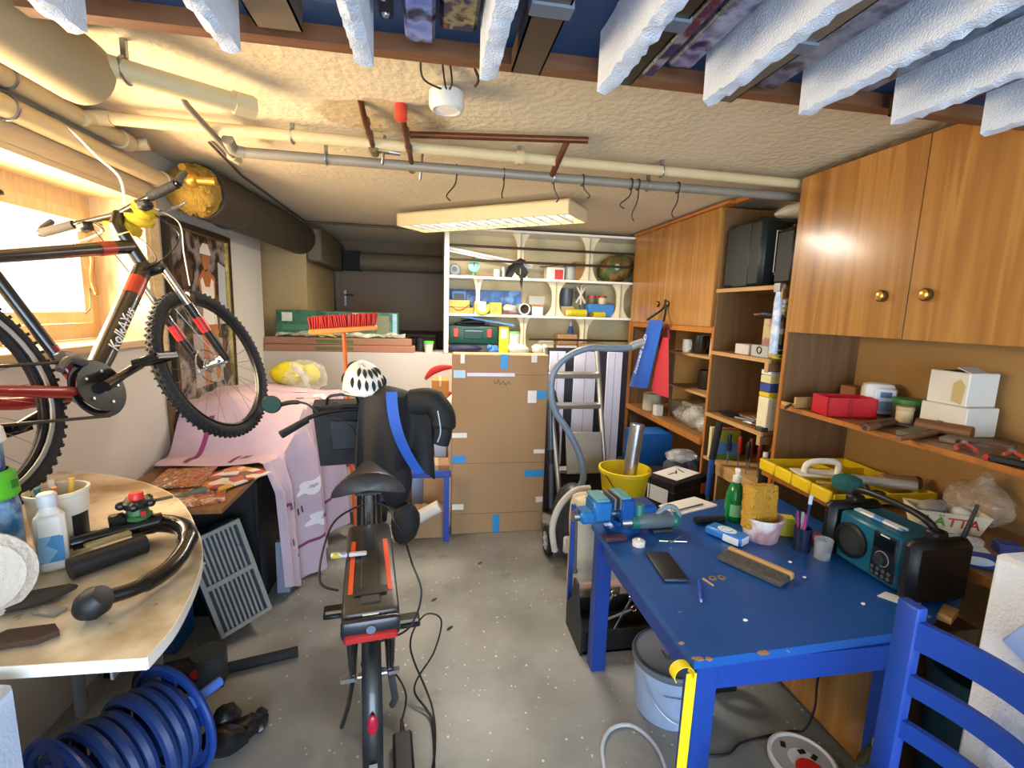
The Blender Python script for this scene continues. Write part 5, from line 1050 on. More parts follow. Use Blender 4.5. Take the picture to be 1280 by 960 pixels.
# what lies on the low wall
for i, (z, c, lb) in enumerate(((1.281, 'a06f58', 'lower flattened brown carton on the low wall'), (1.346, '9a7058', 'upper flattened brown carton on the low wall under the green box'))):
    t = thing('flat_carton', lb, 'box', (-0.85, 4.78, z), world=True); part('carton', G().bb((-1.495, 4.605+0.01*i, z), (-0.16-0.03*i, 4.97, z+0.062), 0.004), M(c, 0.85), t, smooth=False)
    part('printed_mark', G().bb((-1.05, 4.6035+0.01*i, z+0.015), (-0.72, 4.606+0.01*i, z+0.045)), M('5c6a3c', 0.8), t)
t = thing('green_box', 'long dark green product box with a printed window on the low wall', 'box', (-0.86, 4.80, 1.41), world=True)
part('carton', G().bb((-1.41, 4.70, 1.410), (-0.315, 4.88, 1.65), 0.003), PRINT(['1f4f36', '245a3e', '1a4430', '2f6a48'], 7, 0.35, kind='noise'), t, smooth=False)
for (a, b, c, d, m) in ((-1.36, -1.27, 1.55, 1.63, 'cfd4c4'), (-1.36, -1.10, 1.47, 1.52, '3f7a56'), (-0.74, -0.67, 1.53, 1.64, 'b9b49a'), (-0.52, -0.40, 1.43, 1.62, '6a6a44'), (-0.37, -0.33, 1.42, 1.64, '7fa0b0'), (-1.25, -0.98, 1.55, 1.60, '2c6a4c')):
    part('printed_patch', G().bb((a, 4.6985, c), (b, 4.7005, d)), M(m, 0.35, var=0.3, sc=30), t)
g = G(); rn = random.Random(9)
g.sheet(lambda u, v: (-1.40+1.15*u, 4.612+0.09*v, 1.412+0.035*abs(math.sin(9*u+3*v))+0.02*abs(math.sin(23*u))*v), 40, 6, 0.001)
one('plastic_film', g, CLEAR('e9e6d0', 0.4), 'crumpled clear plastic film in front of the green box', 'film')
one('yellow_wrap', G().sheet(lambda u, v: (-1.15+0.28*u, 4.608+0.05*v, 1.414+0.05*math.sin(PI*u)*(0.4+0.6*v)), 14, 4, 0.002), M('c9bd3c', 0.5), 'pale yellow wrapper in front of the green box', 'wrapper')
t = thing('black_pan', 'black lid shaped pan on the low wall beside the green box', 'pan', (-0.13, 4.82, 1.345), world=True); part('pan', G().lathe([(0, 0), (0.10, 0.005), (0.15, 0.02), (0.155, 0.03), (0.10, 0.025), (0, 0.02)], (-0.11, 4.80, 1.410), 28), BLK, t); part('pan_base', G().cyl((-0.11, 4.80, 1.282), (-0.11, 4.80, 1.412), 0.05), DKGRY, t)
t = thing('green_lid_cup', 'milky cup with a bright green lid on the low wall', 'cup', (-0.03, 4.66, 1.281)); part('cup', G().lathe([(0, 0), (0.035, 0), (0.045, 0.09), (0, 0.09)], (0, 0, 0), 18), M('c9d0c0', 0.35), t); part('lid', G().lathe([(0, 0.09), (0.05, 0.09), (0.05, 0.11), (0, 0.112)], (0, 0, 0), 18), M('5fc24a', 0.4), t)
# black framed panels, hand ladder, vacuum cleaner
t = thing('panel_rack', 'tall black framed board with three white strips standing against the low wall', 'panel', (1.26, 4.0, 0), world=True)
part('backing', G().bb((0.98, 3.98, 0.0), (1.72, 4.0, 1.40)), M('16161a', 0.5), t)
for a, b in ((1.0, 1.14), (1.22, 1.42), (1.52, 1.66)): part('white_strip', G().bb((a, 3.965, 0.36), (b, 3.98, 1.37), 0.003), M('d3d0dc', 0.4, var=0.04), t); part('strip_groove', G().bb(((a+b)/2-0.002, 3.9635, 0.37), ((a+b)/2+0.002, 3.9655, 1.36)), GRY, t)
one('dark_bag', G().ball((0.975, 3.80, 0.55), (0.10, 0.1, 0.55), 18, noise=0.05, seed=9), M('2c2228', 0.6), 'dark garment bag standing between the tall carton and the ladder', 'bag')
t = thing('step_ladder', 'worn aluminium hand ladder with two rungs and a foot plate leaning on the black panels', 'ladder', (1.12, 3.3, 0), world=True)
part('rail', G().tube([(0.89, 3.72, 1.42), (0.93, 3.55, 0.9), (0.99, 3.25, 0.0)], 0.021, 10), ALU, t); part('rail', G().tube([(1.33, 3.72, 1.42), (1.335, 3.55, 0.9), (1.35, 3.25, 0.0)], 0.021, 10), ALU, t)
for s, x in ((0, 0.89), (1, 1.33)): part('rail_tip', G().ball((x, 3.722, 1.42), 0.025, 10), M('d9d4c8', 0.5), t)
part('rung', G().box((1.12, 3.64, 1.21), (0.42, 0.05, 0.045), (0.3, 0.0, 0), 0.006), ALU, t); part('rung', G().box((1.13, 3.57, 0.975), (0.40, 0.05, 0.04), (0.3, 0, 0), 0.006), ALU, t); part('rung', G().box((1.155, 3.42, 0.5), (0.37, 0.05, 0.04), (0.3, 0, 0), 0.006), ALU, t)
part('foot_plate', G().box((1.17, 3.43, 0.63), (0.29, 0.012, 0.32), (-0.28, 0, 0), 0.003), M('8f877b', 0.5, 0.5, var=0.25, sc=7), t, 'dull scuffed metal plate'); part('orange_cord', G().tube(spline([(0.91, 3.62, 1.17), (0.87, 3.60, 1.13), (0.93, 3.58, 1.09), (0.88, 3.58, 1.05), (0.91, 3.57, 1.12)], 5), 0.006, 6), ORG, t)
t = thing('vacuum_cleaner', 'grey and white vacuum cleaner with a long curved hose beside the tall carton', 'vacuum cleaner', (0.95, 3.02, 0), world=True)
part('body', G().ball((0.97, 3.02, 0.32), (0.14, 0.16, 0.22), 24).bb((0.86, 2.90, 0.05), (1.08, 3.14, 0.3), 0.05), M('3c3b40', 0.4), t); part('white_shell', G().tube(spline([(0.83, 2.93, 0.10), (0.80, 2.91, 0.28), (0.84, 2.89, 0.44), (0.93, 2.88, 0.54), (1.04, 2.90, 0.55)], 6), 0.022, 10).box((0.97, 2.875, 0.17), (0.2, 0.03, 0.12), None, 0.012), M('e1dcd2', 0.35), t)
for x in (0.82, 1.12):
    w = part('wheel', G().cyl((x-0.02, 3.08, 0.10), (x+0.02, 3.08, 0.10), 0.10, n=28), RUB, t); part('wheel_disc', G().cyl((x-0.024, 3.08, 0.10), (x+0.024, 3.08, 0.10), 0.065, n=24), GRY, w)
    for k in range(6): part('wheel_spoke', G().box((x-0.026 if x < 1 else x+0.026, 3.08+0.035*math.cos(k*1.047), 0.10+0.035*math.sin(k*1.047)), (0.004, 0.05, 0.012), (k*1.047, 0, 0)), M('c9c9c9', 0.35), w)
hz = [(0.97, 2.96, 0.50), (1.01, 2.95, 0.60), (0.985, 2.97, 0.75), (0.90, 2.99, 0.92), (0.81, 3.0, 1.05), (0.775, 3.0, 1.18), (0.79, 3.0, 1.32), (0.88, 3.0, 1.42), (1.02, 3.0, 1.475), (1.18, 3.0, 1.475), (1.28, 3.0, 1.48), (1.33, 3.0, 1.50)]
part('hose', G().tube(spline(hz, 8), 0.022, 12), M('6f7d8c', 0.35), t); part('hose_tip', G().cyl((1.31, 3.0, 1.492), (1.39, 3.0, 1.52), 0.028), M('b9bcbc', 0.3, 0.5), t); part('steel_tube', G().tube([(0.84, 3.10, 0.33), (0.795, 3.12, 1.2)], 0.017, 10), M('59626c', 0.3, 0.5), t); part('tube_clip', G().cyl((0.82, 3.11, 0.66), (0.815, 3.11, 0.76), 0.026, n=10), BLK, t)
# yellow bucket with duct
one('wooden_crate', G().bb((1.16, 2.82, 0), (1.46, 3.12, 0.335), 0.004), WOOD('9a7240', '7a5428', 'x'), 'plain wooden crate carrying the yellow bucket', 'crate')
t = thing('yellow_bucket', 'bright yellow bucket with a black wire handle behind the blue table', 'bucket', (1.31, 2.97, 0.336))
part('bucket', G().lathe([(0, 0.0), (0.12, 0.0), (0.125, 0.01), (0.165, 0.30), (0.178, 0.302), (0.178, 0.325), (0.166, 0.327), (0.158, 0.29), (0.118, 0.015), (0, 0.015)], (0, 0, 0), 36), M('e3c81a', 0.4), t)
part('wire_handle', G().tube(spline([(-0.16, -0.06, 0.30), (-0.10, -0.16, 0.20), (0.0, -0.20, 0.13), (0.10, -0.17, 0.15), (0.165, -0.05, 0.30)], 6), 0.003, 6), BLK, t)
t = thing('duct_tube', 'shiny aluminium flexible duct standing in the yellow bucket', 'duct', (1.33, 2.97, 0.36), world=True)
g = G(); a = V((1.32, 2.96, 0.36)); b = V((1.385, 2.98, 0.965))
g.tube([a+(b-a)*i/60 for i in range(61)], [0.047+0.0022*(i % 2) for i in range(61)], 20); part('duct', g, M('b3b3b0', 0.3, 0.9, 0.2, 40), t)
part('board_offcut', G().box((1.265, 3.06, 0.52), (0.02, 0.09, 0.3), (0, -0.15, 0)), RAW, t) if False else None
# bench under the farther unit
carton('blue_box', 'deep blue box on the bench under the farther unit plank', (1.72, 3.70, 0.42), (2.05, 3.95, 0.70), M('1d5fa8', 0.4), seam=False)
one('dark_tray', G().bb((1.66, 3.45, 0.302), (2.15, 4.1, 0.42), 0.02), M('2a2a30', 0.6), 'dark low tray on the bench carrying the blue box', 'tray')
g = G()
for k in range(4): g.ball((1.92+0.07*k, 3.40+0.03*(k % 2), 0.50), (0.09, 0.10, 0.08), 12, noise=0.1, seed=k)
g.bb((1.85, 3.3, 0.302), (2.2, 3.48, 0.45), 0.02)
one('grey_bundle', g, M('3c4250', 0.8, var=0.3), 'dark grey cloth bundle on the bench behind the black tool case', 'bundle')
t = thing('tool_case', 'black power tool case with an orange latch and white label on the bench', 'case', (1.80, 3.15, 0.302), 0.42)
part('body', G().box((0, 0, 0.12), (0.40, 0.28, 0.24), None, 0.03, 2), M('1b1a1b', 0.4), t); part('lid_seam', G().box((0, 0, 0.165), (0.404, 0.284, 0.008), None, 0.002), M('2b2a2b', 0.5), t); part('latch', G().box((0.13, -0.142, 0.15), (0.05, 0.012, 0.08), None, 0.004), ORG, t, 'orange latch'); part('label', G().box((-0.201, 0.0, 0.12), (0.004, 0.18, 0.11)), M('e6e2da', 0.5), t)
t = thing('instruction_sheet', 'white printed sheet lying on the black tool case', 'paper', (1.80, 3.15, 0.545), 0.5); part('sheet', G().box((0, 0, 0.0015), (0.30, 0.20, 0.002)), WHT, t)
for k in range(3): part('drawing_line', G().box((-0.05+0.06*k, 0.01, 0.003), (0.08, 0.012, 0.001), (0, 0, 0.6*k)), BLK, t)
one('clear_bag', G().ball((1.93, 3.33, 0.62), (0.13, 0.07, 0.05), 16, noise=0.12, seed=4), CLEAR('dfe2e2', 0.35), 'crumpled clear plastic bag behind the instruction sheet', 'bag')
t = thing('club_hammer', 'upright tool with a black grip and blue shaft leaning by the middle shelves', 'hammer', (1.93, 2.93, 0), world=True); part('grip', G().tube([(1.94, 2.94, 0.72), (1.975, 2.945, 0.98)], 0.024, 12), RUB, t); part('shaft', G().tube([(1.93, 2.935, 0.45), (1.94, 2.94, 0.72)], 0.02, 10), M('1f4fa0', 0.4), t); part('blade', G().tube([(1.92, 2.93, 0.0), (1.93, 2.935, 0.45)], 0.012, 8), STEEL, t)
# blue bag on the knob, red bag behind it
def hangbag(name, label, mat, x, yt, yb, zt, zb, th, hmat, mark):
    t = thing(name, label, 'bag', (x, (yb[0]+yb[1])/2, zb), world=True)
    part('bag', G().sheet(lambda u, v: (x-0.022-0.03*math.sin(PI*u)*(0.4+v)-0.02*v, yt[0]+(yt[1]-yt[0])*u+((yb[0]-yt[0])+((yb[1]-yb[0])-(yt[1]-yt[0]))*u)*v, zt-(zt-zb)*v-0.05*v*(1-u)*(1 if mark else -0.5)), 14, 12, th), mat, t)
    part('handle', G().tube(spline([(x-0.03, yt[0]+0.03, zt), (x+0.01, 3.85, zt+0.10), (x+0.012, 3.822, 1.829), (x+0.01, 3.80, zt+0.08), (x-0.03, yt[1]-0.02, zt)], 6), 0.010, 8), hmat, t)
    return t
t = hangbag('shopping_bag', 'bright blue shopping bag with white lettering hanging from the farther wall cabinet knob', M('2158b8', 0.45), 1.935, (4.02, 3.76), (4.32, 3.92), 1.66, 1.06, 0.004, BLK, True)
text('lettering', 'bauwelt BED', 0.075, M('dfe4ee', 0.5), t, frame_m((1.852, 4.03, 1.35), (0.02, -0.20, 0.50), (0, 1, 0.38)), 0.0008)
hangbag('red_bag', 'red cloth bag hanging behind the bright blue shopping bag', M('b02430', 0.6), 1.975, (3.86, 3.72), (3.92, 3.60), 1.52, 1.03, 0.004, M('8a1c28', 0.6), False)
# niche goods
def cup(name, label, c, r, h, mat, cat='mug', handle=True, lid=None):
    t = thing(name, label, cat, c)
    part('body', G().lathe([(0, 0), (r*0.85, 0), (r, h*0.2), (r, h), (r*0.9, h), (r*0.85, h*0.2), (0, h*0.12)], (0, 0, 0), 20), mat, t)
    if handle: part('handle', G().ring((0, -r, h*0.55), h*0.28, 0.006, 'x', 16, 6, -PI*0.6+PI, PI*0.6+PI), mat, t)
    if lid: part('lid', G().cyl((0, 0, h), (0, 0, h+0.02), r*1.06, n=20), lid, t)
    return t
cup('dark_mug', 'large dark mug on the upper niche shelf', (2.22, 3.68, 1.396), 0.07, 0.15, M('2a2624', 0.3)); cup('white_mug', 'white mug beside the large dark mug on the niche shelf', (2.17, 3.80, 1.396), 0.04, 0.11, WHT)
cup('small_jar', 'small grey jar on the upper niche shelf', (2.3, 3.90, 1.396), 0.035, 0.07, GRY, 'jar', False, DKGRY); carton('cream_box', 'cream card box at the end of the upper niche shelf', (2.13, 3.27, 1.396), (2.25, 3.40, 1.54), M('e2dcc8', 0.5), seam=False)
cup('dark_pot', 'dark round pot on the lower niche shelf', (2.3, 3.66, 1.096), 0.08, 0.16, M('2b201c', 0.4), 'pot', False); carton('green_carton', 'lime green carton on the lower niche shelf', (2.15, 3.34, 1.096), (2.28, 3.42, 1.33), M('6aa83a', 0.45), seam=False); carton('dark_carton', 'grey green carton at the end of the lower niche shelf', (2.15, 3.20, 1.096), (2.30, 3.32, 1.32), M('4a5a40', 0.5), seam=False)
t = thing('paper_reel', 'cream paper roll standing on the niche plank', 'roll', (2.12, 4.28, 0.791)); part('roll', G().lathe([(0.03, 0), (0.085, 0), (0.085, 0.16), (0.03, 0.16), (0.03, 0)], (0, 0, 0), 28), M('dccfae', 0.7), t); part('core', G().cyl((0, 0, 0.0), (0, 0, 0.158), 0.03), CARD, t)
carton('white_card_box', 'little white card box at the edge of the niche plank', (2.02, 3.98, 0.791), (2.09, 4.05, 0.89), WHT, seam=False)
carton('grey_clear_box', 'pale grey plastic box at the back of the niche plank', (2.25, 3.9, 0.791), (2.42, 4.15, 0.92), M('a9a797', 0.3), seam=False); carton('lidded_tub', 'pale tub under the red bag on the niche plank', (2.2, 3.7, 0.791), (2.38, 3.86, 0.96), M('cfc8ac', 0.4), seam=False)
for k, (x, y, lb) in enumerate(((2.15, 3.72, 'clear plastic pouch in the middle of the niche plank'), (2.13, 3.50, 'larger clear plastic pouch on the niche plank'), (2.12, 3.30, 'clear plastic pouch nearest the middle shelves on the niche plank'))):
    one('plastic_pouch', G().ball((x, y, 0.79+0.08+0.02*(k == 1)), (0.10, 0.10, 0.068+0.02*(k == 1)), 14, noise=0.13, seed=k+20), CLEAR('d5d6cc', 0.38), lb, 'pouch', 'clear pouches on the niche plank')

# ------------------------------------------------------------------ goods on the back shelving
def SX(px): return 0.135+(px-560)*0.00815
def cart(name, label, x0, x1, y0, y1, z0, z1, mat, cat='box', seam=False): return carton(name, label, (x0, y0, z0), (x1, y1, z1), mat, seam=seam, cat=cat)
T0 = 2.021; T1 = 1.666; T2 = 1.281
t = thing('round_clock', 'round grey dial leaning at the left end of the top back shelf', 'clock', (0.215, 4.74, T0)); part('case', G().lathe([(0, 0), (0.052, 0), (0.058, 0.012), (0.05, 0.03), (0.035, 0.034), (0, 0.03)], (0, 0.015, 0.059), 28, Mx.Rotation(PI/2+0.1, 4, 'X')), M('6d7276', 0.4), t); part('dial', G().lathe([(0, 0), (0.022, 0), (0.02, 0.006), (0, 0.006)], (0, -0.02, 0.063), 20, Mx.Rotation(PI/2+0.1, 4, 'X')), M('3a4248', 0.4), t)
t = thing('alarm_clock', 'mint green clock on a little stand on the top back shelf', 'clock', (0.40, 4.76, T0)); part('case', G().lathe([(0, 0), (0.045, 0), (0.055, 0.01), (0.055, 0.045), (0.048, 0.05), (0, 0.05)], (0, 0.02, 0.10), 28, Mx.Rotation(PI/2, 4, 'X')), M('7fc9a8', 0.35), t); part('foot', G().cyl((0, 0, 0), (0, 0, 0.05), 0.03, 0.015), M('5a7a6a', 0.4), t); part('knob', G().cyl((0, 0, 0.155), (0, 0, 0.19), 0.008), DKGRY, t); part('pointer', G().box((0, -0.032, 0.115), (0.008, 0.003, 0.04)), DKGRY, t)
one('brown_plank', G().bb((0.27, 4.80, T0), (0.62, 4.9, T0+0.025)), WOOD('b0703a', '8a5228', 'x'), 'small brown plank at the back of the top shelf behind the mint clock', 'plank')
cup('white_green_mug', 'white and green mug beside the folded black umbrella', (0.62, 4.70, T0), 0.032, 0.075, M('bcd6c4', 0.4)); cup('grey_tin', 'shiny grey tin right beside the folded black umbrella', (0.69, 4.74, T0), 0.032, 0.10, M('a9a69c', 0.3, 0.5), 'tin', False)
t = thing('black_umbrella', 'folded black umbrella cloth hanging over the edge of the top back shelf', 'umbrella', (0.80, 4.7, T0), world=True)
part('canopy', G().add([(0.70, 4.72, T0+0.002), (0.72, 4.66, T0+0.10), (0.84, 4.66, T0+0.19), (0.90, 4.68, T0+0.17), (0.87, 4.68, T0+0.14), (0.93, 4.68, T0+0.06), (0.90, 4.7, T0+0.002), (0.72, 4.84, T0+0.002), (0.84, 4.84, T0+0.12), (0.90, 4.82, T0+0.002)], [(0, 1, 2, 8, 7), (1, 0, 6, 5, 4, 3, 2), (2, 3, 4, 5, 9, 8), (5, 6, 9), (0, 7, 9, 6), (7, 8, 9)]), M('161616', 0.7), t, smooth=False)
part('hanging_tip', G().add([(0.83, 4.612, T0+0.03), (0.87, 4.612, T0+0.03), (0.855, 4.614, T0-0.12), (0.83, 4.66, T0+0.02), (0.87, 4.66, T0+0.02)], [(0, 1, 2), (0, 3, 4, 1), (3, 0, 2), (4, 3, 2), (1, 4, 2)]), M('161616', 0.7), t, smooth=False)
t = cart('white_red_box', 'white box with a red label on the top back shelf', 1.12, 1.30, 4.70, 4.84, T0, T0+0.12, M('ded9cc', 0.5)); part('red_label', G().bb((1.20, 4.698, T0+0.003), (1.285, 4.701, T0+0.10)), M('c43a34', 0.4), t); part('open_flap', G().box((1.17, 4.76, T0+0.137), (0.2, 0.12, 0.006), (0.1, -0.15, 0)), M('6a5238', 0.8), t)
cup('green_lid_tin', 'grey tub with a dark green lid on the top back shelf', (1.375, 4.78, T0), 0.056, 0.135, M('b4b5ac', 0.35), 'tub', False, M('2f6a58', 0.4)); cart('brown_carton', 'plain brown carton on the top back shelf left of the wide bracket', 1.42, 1.54, 4.74, 4.90, T0, T0+0.19, M('9a7040', 0.8))
t = thing('paper_sack', 'slumped brown and green paper sack at the right end of the top back shelf', 'sack', (1.86, 4.78, T0), world=True); part('sack', G().ball((1.87, 4.80, T0+0.14), (0.20, 0.11, 0.14), 18, (0, -0.25, 0), 0.07, 7), PRINT(['7a5226', '5a3a1a', '3f5c26', '8f6a34'], 6, 0.6, kind='noise'), t); part('white_print', G().ball((1.84, 4.685, T0+0.15), (0.03, 0.012, 0.035), 10), M('b9b8a8', 0.6), t)
# middle shelf
cart('wooden_box', 'lower orange wooden box at the left of the middle back shelf', 0.16, 0.40, 4.68, 4.90, T1, T1+0.055, WOOD('d8953f', 'c07a2c', 'x', 0.5)); cart('wooden_box', 'upper orange wooden box at the left of the middle back shelf', 0.16, 0.36, 4.69, 4.90, T1+0.056, T1+0.125, WOOD('e0a04a', 'c98a3c', 'x', 0.5))
t = thing('cable_radio', 'small blue and black device with looping cables on the upper wooden box', 'radio', (0.26, 4.78, T1+0.126)); part('body', G().box((0, 0, 0.045), (0.15, 0.10, 0.09), None, 0.01), M('2a4a78', 0.4), t); part('face', G().box((0, -0.051, 0.04), (0.1, 0.004, 0.05)), BLK, t)
part('cable', G().tube(spline([(0.06, -0.05, 0.08), (0.13, -0.07, 0.10), (0.17, -0.06, 0.03), (0.10, -0.10, -0.04), (0.0, -0.105, -0.10), (-0.08, -0.10, -0.06)], 6), 0.004, 6), BLK, t)
cart('clear_organizer', 'clear plastic box of small parts beside the wooden boxes', 0.41, 0.52, 4.68, 4.84, T1, T1+0.12, M('c9c0a8', 0.3)); cart('white_carton', 'low white carton in front of the clear box of small parts', 0.41, 0.52, 4.63, 4.675, T1, T1+0.06, WHT)
one('lime_ring', G().ring((0.475, 4.612, T1+0.065), 0.062, 0.016, 'y', 24, 10, PI*0.85, PI*2.15), M('b4cf1e', 0.4), 'lime green horseshoe shaped ring on the edge of the middle back shelf', 'ring', )
t = cart('yellow_tub', 'yellow lidded tub with an orange label on the middle back shelf', 0.56, 0.67, 4.66, 4.78, T1, T1+0.11, M('e2c61c', 0.4)); part('orange_label', G().bb((0.585, 4.657, T1+0.02), (0.645, 4.661, T1+0.07)), M('dc8a3a', 0.4), t)
t = thing('blue_poster', 'long blue landscape picture board at the back of the middle shelf', 'picture', (0.55, 4.93, T1)); part('board', G().bb((-0.40, 0, 0), (0.36, 0.012, 0.24)), PRINT(['2c5a9c', '3a78c0', '6a9ad0', '234a86'], 5, 0.4, kind='noise'), t)
for k in range(5): part('hill', G().prism([(-0.36+0.13*k, 0), (-0.24+0.13*k, 0), (-0.30+0.13*k, 0.09+0.03*(k % 2))], -0.002, 0.0, 'y'), M('27406a', 0.5), t)
t = thing('drain_pipe', 'short grey pipe lying on the middle back shelf with its dark open end in front', 'pipe', (0.90, 4.66, T1)); part('pipe', G().lathe([(0.045, 0), (0.058, 0), (0.058, 0.26), (0.045, 0.26), (0.045, 0)], (0, 0, 0.058), 28, Mx.Rotation(-PI/2, 4, 'X')), M('bdbab4', 0.4), t); part('inside', G().cyl((0, 0.03, 0.058), (0, 0.04, 0.058), 0.045, n=24), M('2b1c12', 0.8), t)
g = G().ball((0.76, 4.72, T1+0.05), (0.08, 0.06, 0.05), 14, noise=0.12, seed=1); one('grey_pouch', g, M('a8a298', 0.5), 'crumpled pale pouch left of the short grey pipe', 'pouch')
one('brush_set', G().bb((0.68, 4.64, T1), (0.82, 4.67, T1+0.02)).bb((0.70, 4.635, T1+0.02), (0.74, 4.66, T1+0.04)), M('6a3a2c', 0.5), 'small dark red brushes in front of the crumpled pouch', 'brush')
cart('white_tray', 'white low box right of the short grey pipe', 0.98, 1.09, 4.68, 4.85, T1, T1+0.085, M('c9cdd2', 0.4)); cart('orange_slab', 'thin orange wood piece on the white low box', 0.97, 1.10, 4.69, 4.85, T1+0.086, T1+0.10, PINE); cart('clear_tub', 'cloudy clear tub stacked on the thin orange wood piece', 0.95, 1.11, 4.70, 4.85, T1+0.101, T1+0.19, M('a09a8c', 0.3))
cup('grey_funnel', 'dark grey kettle like pot behind the wide bracket', (1.36, 4.82, T1+0.10), 0.07, 0.18, M('4a5258', 0.35), 'pot', False); cart('wood_block', 'cream wooden block under the dark grey pot', 1.29, 1.43, 4.74, 4.90, T1, T1+0.099, M('b59c6c', 0.6))
t = thing('cross_bracket', 'dark and cream cross shaped bracket hanging below the top back shelf', 'bracket', (1.50, 4.70, T1+0.13), world=True); part('plate', G().box((1.50, 4.78, T1+0.22), (0.10, 0.02, 0.08)), DKGRY, t)
for a in (-0.6, 0, 0.6, PI-0.6, PI, PI+0.6): part('arm', G().tube([(1.50, 4.76, T1+0.22), (1.50+0.085*math.sin(a), 4.76, T1+0.22+0.10*math.cos(a))], [0.012, 0.010], 8), M('cfc7b0', 0.5), t)
part('stem', G().bb((1.494, 4.77, T1), (1.506, 4.785, T1+0.335)), DKGRY, t)
for x, r, h, lb in ((1.44, 0.036, 0.17, 'larger yellow spray can lying at the edge of the middle back shelf'), (1.66, 0.026, 0.13, 'smaller yellow spray can lying in front of the blue storage box')):
    t = thing('yellow_can', lb, 'can', (x, 4.65, T1), 0.1); part('can', G().cyl((-h/2, 0, r), (h/2, 0, r), r, n=20), M('d2c01c', 0.4, var=0.3), t); part('cap', G().cyl((-h/2-0.03, 0, r), (-h/2, 0, r), r*0.8, n=16), M('7a6a1c' if r < 0.03 else 'd9cf5a', 0.4), t)
cart('blue_storage_box', 'blue storage box on the middle back shelf right of the yellow cans', 1.57, 1.84, 4.70, 4.90, T1, T1+0.13, M('3a7fc0', 0.4))
for x, lb, c in ((1.63, 'left red lidded jar on the blue storage box', '6a5a3c'), (1.74, 'right red lidded jar on the blue storage box', 'd2c49a')): cup('red_lid_jar', lb, (x, 4.79, T1+0.131), 0.042, 0.065, M(c, 0.4), 'jar', False, M('b3261f', 0.4))
# bottom bay, on the low wall
cart('grey_plinth_box', 'grey box under the dark green drill case on the low wall', 0.16, 0.62, 4.72, 4.93, T2, T2+0.085, M('4a4c50', 0.6))
t = thing('drill_case', 'dark green drill case with two red latches in the lowest bay of the back shelving', 'case', (0.40, 4.80, T2+0.086)); part('body', G().box((0, 0, 0.09), (0.50, 0.2, 0.18), None, 0.02, 2), M('17463a', 0.4), t); part('recess', G().box((0, -0.10, 0.10), (0.18, 0.012, 0.10), None, 0.004), M('10362c', 0.4), t)
for x in (-0.17, 0.16): part('latch', G().box((x, -0.104, 0.11), (0.045, 0.016, 0.085), None, 0.005), M('d8402c', 0.4), t, 'red latch')
part('handle', G().tube([(-0.08, -0.11, 0.13), (0.09, -0.11, 0.13)], 0.005, 6), STEEL, t)
t = thing('black_drill', 'black power drill with its cord lying on the dark green drill case', 'drill', (0.42, 4.78, T2+0.268)); part('body', G().tube([(-0.13, 0, 0.03), (0.0, 0, 0.04), (0.10, 0, 0.035)], [0.018, 0.034, 0.024], 12), BLK, t); part('chuck', G().cyl((0.10, 0, 0.035), (0.15, 0, 0.035), 0.016), GRY, t); part('cord', G().tube(spline([(-0.12, 0, 0.03), (-0.2, -0.03, 0.012), (-0.16, -0.08, 0.008), (0.0, -0.09, 0.006), (0.14, -0.07, 0.01)], 6), 0.005, 6), BLK, t)
one('blue_rail', G().box((0.50, 4.70, T2+0.325), (0.62, 0.035, 0.018), (0, 0.14, 0)), M('5a8fd8', 0.4), 'light blue flat bar slanting above the drill case', 'bar').location.z += 0.0
one('navy_pouch', G().ball((0.32, 4.665, T2+0.043), (0.16, 0.045, 0.043), 16, noise=0.06, seed=3), M('1d2240', 0.6), 'dark navy bag lying along the low wall below the drill case', 'bag'); one('blue_toy', G().ball((0.60, 4.66, T2+0.04), (0.05, 0.035, 0.04), 12, noise=0.2, seed=2).ball((0.56, 4.65, T2+0.065), (0.03, 0.03, 0.025), 10), M('4a86d8', 0.5), 'bright blue crumpled glove beside the dark navy bag', 'glove')
t = cart('yellow_label_box', 'yellow box with a white panel beside the drill case', 0.66, 0.76, 4.72, 4.80, T2, T2+0.27, M('e2c426', 0.4)); part('white_panel', G().bb((0.68, 4.717, T2+0.15), (0.74, 4.721, T2+0.24)), M('c9cde0', 0.4), t)
cup('green_lid_tub', 'white tub with a light green lid in the lowest bay', (0.82, 4.74, T2), 0.055, 0.20, M('d6dcc6', 0.4), 'tub', False, M('7cc47a', 0.4))
for k, (x0, x1, rz_, lb) in enumerate(((0.74, 0.96, 0.2, 'white paper bag slumped in the lowest bay'), (0.98, 1.12, -0.3, 'second white paper bag right of the first'))): one('paper_bag', G().ball(((x0+x1)/2, 4.66, T2+0.05), ((x1-x0)/2, 0.04, 0.05), 14, (0, 0.15, rz_*0.2), 0.1, k), M('d9d4cc', 0.6), lb, 'bag')
cart('white_file_box', 'small white box on a brown one in the lowest bay', 1.08, 1.22, 4.70, 4.82, T2+0.06, T2+0.15, M('dcd2b0', 0.5)); cart('low_brown_box', 'flat brown box under the small white box', 1.02, 1.24, 4.69, 4.85, T2, T2+0.059, M('8a6a48', 0.7)); cart('brown_box', 'open brown box in the middle of the lowest bay', 1.27, 1.47, 4.72, 4.88, T2+0.09, T2+0.20, CARD); cart('white_flat_box', 'white flat box under the open brown box', 1.25, 1.46, 4.68, 4.88, T2, T2+0.089, M('cfd0d4', 0.45)); cart('kraft_box', 'kraft box right of the open brown box in the lowest bay', 1.48, 1.74, 4.68, 4.86, T2, T2+0.12, M('b0905e', 0.8))
t = thing('blue_bottle', 'slim blue bottle standing in the lowest bay', 'bottle', (1.455, 4.92, T2)); part('body', G().lathe([(0, 0), (0.032, 0), (0.034, 0.22), (0.02, 0.28), (0, 0.28)], (0, 0, 0), 18), M('3f6cb0', 0.35), t); part('cap', G().cyl((0, 0, 0.28), (0, 0, 0.33), 0.018), M('c9b9d8', 0.4), t)

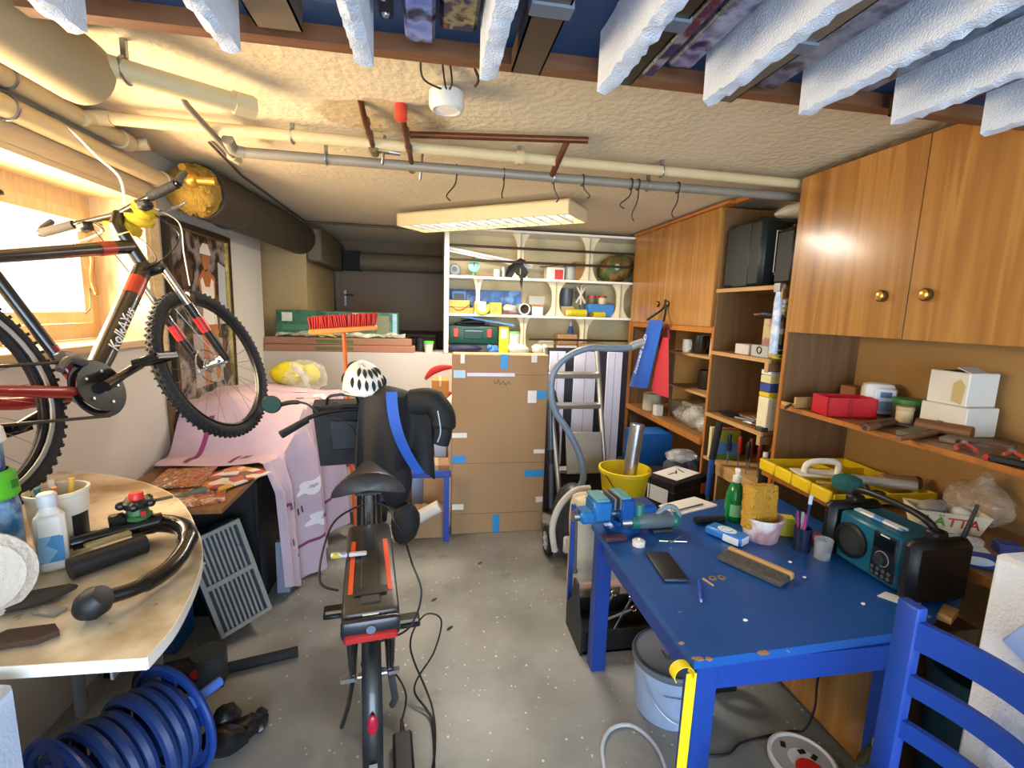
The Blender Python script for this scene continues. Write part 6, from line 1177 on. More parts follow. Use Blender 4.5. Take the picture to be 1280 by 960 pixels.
# ------------------------------------------------------------------ middle shelves
CS = M('1b2220', 0.45)
t = thing('tool_chest', 'large black tool case with a white printed outline on the top middle shelf', 'case', (2.22, 2.93, 1.896), world=True)
part('body', G().bb((2.01, 2.74, 1.896), (2.45, 3.13, 2.32), 0.025), CS, t); part('lid', G().bb((2.005, 2.85, 1.90), (2.03, 3.02, 2.31), 0.01), M('232b29', 0.45), t)
for pts in ([(2.24, 2.24), (2.10, 2.24), (2.10, 1.99), (2.18, 1.96), (2.24, 1.95)],): part('white_outline', G().tube([(a, 2.737, b) for a, b in pts], 0.004, 5), M('d9dcd8', 0.5), t)
part('white_triangle', G().prism([(2.10, 1.975), (2.25, 1.935), (2.19, 2.02)], 2.735, 2.739, 'y'), M('dcdcd4', 0.5), t); part('text_block', G().bb((2.13, 2.736, 2.16), (2.19, 2.739, 2.18)).bb((2.13, 2.736, 2.12), (2.17, 2.739, 2.14)), M('9aa09c', 0.5), t); part('handle', G().tube([(2.1, 2.935, 2.315), (2.12, 2.935, 2.35), (2.3, 2.935, 2.35), (2.32, 2.935, 2.315)], 0.012, 8), CS, t)
t = thing('tool_chest', 'smaller black tool case with a red strap at the edge of the top middle shelf', 'case', (2.25, 2.60, 1.896), world=True); part('body', G().bb((2.06, 2.52, 1.896), (2.45, 2.70, 2.24), 0.03), M('1d201f', 0.5), t); part('red_strap', G().tube(spline([(2.10, 2.60, 2.245), (2.2, 2.59, 2.27), (2.3, 2.58, 2.25)], 4), 0.009, 6), M('8a2a22', 0.5), t)
one('white_sack', G().ball((2.33, 2.78, 2.375), (0.16, 0.20, 0.055), 16, (0, 0, 0.3), 0.06, 3), M('dcdcd8', 0.6), 'crumpled white sack lying on the two black tool cases', 'sack')
cart('clear_lidded_box', 'frosted clear plastic box on the second middle shelf', 2.03, 2.13, 2.80, 2.94, 1.461, 1.53, M('c9c3bc', 0.25), 'plastic box')
t = cart('grey_meter_case', 'small grey case with a black handle on the second middle shelf', 2.02, 2.12, 2.60, 2.76, 1.461, 1.535, M('b3b4b0', 0.4), 'case'); part('handle', G().ring((2.018, 2.68, 1.505), 0.02, 0.004, 'x', 16, 6), BLK, t)
t = thing('sealant_tube', 'tall white sealant tube hanging from a clip at the top middle shelf edge', 'tube', (1.99, 2.52, 1.48), world=True); part('tube', G().tube([(1.985, 2.515, 1.50), (1.985, 2.515, 1.80), (1.985, 2.515, 1.86)], [0.024, 0.024, 0.018], 14), PRINT(['e3e3e0', 'dcdfe2', 'c9d2dc', '9fb4c8'], 9, 0.4, kind='noise'), t); part('end_cap', G().cyl((1.985, 2.515, 1.48), (1.985, 2.515, 1.50), 0.026), RAW, t); part('clip', G().bb((1.965, 2.49, 1.855), (2.0, 2.54, 1.905)), STEEL, t)
t = thing('black_nozzle', 'black marker like nozzle pointing sideways from behind the white sealant tube', 'nozzle', (2.06, 2.62, 1.72), world=True); part('body', G().tube([(2.02, 2.56, 1.72), (1.99, 2.62, 1.725), (1.98, 2.66, 1.725)], [0.022, 0.022, 0.012], 12), BLK, t); part('tip', G().cyl((1.98, 2.66, 1.725), (1.975, 2.70, 1.725), 0.007), M('8a4a2c', 0.5), t); part('peg', G().cyl((2.02, 2.56, 1.72), (2.1, 2.45, 1.72), 0.006), STEEL, t)
for k, (z, h, c, lb) in enumerate(((1.461, 0.03, 'b6c81e', 'lime striped black box lowest in the column right of the sealant tube'), (1.492, 0.05, '2a2a2a', 'black box in the column right of the sealant tube'), (1.543, 0.17, '4a3f1c', 'olive tin in the column right of the sealant tube'), (1.714, 0.05, 'c9bf6a', 'yellow glass jar on the olive tin'), (1.765, 0.05, 'd6d2c4', 'white jar topmost right of the sealant tube'))):
    t = thing('stacked_tin', lb, 'tin', (2.09, 2.575-0.01*(k > 1), z)); part('tin', G().box((0, 0, h/2), (0.10-0.01*(k > 2), 0.09-0.015*(k > 2), h-0.001), None, 0.006), M(c, 0.35), t); part('band', G().box((0, 0, h*0.5), (0.102-0.01*(k > 2), 0.092-0.015*(k > 2), h*0.2), None, 0.002), M('17171a', 0.4) if k == 0 else M('8f8f86', 0.4), t)
one('yellow_print_card', G().bb((2.16, 2.70, 1.461), (2.17, 2.85, 1.70)), PRINT(['d8c070', '8f96a8', 'c9b89a', 'b06a6a'], 10, 0.4, kind='noise'), 'printed card leaning behind the sealant tube', 'card')
# column of boxes lower down at the middle shelf edge
for k, (z, h, c, lb) in enumerate(((1.011, 0.21, 'e3d8b4', 'tall cream box with a yellow lid beside the upright panel'), (1.222, 0.03, 'e0c228', 'flat yellow box on the tall cream box'), (1.253, 0.055, '3a4a8c', 'blue rimmed clear tub above the flat yellow box'), (1.309, 0.05, 'd8cf94', 'pale yellow tub above the blue rimmed tub'), (1.360, 0.03, 'e4e2da', 'white tub lid topmost of its column beside the upright panel'))):
    one('stacked_box', G().bb((2.03, 2.565, z), (2.14, 2.655, z+h-0.001), 0.004), M(c, 0.4, var=0.15), lb, 'box', 'column of boxes beside the upright panel')
t = thing('pliers', 'pliers with dark red handles on the lowest middle shelf', 'pliers', (2.06, 2.72, 1.011), 1.9); part('handle', G().tube([(-0.10, 0.02, 0.01), (0, 0.006, 0.012)], 0.008, 8), M('6a1c22', 0.4), t); part('handle', G().tube([(-0.10, -0.02, 0.01), (0, -0.006, 0.012)], 0.008, 8), M('6a1c22', 0.4), t); part('jaws', G().tube([(0, 0, 0.012), (0.03, 0, 0.014), (0.07, 0, 0.012)], [0.014, 0.014, 0.005], 8), STEEL, t)
t = thing('drill_bits', 'loose steel bits and screws heaped on the lowest middle shelf', 'bits', (2.10, 2.80, 1.011)); rn = random.Random(3)
for k in range(12): part('bit', G().cyl((rn.uniform(-0.06, 0.05), rn.uniform(-0.12, 0.12), 0.008+0.012*(k % 3)), (rn.uniform(-0.06, 0.06), rn.uniform(-0.12, 0.12), 0.008+0.012*(k % 3)), 0.006, n=7), (STEEL, GRY, ALU)[k % 3], t)
t = thing('white_clamp', 'pale clamp standing among the bits on the lowest middle shelf', 'clamp', (2.12, 2.66, 1.011)); part('arm', G().tube([(-0.05, 0, 0.01), (0, 0, 0.03), (0.02, 0, 0.09)], [0.012, 0.016, 0.014], 8), M('c9cbc8', 0.4), t); part('base', G().bb((-0.05, -0.03, 0), (0.05, 0.03, 0.012)), M('a9aaa6', 0.4), t)
one('black_pouch_flat', G().ball((2.10, 3.02, 1.022), (0.06, 0.09, 0.011), 12), BLK, 'flat black case at the far end of the lowest middle shelf', 'case'); one('dark_whetstone', G().bb((2.0, 2.56, 1.011), (2.05, 2.62, 1.035), 0.003).xf(Mx.Identity(4)), M('3a3a3c', 0.5), 'dark oilstone on the front corner of the lowest middle shelf', 'stone')
# low shelf of screwdrivers
t = thing('picture_book', 'colourful picture book box standing on the low pale shelf', 'book', (2.10, 3.06, 0.681), -0.25); part('box', G().box((0, 0, 0.115), (0.20, 0.05, 0.23)), M('d8cf9a', 0.5), t)
for a, b, c in ((0.13, 0.215, '8f9a2c'), (0.04, 0.13, '4a86c9'), (0.0, 0.04, '4f7a3a'), (0.215, 0.23, 'b03428')): part('printed_band', G().bb((-0.085, -0.028, a), (0.1, -0.0255, b)), M(c, 0.4, var=0.2, sc=20), t)
part('printed_shape', G().ball((0.03, -0.027, 0.10), (0.025, 0.004, 0.05), 10), M('2a3f7a', 0.4), t)
cols = ['1d2a4a', 'b02a24', '8a2f1c', '1b1b1d', '7a1f1c', 'c9853a', '2b2b2e']
words_ = ['navy handled', 'bright red handled', 'rust red handled', 'black handled', 'dark red handled', 'wooden handled', 'charcoal handled']
for k in range(7):
    x = 2.05+0.035*(k % 3); y = 2.93-0.068*k
    t = thing('screwdriver', words_[k]+' screwdriver standing upright in the rack on the low pale shelf', 'screwdriver', (x, y, 0.681), group='screwdrivers on the low shelf')
    part('shank', G().cyl((0, 0, 0), (0.004, 0.003, 0.10), 0.004, n=8), STEEL, t); part('handle', G().lathe([(0, 0), (0.010, 0), (0.015, 0.02), (0.013, 0.06), (0.017, 0.09), (0.010, 0.12), (0, 0.122)], (0.004, 0.003, 0.10), 12), M(cols[k], 0.4), t)
t = thing('glue_bottle', 'black glue bottle with a white cap beside the yellow tray', 'bottle', (2.02, 2.52, 0.681)); part('body', G().lathe([(0, 0), (0.028, 0), (0.03, 0.14), (0.012, 0.18), (0, 0.18)], (0, 0, 0), 16), M('1c2320', 0.3), t); part('cap', G().lathe([(0, 0), (0.016, 0), (0.016, 0.03), (0, 0.034)], (0, 0, 0.18), 14), WHT, t)
one('photo_card', G().bb((2.30, 2.52, 0.681), (2.31, 2.68, 0.93)), M('c9ccd4', 0.4), 'pale card behind the glue bottle', 'card'); one('dark_brush', G().lathe([(0, 0), (0.02, 0), (0.022, 0.10), (0.04, 0.13), (0.036, 0.21), (0, 0.23)], (2.2, 2.62, 0.681), 14), M('2b2422', 0.7), 'dark round brush standing behind the glue bottle', 'brush')

# ------------------------------------------------------------------ on the blue table
ZT = TZ+0.0005
VB = M('174f94', 0.35, 0.2, var=0.2, sc=14); VT = M('5f9aa4', 0.45, 0.3, var=0.2)
t = thing('bench_vise', 'blue bench vise bolted to the far left corner of the table with a hanging handle', 'vise', (0.855, 1.975, ZT), 0.08)
part('base', G().lathe([(0, 0), (0.085, 0), (0.085, 0.018), (0.055, 0.03), (0.055, 0.05), (0, 0.05)], (0.02, 0, 0), 20), VB, t)
part('fixed_jaw', G().bb((0.0, -0.055, 0.045), (0.17, 0.055, 0.125), 0.012).bb((-0.02, -0.065, 0.06), (0.05, 0.065, 0.165), 0.01), VB, t)
mv = part('moving_jaw', G().bb((-0.145, -0.06, 0.06), (-0.055, 0.06, 0.16), 0.014).bb((-0.20, -0.045, 0.05), (-0.05, 0.045, 0.11), 0.012), M('1f6aa8', 0.35, 0.2, var=0.15), t)
part('jaw_top', G().bb((-0.14, -0.06, 0.158), (-0.075, 0.06, 0.172), 0.004).bb((-0.02, -0.06, 0.163), (0.03, 0.06, 0.176), 0.004), VT, mv); part('jaw_plate', G().bb((-0.055, -0.062, 0.12), (-0.046, 0.062, 0.172)).bb((-0.028, -0.062, 0.12), (-0.019, 0.062, 0.172)), STEEL, t)
part('screw', G().cyl((-0.20, 0, 0.078), (0.05, 0, 0.078), 0.016), STEEL, t); part('screw_head', G().cyl((-0.225, 0, 0.078), (-0.20, 0, 0.078), 0.024), STEEL, t)
hn = part('handle', G().cyl((-0.213, -0.01, 0.10), (-0.213, -0.03, -0.17), 0.007, n=10), DKGRY, t)
for z, y in ((0.105, -0.01), (-0.172, -0.03)): part('handle_ball', G().ball((-0.213, y, z), 0.013, 10), DKGRY, hn)
t = thing('cordless_drill', 'teal green drill lying on the table in front of the vise', 'drill', (1.0, 1.935, ZT), 0.05)
GT_ = M('1f6a5a', 0.4)
part('body', G().tube([(-0.09, 0, 0.05), (-0.04, 0, 0.055), (0.05, 0, 0.05), (0.10, 0, 0.045)], [0.03, 0.04, 0.036, 0.03], 14), M('5a6468', 0.4), t); part('green_grip', G().tube([(-0.06, 0.01, 0.05), (-0.06, 0.015, 0.13)], [0.03, 0.026], 12), GT_, t); part('green_cap', G().ball((0.115, 0, 0.045), (0.03, 0.035, 0.035), 12), GT_, t); part('green_collar', G().cyl((-0.105, 0, 0.05), (-0.07, 0, 0.05), 0.034), GT_, t)
part('chuck', G().cyl((-0.15, 0, 0.05), (-0.105, 0, 0.05), 0.021, 0.026), STEEL, t); part('hook_handle', G().tube(spline([(0.02, 0, 0.08), (0.08, 0, 0.115), (0.13, 0, 0.09), (0.14, 0, 0.03)], 5), 0.012, 10), M('7c8a88', 0.35), t); part('base_shoe', G().bb((0.0, -0.03, 0.0), (0.10, 0.03, 0.014), 0.003), DKGRY, t)
one('file_set', G().box((0.80, 1.86, ZT+0.012), (0.10, 0.035, 0.022), (0, 0, 0.1), 0.005).box((0.79, 1.885, ZT+0.01), (0.11, 0.014, 0.014), (0, 0, 0.1), 0.003), M('4a2a34', 0.4, var=0.4, sc=30), 'small maroon and black oilstone case at the left table edge below the vise', 'case')
one('plastic_stopper', G().lathe([(0, 0), (0.027, 0), (0.028, 0.02), (0.02, 0.026), (0.006, 0.026), (0.005, 0.034), (0, 0.034)], (0.885, 1.81, ZT), 20), WHT, 'round white plastic stopper on the table in front of the teal drill', 'cap')
t = thing('drill_bit_pair', 'two thin steel drill bits crossing on the table beside the white cap', 'drill bit', (1.04, 1.82, ZT)); part('bit', G().cyl((-0.05, 0.01, 0.004), (0.07, -0.01, 0.004), 0.0035, n=8), CHR, t); part('bit', G().cyl((-0.01, -0.02, 0.0105), (0.06, 0.025, 0.0105), 0.003, n=8), CHR, t)
t = thing('phone', 'black folded phone wallet lying on the blue table', 'phone', (0.915, 1.62, ZT), -0.10); part('case', G().box((0, 0, 0.008), (0.098, 0.205, 0.015), None, 0.006, 2), M('16181b', 0.45), t); part('screen_edge', G().box((0, -0.1025, 0.008), (0.08, 0.002, 0.004)), CHR, t)
t = thing('ballpoint_pen', 'blue ballpoint pen near the two washers', 'pen', (0.965, 1.46, ZT+0.006), math.radians(62)); part('barrel', G().tube([(-0.07, 0, 0), (0.05, 0, 0), (0.075, 0, 0)], [0.006, 0.006, 0.002], 10), M('1a4fc0', 0.35), t); part('tail', G().cyl((-0.08, 0, 0), (-0.07, 0, 0), 0.004, n=8), M('c9a080', 0.5), t)
one('match_stick', G().box((1.025, 1.505, ZT+0.003), (0.05, 0.006, 0.005), (0, 0, -1.3)), M('c99a72', 0.7), 'little wooden stick beside the blue pen', 'stick')
for i, (x, lb) in enumerate(((1.06, 'left one of two small washers on the blue table'), (1.098, 'right one of two small washers on the blue table'))): one('washer', G().lathe([(0.007, 0), (0.015, 0), (0.015, 0.003), (0.007, 0.003), (0.007, 0)], (x, 1.53, ZT), 20), M('a59272', 0.35, 0.6), lb, 'washer', 'washers on the blue table')
t = thing('wire_brush', 'flat dark brush with a pale wooden edge lying on the blue table', 'brush', (1.27, 1.575, ZT), math.radians(28)); part('bristle_pad', G().box((-0.02, 0, 0.012), (0.085, 0.25, 0.022), None, 0.005), M('4f4a42', 0.9, var=0.35, sc=40, bump=0.7), t); part('wooden_back', G().box((0.036, 0, 0.016), (0.024, 0.255, 0.03), None, 0.004), RAW, t)
t = thing('note_paper', 'white sheets of paper with a pencil line on the back of the blue table', 'paper', (1.32, 2.17, ZT), 0.0)
part('sheet', G().prism([(-0.15, 0.03), (0.10, 0.12), (0.17, 0.0), (-0.10, -0.09)], 0, 0.003, 'z'), WHT, t); part('sheet', G().prism([(-0.14, 0.035), (0.11, 0.125), (0.175, 0.01), (-0.09, -0.085)], 0.0035, 0.005, 'z'), M('eceae6', 0.5), t)
t = thing('scriber', 'thin brown tool lying across the white sheets', 'tool', (1.31, 2.15, ZT+0.006)); part('rod', G().cyl((-0.07, -0.03, 0.005), (0.10, 0.03, 0.005), 0.004, n=8), M('5a3a2a', 0.5), t); part('loop', G().ring((-0.09, -0.035, 0.004), 0.022, 0.0025, 'z', 18, 6), M('3a2c2a', 0.5), t)
t = thing('soap_bottle', 'green dish soap bottle with a white cap behind the yellow sponge', 'bottle', (1.47, 2.01, ZT)); part('body', G().lathe([(0, 0), (0.04, 0), (0.044, 0.01), (0.045, 0.10), (0.040, 0.14), (0.030, 0.175), (0.018, 0.195), (0, 0.195)], (0, 0, 0), 24), M('12843c', 0.12, trans=0.25), t); part('cap', G().lathe([(0, 0.195), (0.02, 0.195), (0.019, 0.225), (0.01, 0.228), (0.01, 0.245), (0.013, 0.247), (0.012, 0.262), (0, 0.264)], (0, 0, 0), 20), WHT, t); part('label', G().sheet(lambda u, v: (0.0455*math.cos(-2.6+1.8*u), 0.0455*math.sin(-2.6+1.8*u), 0.03+0.06*v), 10, 1, 0.0006), M('7fc08a', 0.35), t)
t = thing('sponge_pot', 'round whitish plastic pot stained pink, holding the yellow sponge', 'pot', (1.47, 1.81, ZT)); part('pot', G().lathe([(0, 0), (0.065, 0), (0.07, 0.006), (0.084, 0.10), (0.088, 0.102), (0.088, 0.112), (0.08, 0.112), (0.066, 0.012), (0, 0.012)], (0, 0, 0), 32), PRINT(['d8c9c6', 'c9a3a0', 'dcd4d0', 'b58a8c'], 7, 0.45, kind='noise'), t)
g = G().box((0, 0, 0.115), (0.155, 0.06, 0.20), None, 0.014, 2); rn = random.Random(1)
bmesh.ops.subdivide_edges(g.b, edges=[e for e in g.b.edges if e.calc_length() > 0.04], cuts=6, use_grid_fill=True)
for v in g.b.verts: v.co += V((rn.uniform(-1, 1), rn.uniform(-1, 1), rn.uniform(-1, 1)))*0.0022; v.co.y += (-0.006 if abs(v.co.x-0.02-0.3*(v.co.z-0.1)) > 0.008 or v.co.y > 0 else 0.006)
one('yellow_sponge', g, M('c48f2a', 0.95, var=0.12, sc=20, bump=1.0, bsc=90), 'big torn yellow sponge standing in the round whitish pot', 'sponge', loc=(1.455, 1.815, ZT+0.035), rot=(-0.10, 0.04, 0.10))
t = thing('tissue_pack', 'small blue and white soap packet on the table before the sponge', 'packet', (1.315, 1.83, ZT), math.radians(-62)); part('pack', G().box((0, 0, 0.02), (0.17, 0.085, 0.04), None, 0.01), M('2f78c8', 0.35), t); part('white_panel', G().lathe([(0, 0), (0.035, 0), (0.035, 0.001), (0, 0.001)], (0.0, 0, 0.04), 24, Mx.Diagonal((1.2, 0.9, 1, 1))), M('e4eaf2', 0.4), t); part('white_side', G().box((0.04, -0.0425, 0.02), (0.07, 0.003, 0.03)).box((0.084, 0, 0.02), (0.004, 0.06, 0.03)), M('dfe6ee', 0.4), t); part('printed_ring', G().ring((0, 0, 0.041), 0.022, 0.002, 'z', 20, 5), M('7fa6d8', 0.4), t)
t = thing('hair_comb_clip', 'black ribbed rubber grip on the table beside the soap packet', 'grip', (1.33, 1.985, ZT)); g = G().tube([(-0.08, 0, 0.017), (0.075, 0, 0.017)], 0.015, 10)
for k in range(12): g.ring((-0.07+0.012*k, 0, 0.018), 0.015, 0.003, 'x', 12, 5)
part('grip', g, RUB, t)
t = thing('pen_holder', 'dark blue pen cup with pens beside the radio', 'pen cup', (1.585, 1.70, ZT)); part('cup', G().lathe([(0, 0), (0.034, 0), (0.036, 0.10), (0.031, 0.10), (0.03, 0.008), (0, 0.008)], (0, 0, 0), 20), M('15203c', 0.3), t)
for (dx, dy, c, h) in ((-0.02, 0.01, '8a2a5a', 0.17), (-0.008, -0.012, 'b03a7a', 0.165), (0.012, 0.0, '1c2f6a', 0.22), (0.004, 0.014, 'd2d2d4', 0.16)): part('pen', G().cyl((dx*0.4, dy*0.4, 0.01), (dx*1.4, dy*1.4, h), 0.0055, n=8), M(c, 0.4), t)
part('pen_tip', G().cyl((0.016, 0, 0.205), (0.0185, 0, 0.245), 0.0075, n=8), M('b9c9dc', 0.4), t)
one('clear_cup', G().lathe([(0, 0), (0.03, 0), (0.036, 0.085), (0.034, 0.085), (0.028, 0.004), (0, 0.004)], (1.615, 1.62, ZT), 18), CLEAR('c9cdd2', 0.3), 'clear plastic cup between the pen cup and the radio', 'cup')
one('yellow_pad', G().box((1.60, 1.84, ZT+0.045), (0.09, 0.05, 0.085), (0, 0, -0.4)), M('d8cc3c', 0.6), 'yellow note block standing behind the pen cup', 'pad'); one('red_folder', G().box((1.69, 1.77, ZT+0.012), (0.13, 0.09, 0.022), (0, 0, -0.3), 0.004), M('8a1f22', 0.4), 'dark red case lying behind the pen cup', 'case')
# radio
t = thing('site_radio', 'rugged teal and black site radio with a carrying handle on the blue table', 'radio', (1.77, 1.485, ZT))
TL = M('0f5a72', 0.35); BK = M('131415', 0.4)
part('body', G().bb((-0.10, -0.135, 0.012), (0.11, 0.135, 0.215), 0.012), TL, t)
for s in (-1, 1):
    cg = part('end_guard', G().bb((-0.125, s*0.175-0.035, 0.0), (0.13, s*0.175+0.028, 0.235), 0.022), BK, t)
    part('guard_recess', G().bb((-0.08, s*0.2035-0.001, 0.05), (0.09, s*0.2035+0.002, 0.19), 0.0), M('1f2022', 0.6), cg)
    for (a, b) in ((-0.09, 0.03), (0.10, 0.03), (-0.09, 0.205), (0.10, 0.205), (0.0, 0.12), (0.06, 0.15), (-0.05, 0.07)): part('screw', G().cyl((a, s*0.203, b), (a, s*0.2065, b), 0.006, n=8), CHR, cg)
    part('handle_mount', G().box((0.0, s*0.165, 0.245), (0.06, 0.05, 0.035), None, 0.008), BK, cg)
part('handle', G().tube(spline([(0.0, -0.165, 0.25), (-0.02, -0.15, 0.285), (-0.03, -0.08, 0.305), (-0.03, 0.08, 0.305), (-0.02, 0.15, 0.285), (0.0, 0.165, 0.25)], 6), 0.013, 10), BK, t)
sp = part('speaker', G().lathe([(0.058, 0), (0.07, 0), (0.07, 0.012), (0.058, 0.016), (0.058, 0)], (-0.099, 0.062, 0.115), 36, Mx.Rotation(-PI/2, 4, 'Y')), M('15171a', 0.3), t); part('speaker_mesh', G().lathe([(0, 0), (0.059, 0), (0.059, 0.005), (0.03, 0.008), (0, 0.008)], (-0.099, 0.062, 0.115), 36, Mx.Rotation(-PI/2, 4, 'Y')), M('1b2226', 0.7, bump=0.6, bsc=300), sp)
ct = part('control_panel', G().bb((-0.106, -0.125, 0.03), (-0.0995, -0.03, 0.205), 0.003), M('121416', 0.35), t); part('display', G().bb((-0.108, -0.115, 0.145), (-0.1055, -0.04, 0.195)), M('070b10', 0.1), ct); part('tuning_knob', G().lathe([(0, 0), (0.024, 0), (0.022, 0.016), (0, 0.018)], (-0.106, -0.075, 0.108), 24, Mx.Rotation(-PI/2, 4, 'Y')), M('2a2c30', 0.3), ct); part('knob_ring', G().ring((-0.1065, -0.075, 0.108), 0.028, 0.002, 'x', 28, 5), GRY, ct)
for r in range(2):
    for k in range(4): part('button', G().cyl((-0.106, -0.11+0.022*k, 0.065-0.02*r), (-0.109, -0.11+0.022*k, 0.065-0.02*r), 0.007, n=10), M('4a4d52', 0.4), ct)
part('white_mark', G().bb((-0.1085, -0.095, 0.197), (-0.106, -0.06, 0.2005)), WHT, ct)
an = part('antenna', G().tube([(0.10, -0.18, 0.235), (0.13, -0.185, 0.36)], [0.008, 0.006], 8), BK, t)
one('chocolate_wrapper', G().box((0, 0, 0.006), (0.035, 0.20, 0.010), None, 0.003), PRINT(['b9d2e2', '8fb8d8', 'e2e6ea', '5f9ccc'], 18, 0.35), 'long pale blue wrapped bar lying on top of the site radio', 'bar', loc=(1.735, 1.50, ZT+0.2155), rz=0.05)
one('white_note', G().prism([(1.60, 1.35), (1.655, 1.37), (1.72, 1.29), (1.655, 1.272)], ZT, ZT+0.002, 'z'), WHT, 'white paper scrap under the near end of the radio', 'paper')
for k, (x, y) in enumerate(((1.45, 1.60), (1.42, 1.49), (1.5, 1.31), (1.02, 1.28))): one('plaster_crumb', G().ball((x, y, ZT+0.004), (0.008, 0.006, 0.004), 8, noise=0.2, seed=k), WHT, ['white crumb right of the wire brush on the table', 'white crumb nearer the radio than the wire brush', 'pale smear of glue near the front right of the table', 'tiny white crumb near the front left of the table'][k], 'crumb')

# ------------------------------------------------------------------ on the long tool shelf
S = 1.2125
t = thing('red_bin', 'red open plastic parts bin on the tool shelf', 'bin', (2.13, 2.13, S), -0.25)
part('bin', G().bb((-0.12, -0.075, 0), (0.12, 0.075, 0.005)).bb((-0.12, -0.075, 0), (0.12, -0.069, 0.10)).bb((-0.12, 0.069, 0), (0.12, 0.075, 0.10)).bb((0.114, -0.075, 0), (0.12, 0.075, 0.10)).bb((-0.12, -0.075, 0), (-0.114, 0.075, 0.10)), M('c01a24', 0.35), t, smooth=False); part('rim', G().ring((0.128, 0, 0.05), 0.04, 0.012, 'x', 18, 8), M('b01822', 0.35), t); part('rib', G().bb((-0.02, -0.079, 0.01), (0.0, -0.0745, 0.095)), M('a8161f', 0.35), t)
t = thing('white_scale', 'white kitchen timer like device with a blue display standing on the tool shelf', 'device', (2.36, 2.16, S), -0.5); part('body', G().box((0, 0, 0.085), (0.15, 0.08, 0.17), None, 0.03, 2), M('dedbd4', 0.35), t); part('front', G().box((0.02, -0.045, 0.075), (0.10, 0.02, 0.14), None, 0.012), M('d4d8e2', 0.35), t); part('display', G().box((0.02, -0.057, 0.11), (0.05, 0.003, 0.03)), M('4a6a9a', 0.3), t); part('printed_label', G().box((0.02, -0.057, 0.05), (0.06, 0.003, 0.05)), M('8fa6cc', 0.4, var=0.3, sc=60), t)
cup('green_lid_jar', 'wide jar with a dark green lid behind the white device on the tool shelf', (2.38, 1.99, S), 0.075, 0.09, M('4c4a30', 0.35), 'jar', False, M('2f7a3a', 0.4)); cup('cream_jar', 'little cream jar before the dark green lidded jar', (2.28, 1.93, S), 0.035, 0.065, M('d2c39a', 0.4), 'jar', False, M('b9a878', 0.4)); carton('brown_little_box', 'small brown box at the back beside the upright panel on the tool shelf', (2.36, 2.30, S), (2.46, 2.40, S+0.12), M('a9714a', 0.8), seam=False)
BX = M('d9d4c6', 0.55)
t = carton('white_box', 'lower white carton of the stack of two on the tool shelf', (2.28, 1.66, S), (2.45, 1.86, S+0.13), BX, seam=False); part('green_mark', G().bb((2.277, 1.75, S+0.03), (2.2805, 1.775, S+0.055)), M('3a9a5a', 0.5), t)
t = carton('white_box', 'upper white carton with an open torn flap on the tool shelf', (2.29, 1.68, S+0.131), (2.45, 1.85, S+0.28), BX, seam=False); part('torn_patch', G().prism([(1.70, S+0.14), (1.74, S+0.15), (1.74, S+0.23), (1.715, S+0.25), (1.69, S+0.22)], 2.287, 2.2905, 'x'), M('c2ab72', 0.8), t); part('open_gap', G().bb((2.30, 1.72, S+0.279), (2.44, 1.80, S+0.282)), M('2a221a', 0.8), t); part('flap', G().box((2.33, 1.70, S+0.29), (0.10, 0.06, 0.004), (0.35, 0, 0)), M('c9c3b2', 0.6), t)
def bar(name, label, cat, a, b, r, mat, grip=None, flat=False):
    t = thing(name, label, cat, a, world=True); a = V(a); b = V(b)
    if flat:
        d = b-a; part('blade', G().box((a+b)/2, (d.length, r*2, r*0.7), (0, -math.asin(d.z/d.length), math.atan2(d.y, d.x)), 0.002), mat, t)
    else: part('shaft', G().cyl(a, b, r, n=10), mat, t)
    if grip: part('handle', G().cyl(a, a+(b-a)*0.4, r*1.35, n=12), grip, t)
BRN = M('6a4a34', 0.6, var=0.25); WOODH = WOOD('8a5c38', '6a4226', 'y', 0.5)
bar('flat_file', 'brown handled file pointing out over the shelf edge beside the red bin', 'file', (1.97, 1.85, S+0.013), (2.30, 1.98, S+0.013), 0.012, BRN, WOODH); bar('round_file', 'second brown file close to the shelf edge left of the oilstone', 'file', (1.93, 1.80, S+0.013), (2.20, 1.90, S+0.013), 0.012, M('4a342a', 0.6), M('7a5038', 0.6))
bar('hand_axe_shaft', 'long wooden hammer shaft lying in front on the tool shelf', 'shaft', (1.90, 1.62, S+0.014), (2.18, 1.70, S+0.014), 0.013, WOODH); bar('oilstone', 'grey green oilstone block on the tool shelf', 'stone', (2.02, 1.70, S+0.012), (2.20, 1.76, S+0.012), 0.03, M('6f6c58', 0.7, var=0.3), None, True); bar('trowel_plate', 'flat steel plate at the shelf edge beside the hammer shaft', 'plate', (2.12, 1.60, S+0.008), (2.26, 1.66, S+0.008), 0.028, M('7c776c', 0.4, 0.5), None, True)
bar('wood_mallet', 'round wooden block lying below the white cartons on the tool shelf', 'block', (2.20, 1.80, S+0.03), (2.27, 1.62, S+0.03), 0.03, WOODH); bar('crow_bar', 'dark iron bar lying behind the oilstone', 'bar', (2.16, 1.92, S+0.01), (2.26, 1.72, S+0.01), 0.01, M('3a2c24', 0.5)); bar('plane_body', 'brown wooden plane body in front of the white cartons', 'plane', (2.18, 1.60, S+0.02), (2.25, 1.45, S+0.02), 0.02, M('5a4434', 0.5), None, True)
bar('long_knife', 'long black blade sticking out past the upright panel beside the red bin', 'knife', (1.90, 2.26, S+0.012), (2.05, 2.385, S+0.012), 0.008, M('2a1c16', 0.4))
one('shelf_step', G().bb((2.0, 2.32, S), (2.012, 2.42, S+0.02)).bb((2.0, 2.31, S), (2.012, 2.322, S+0.06)).bb((2.012, 2.31, S), (2.10, 2.322, S+0.06)), RAW, 'little pale wooden step at the end of the tool shelf by the upright panel', 'bracket')
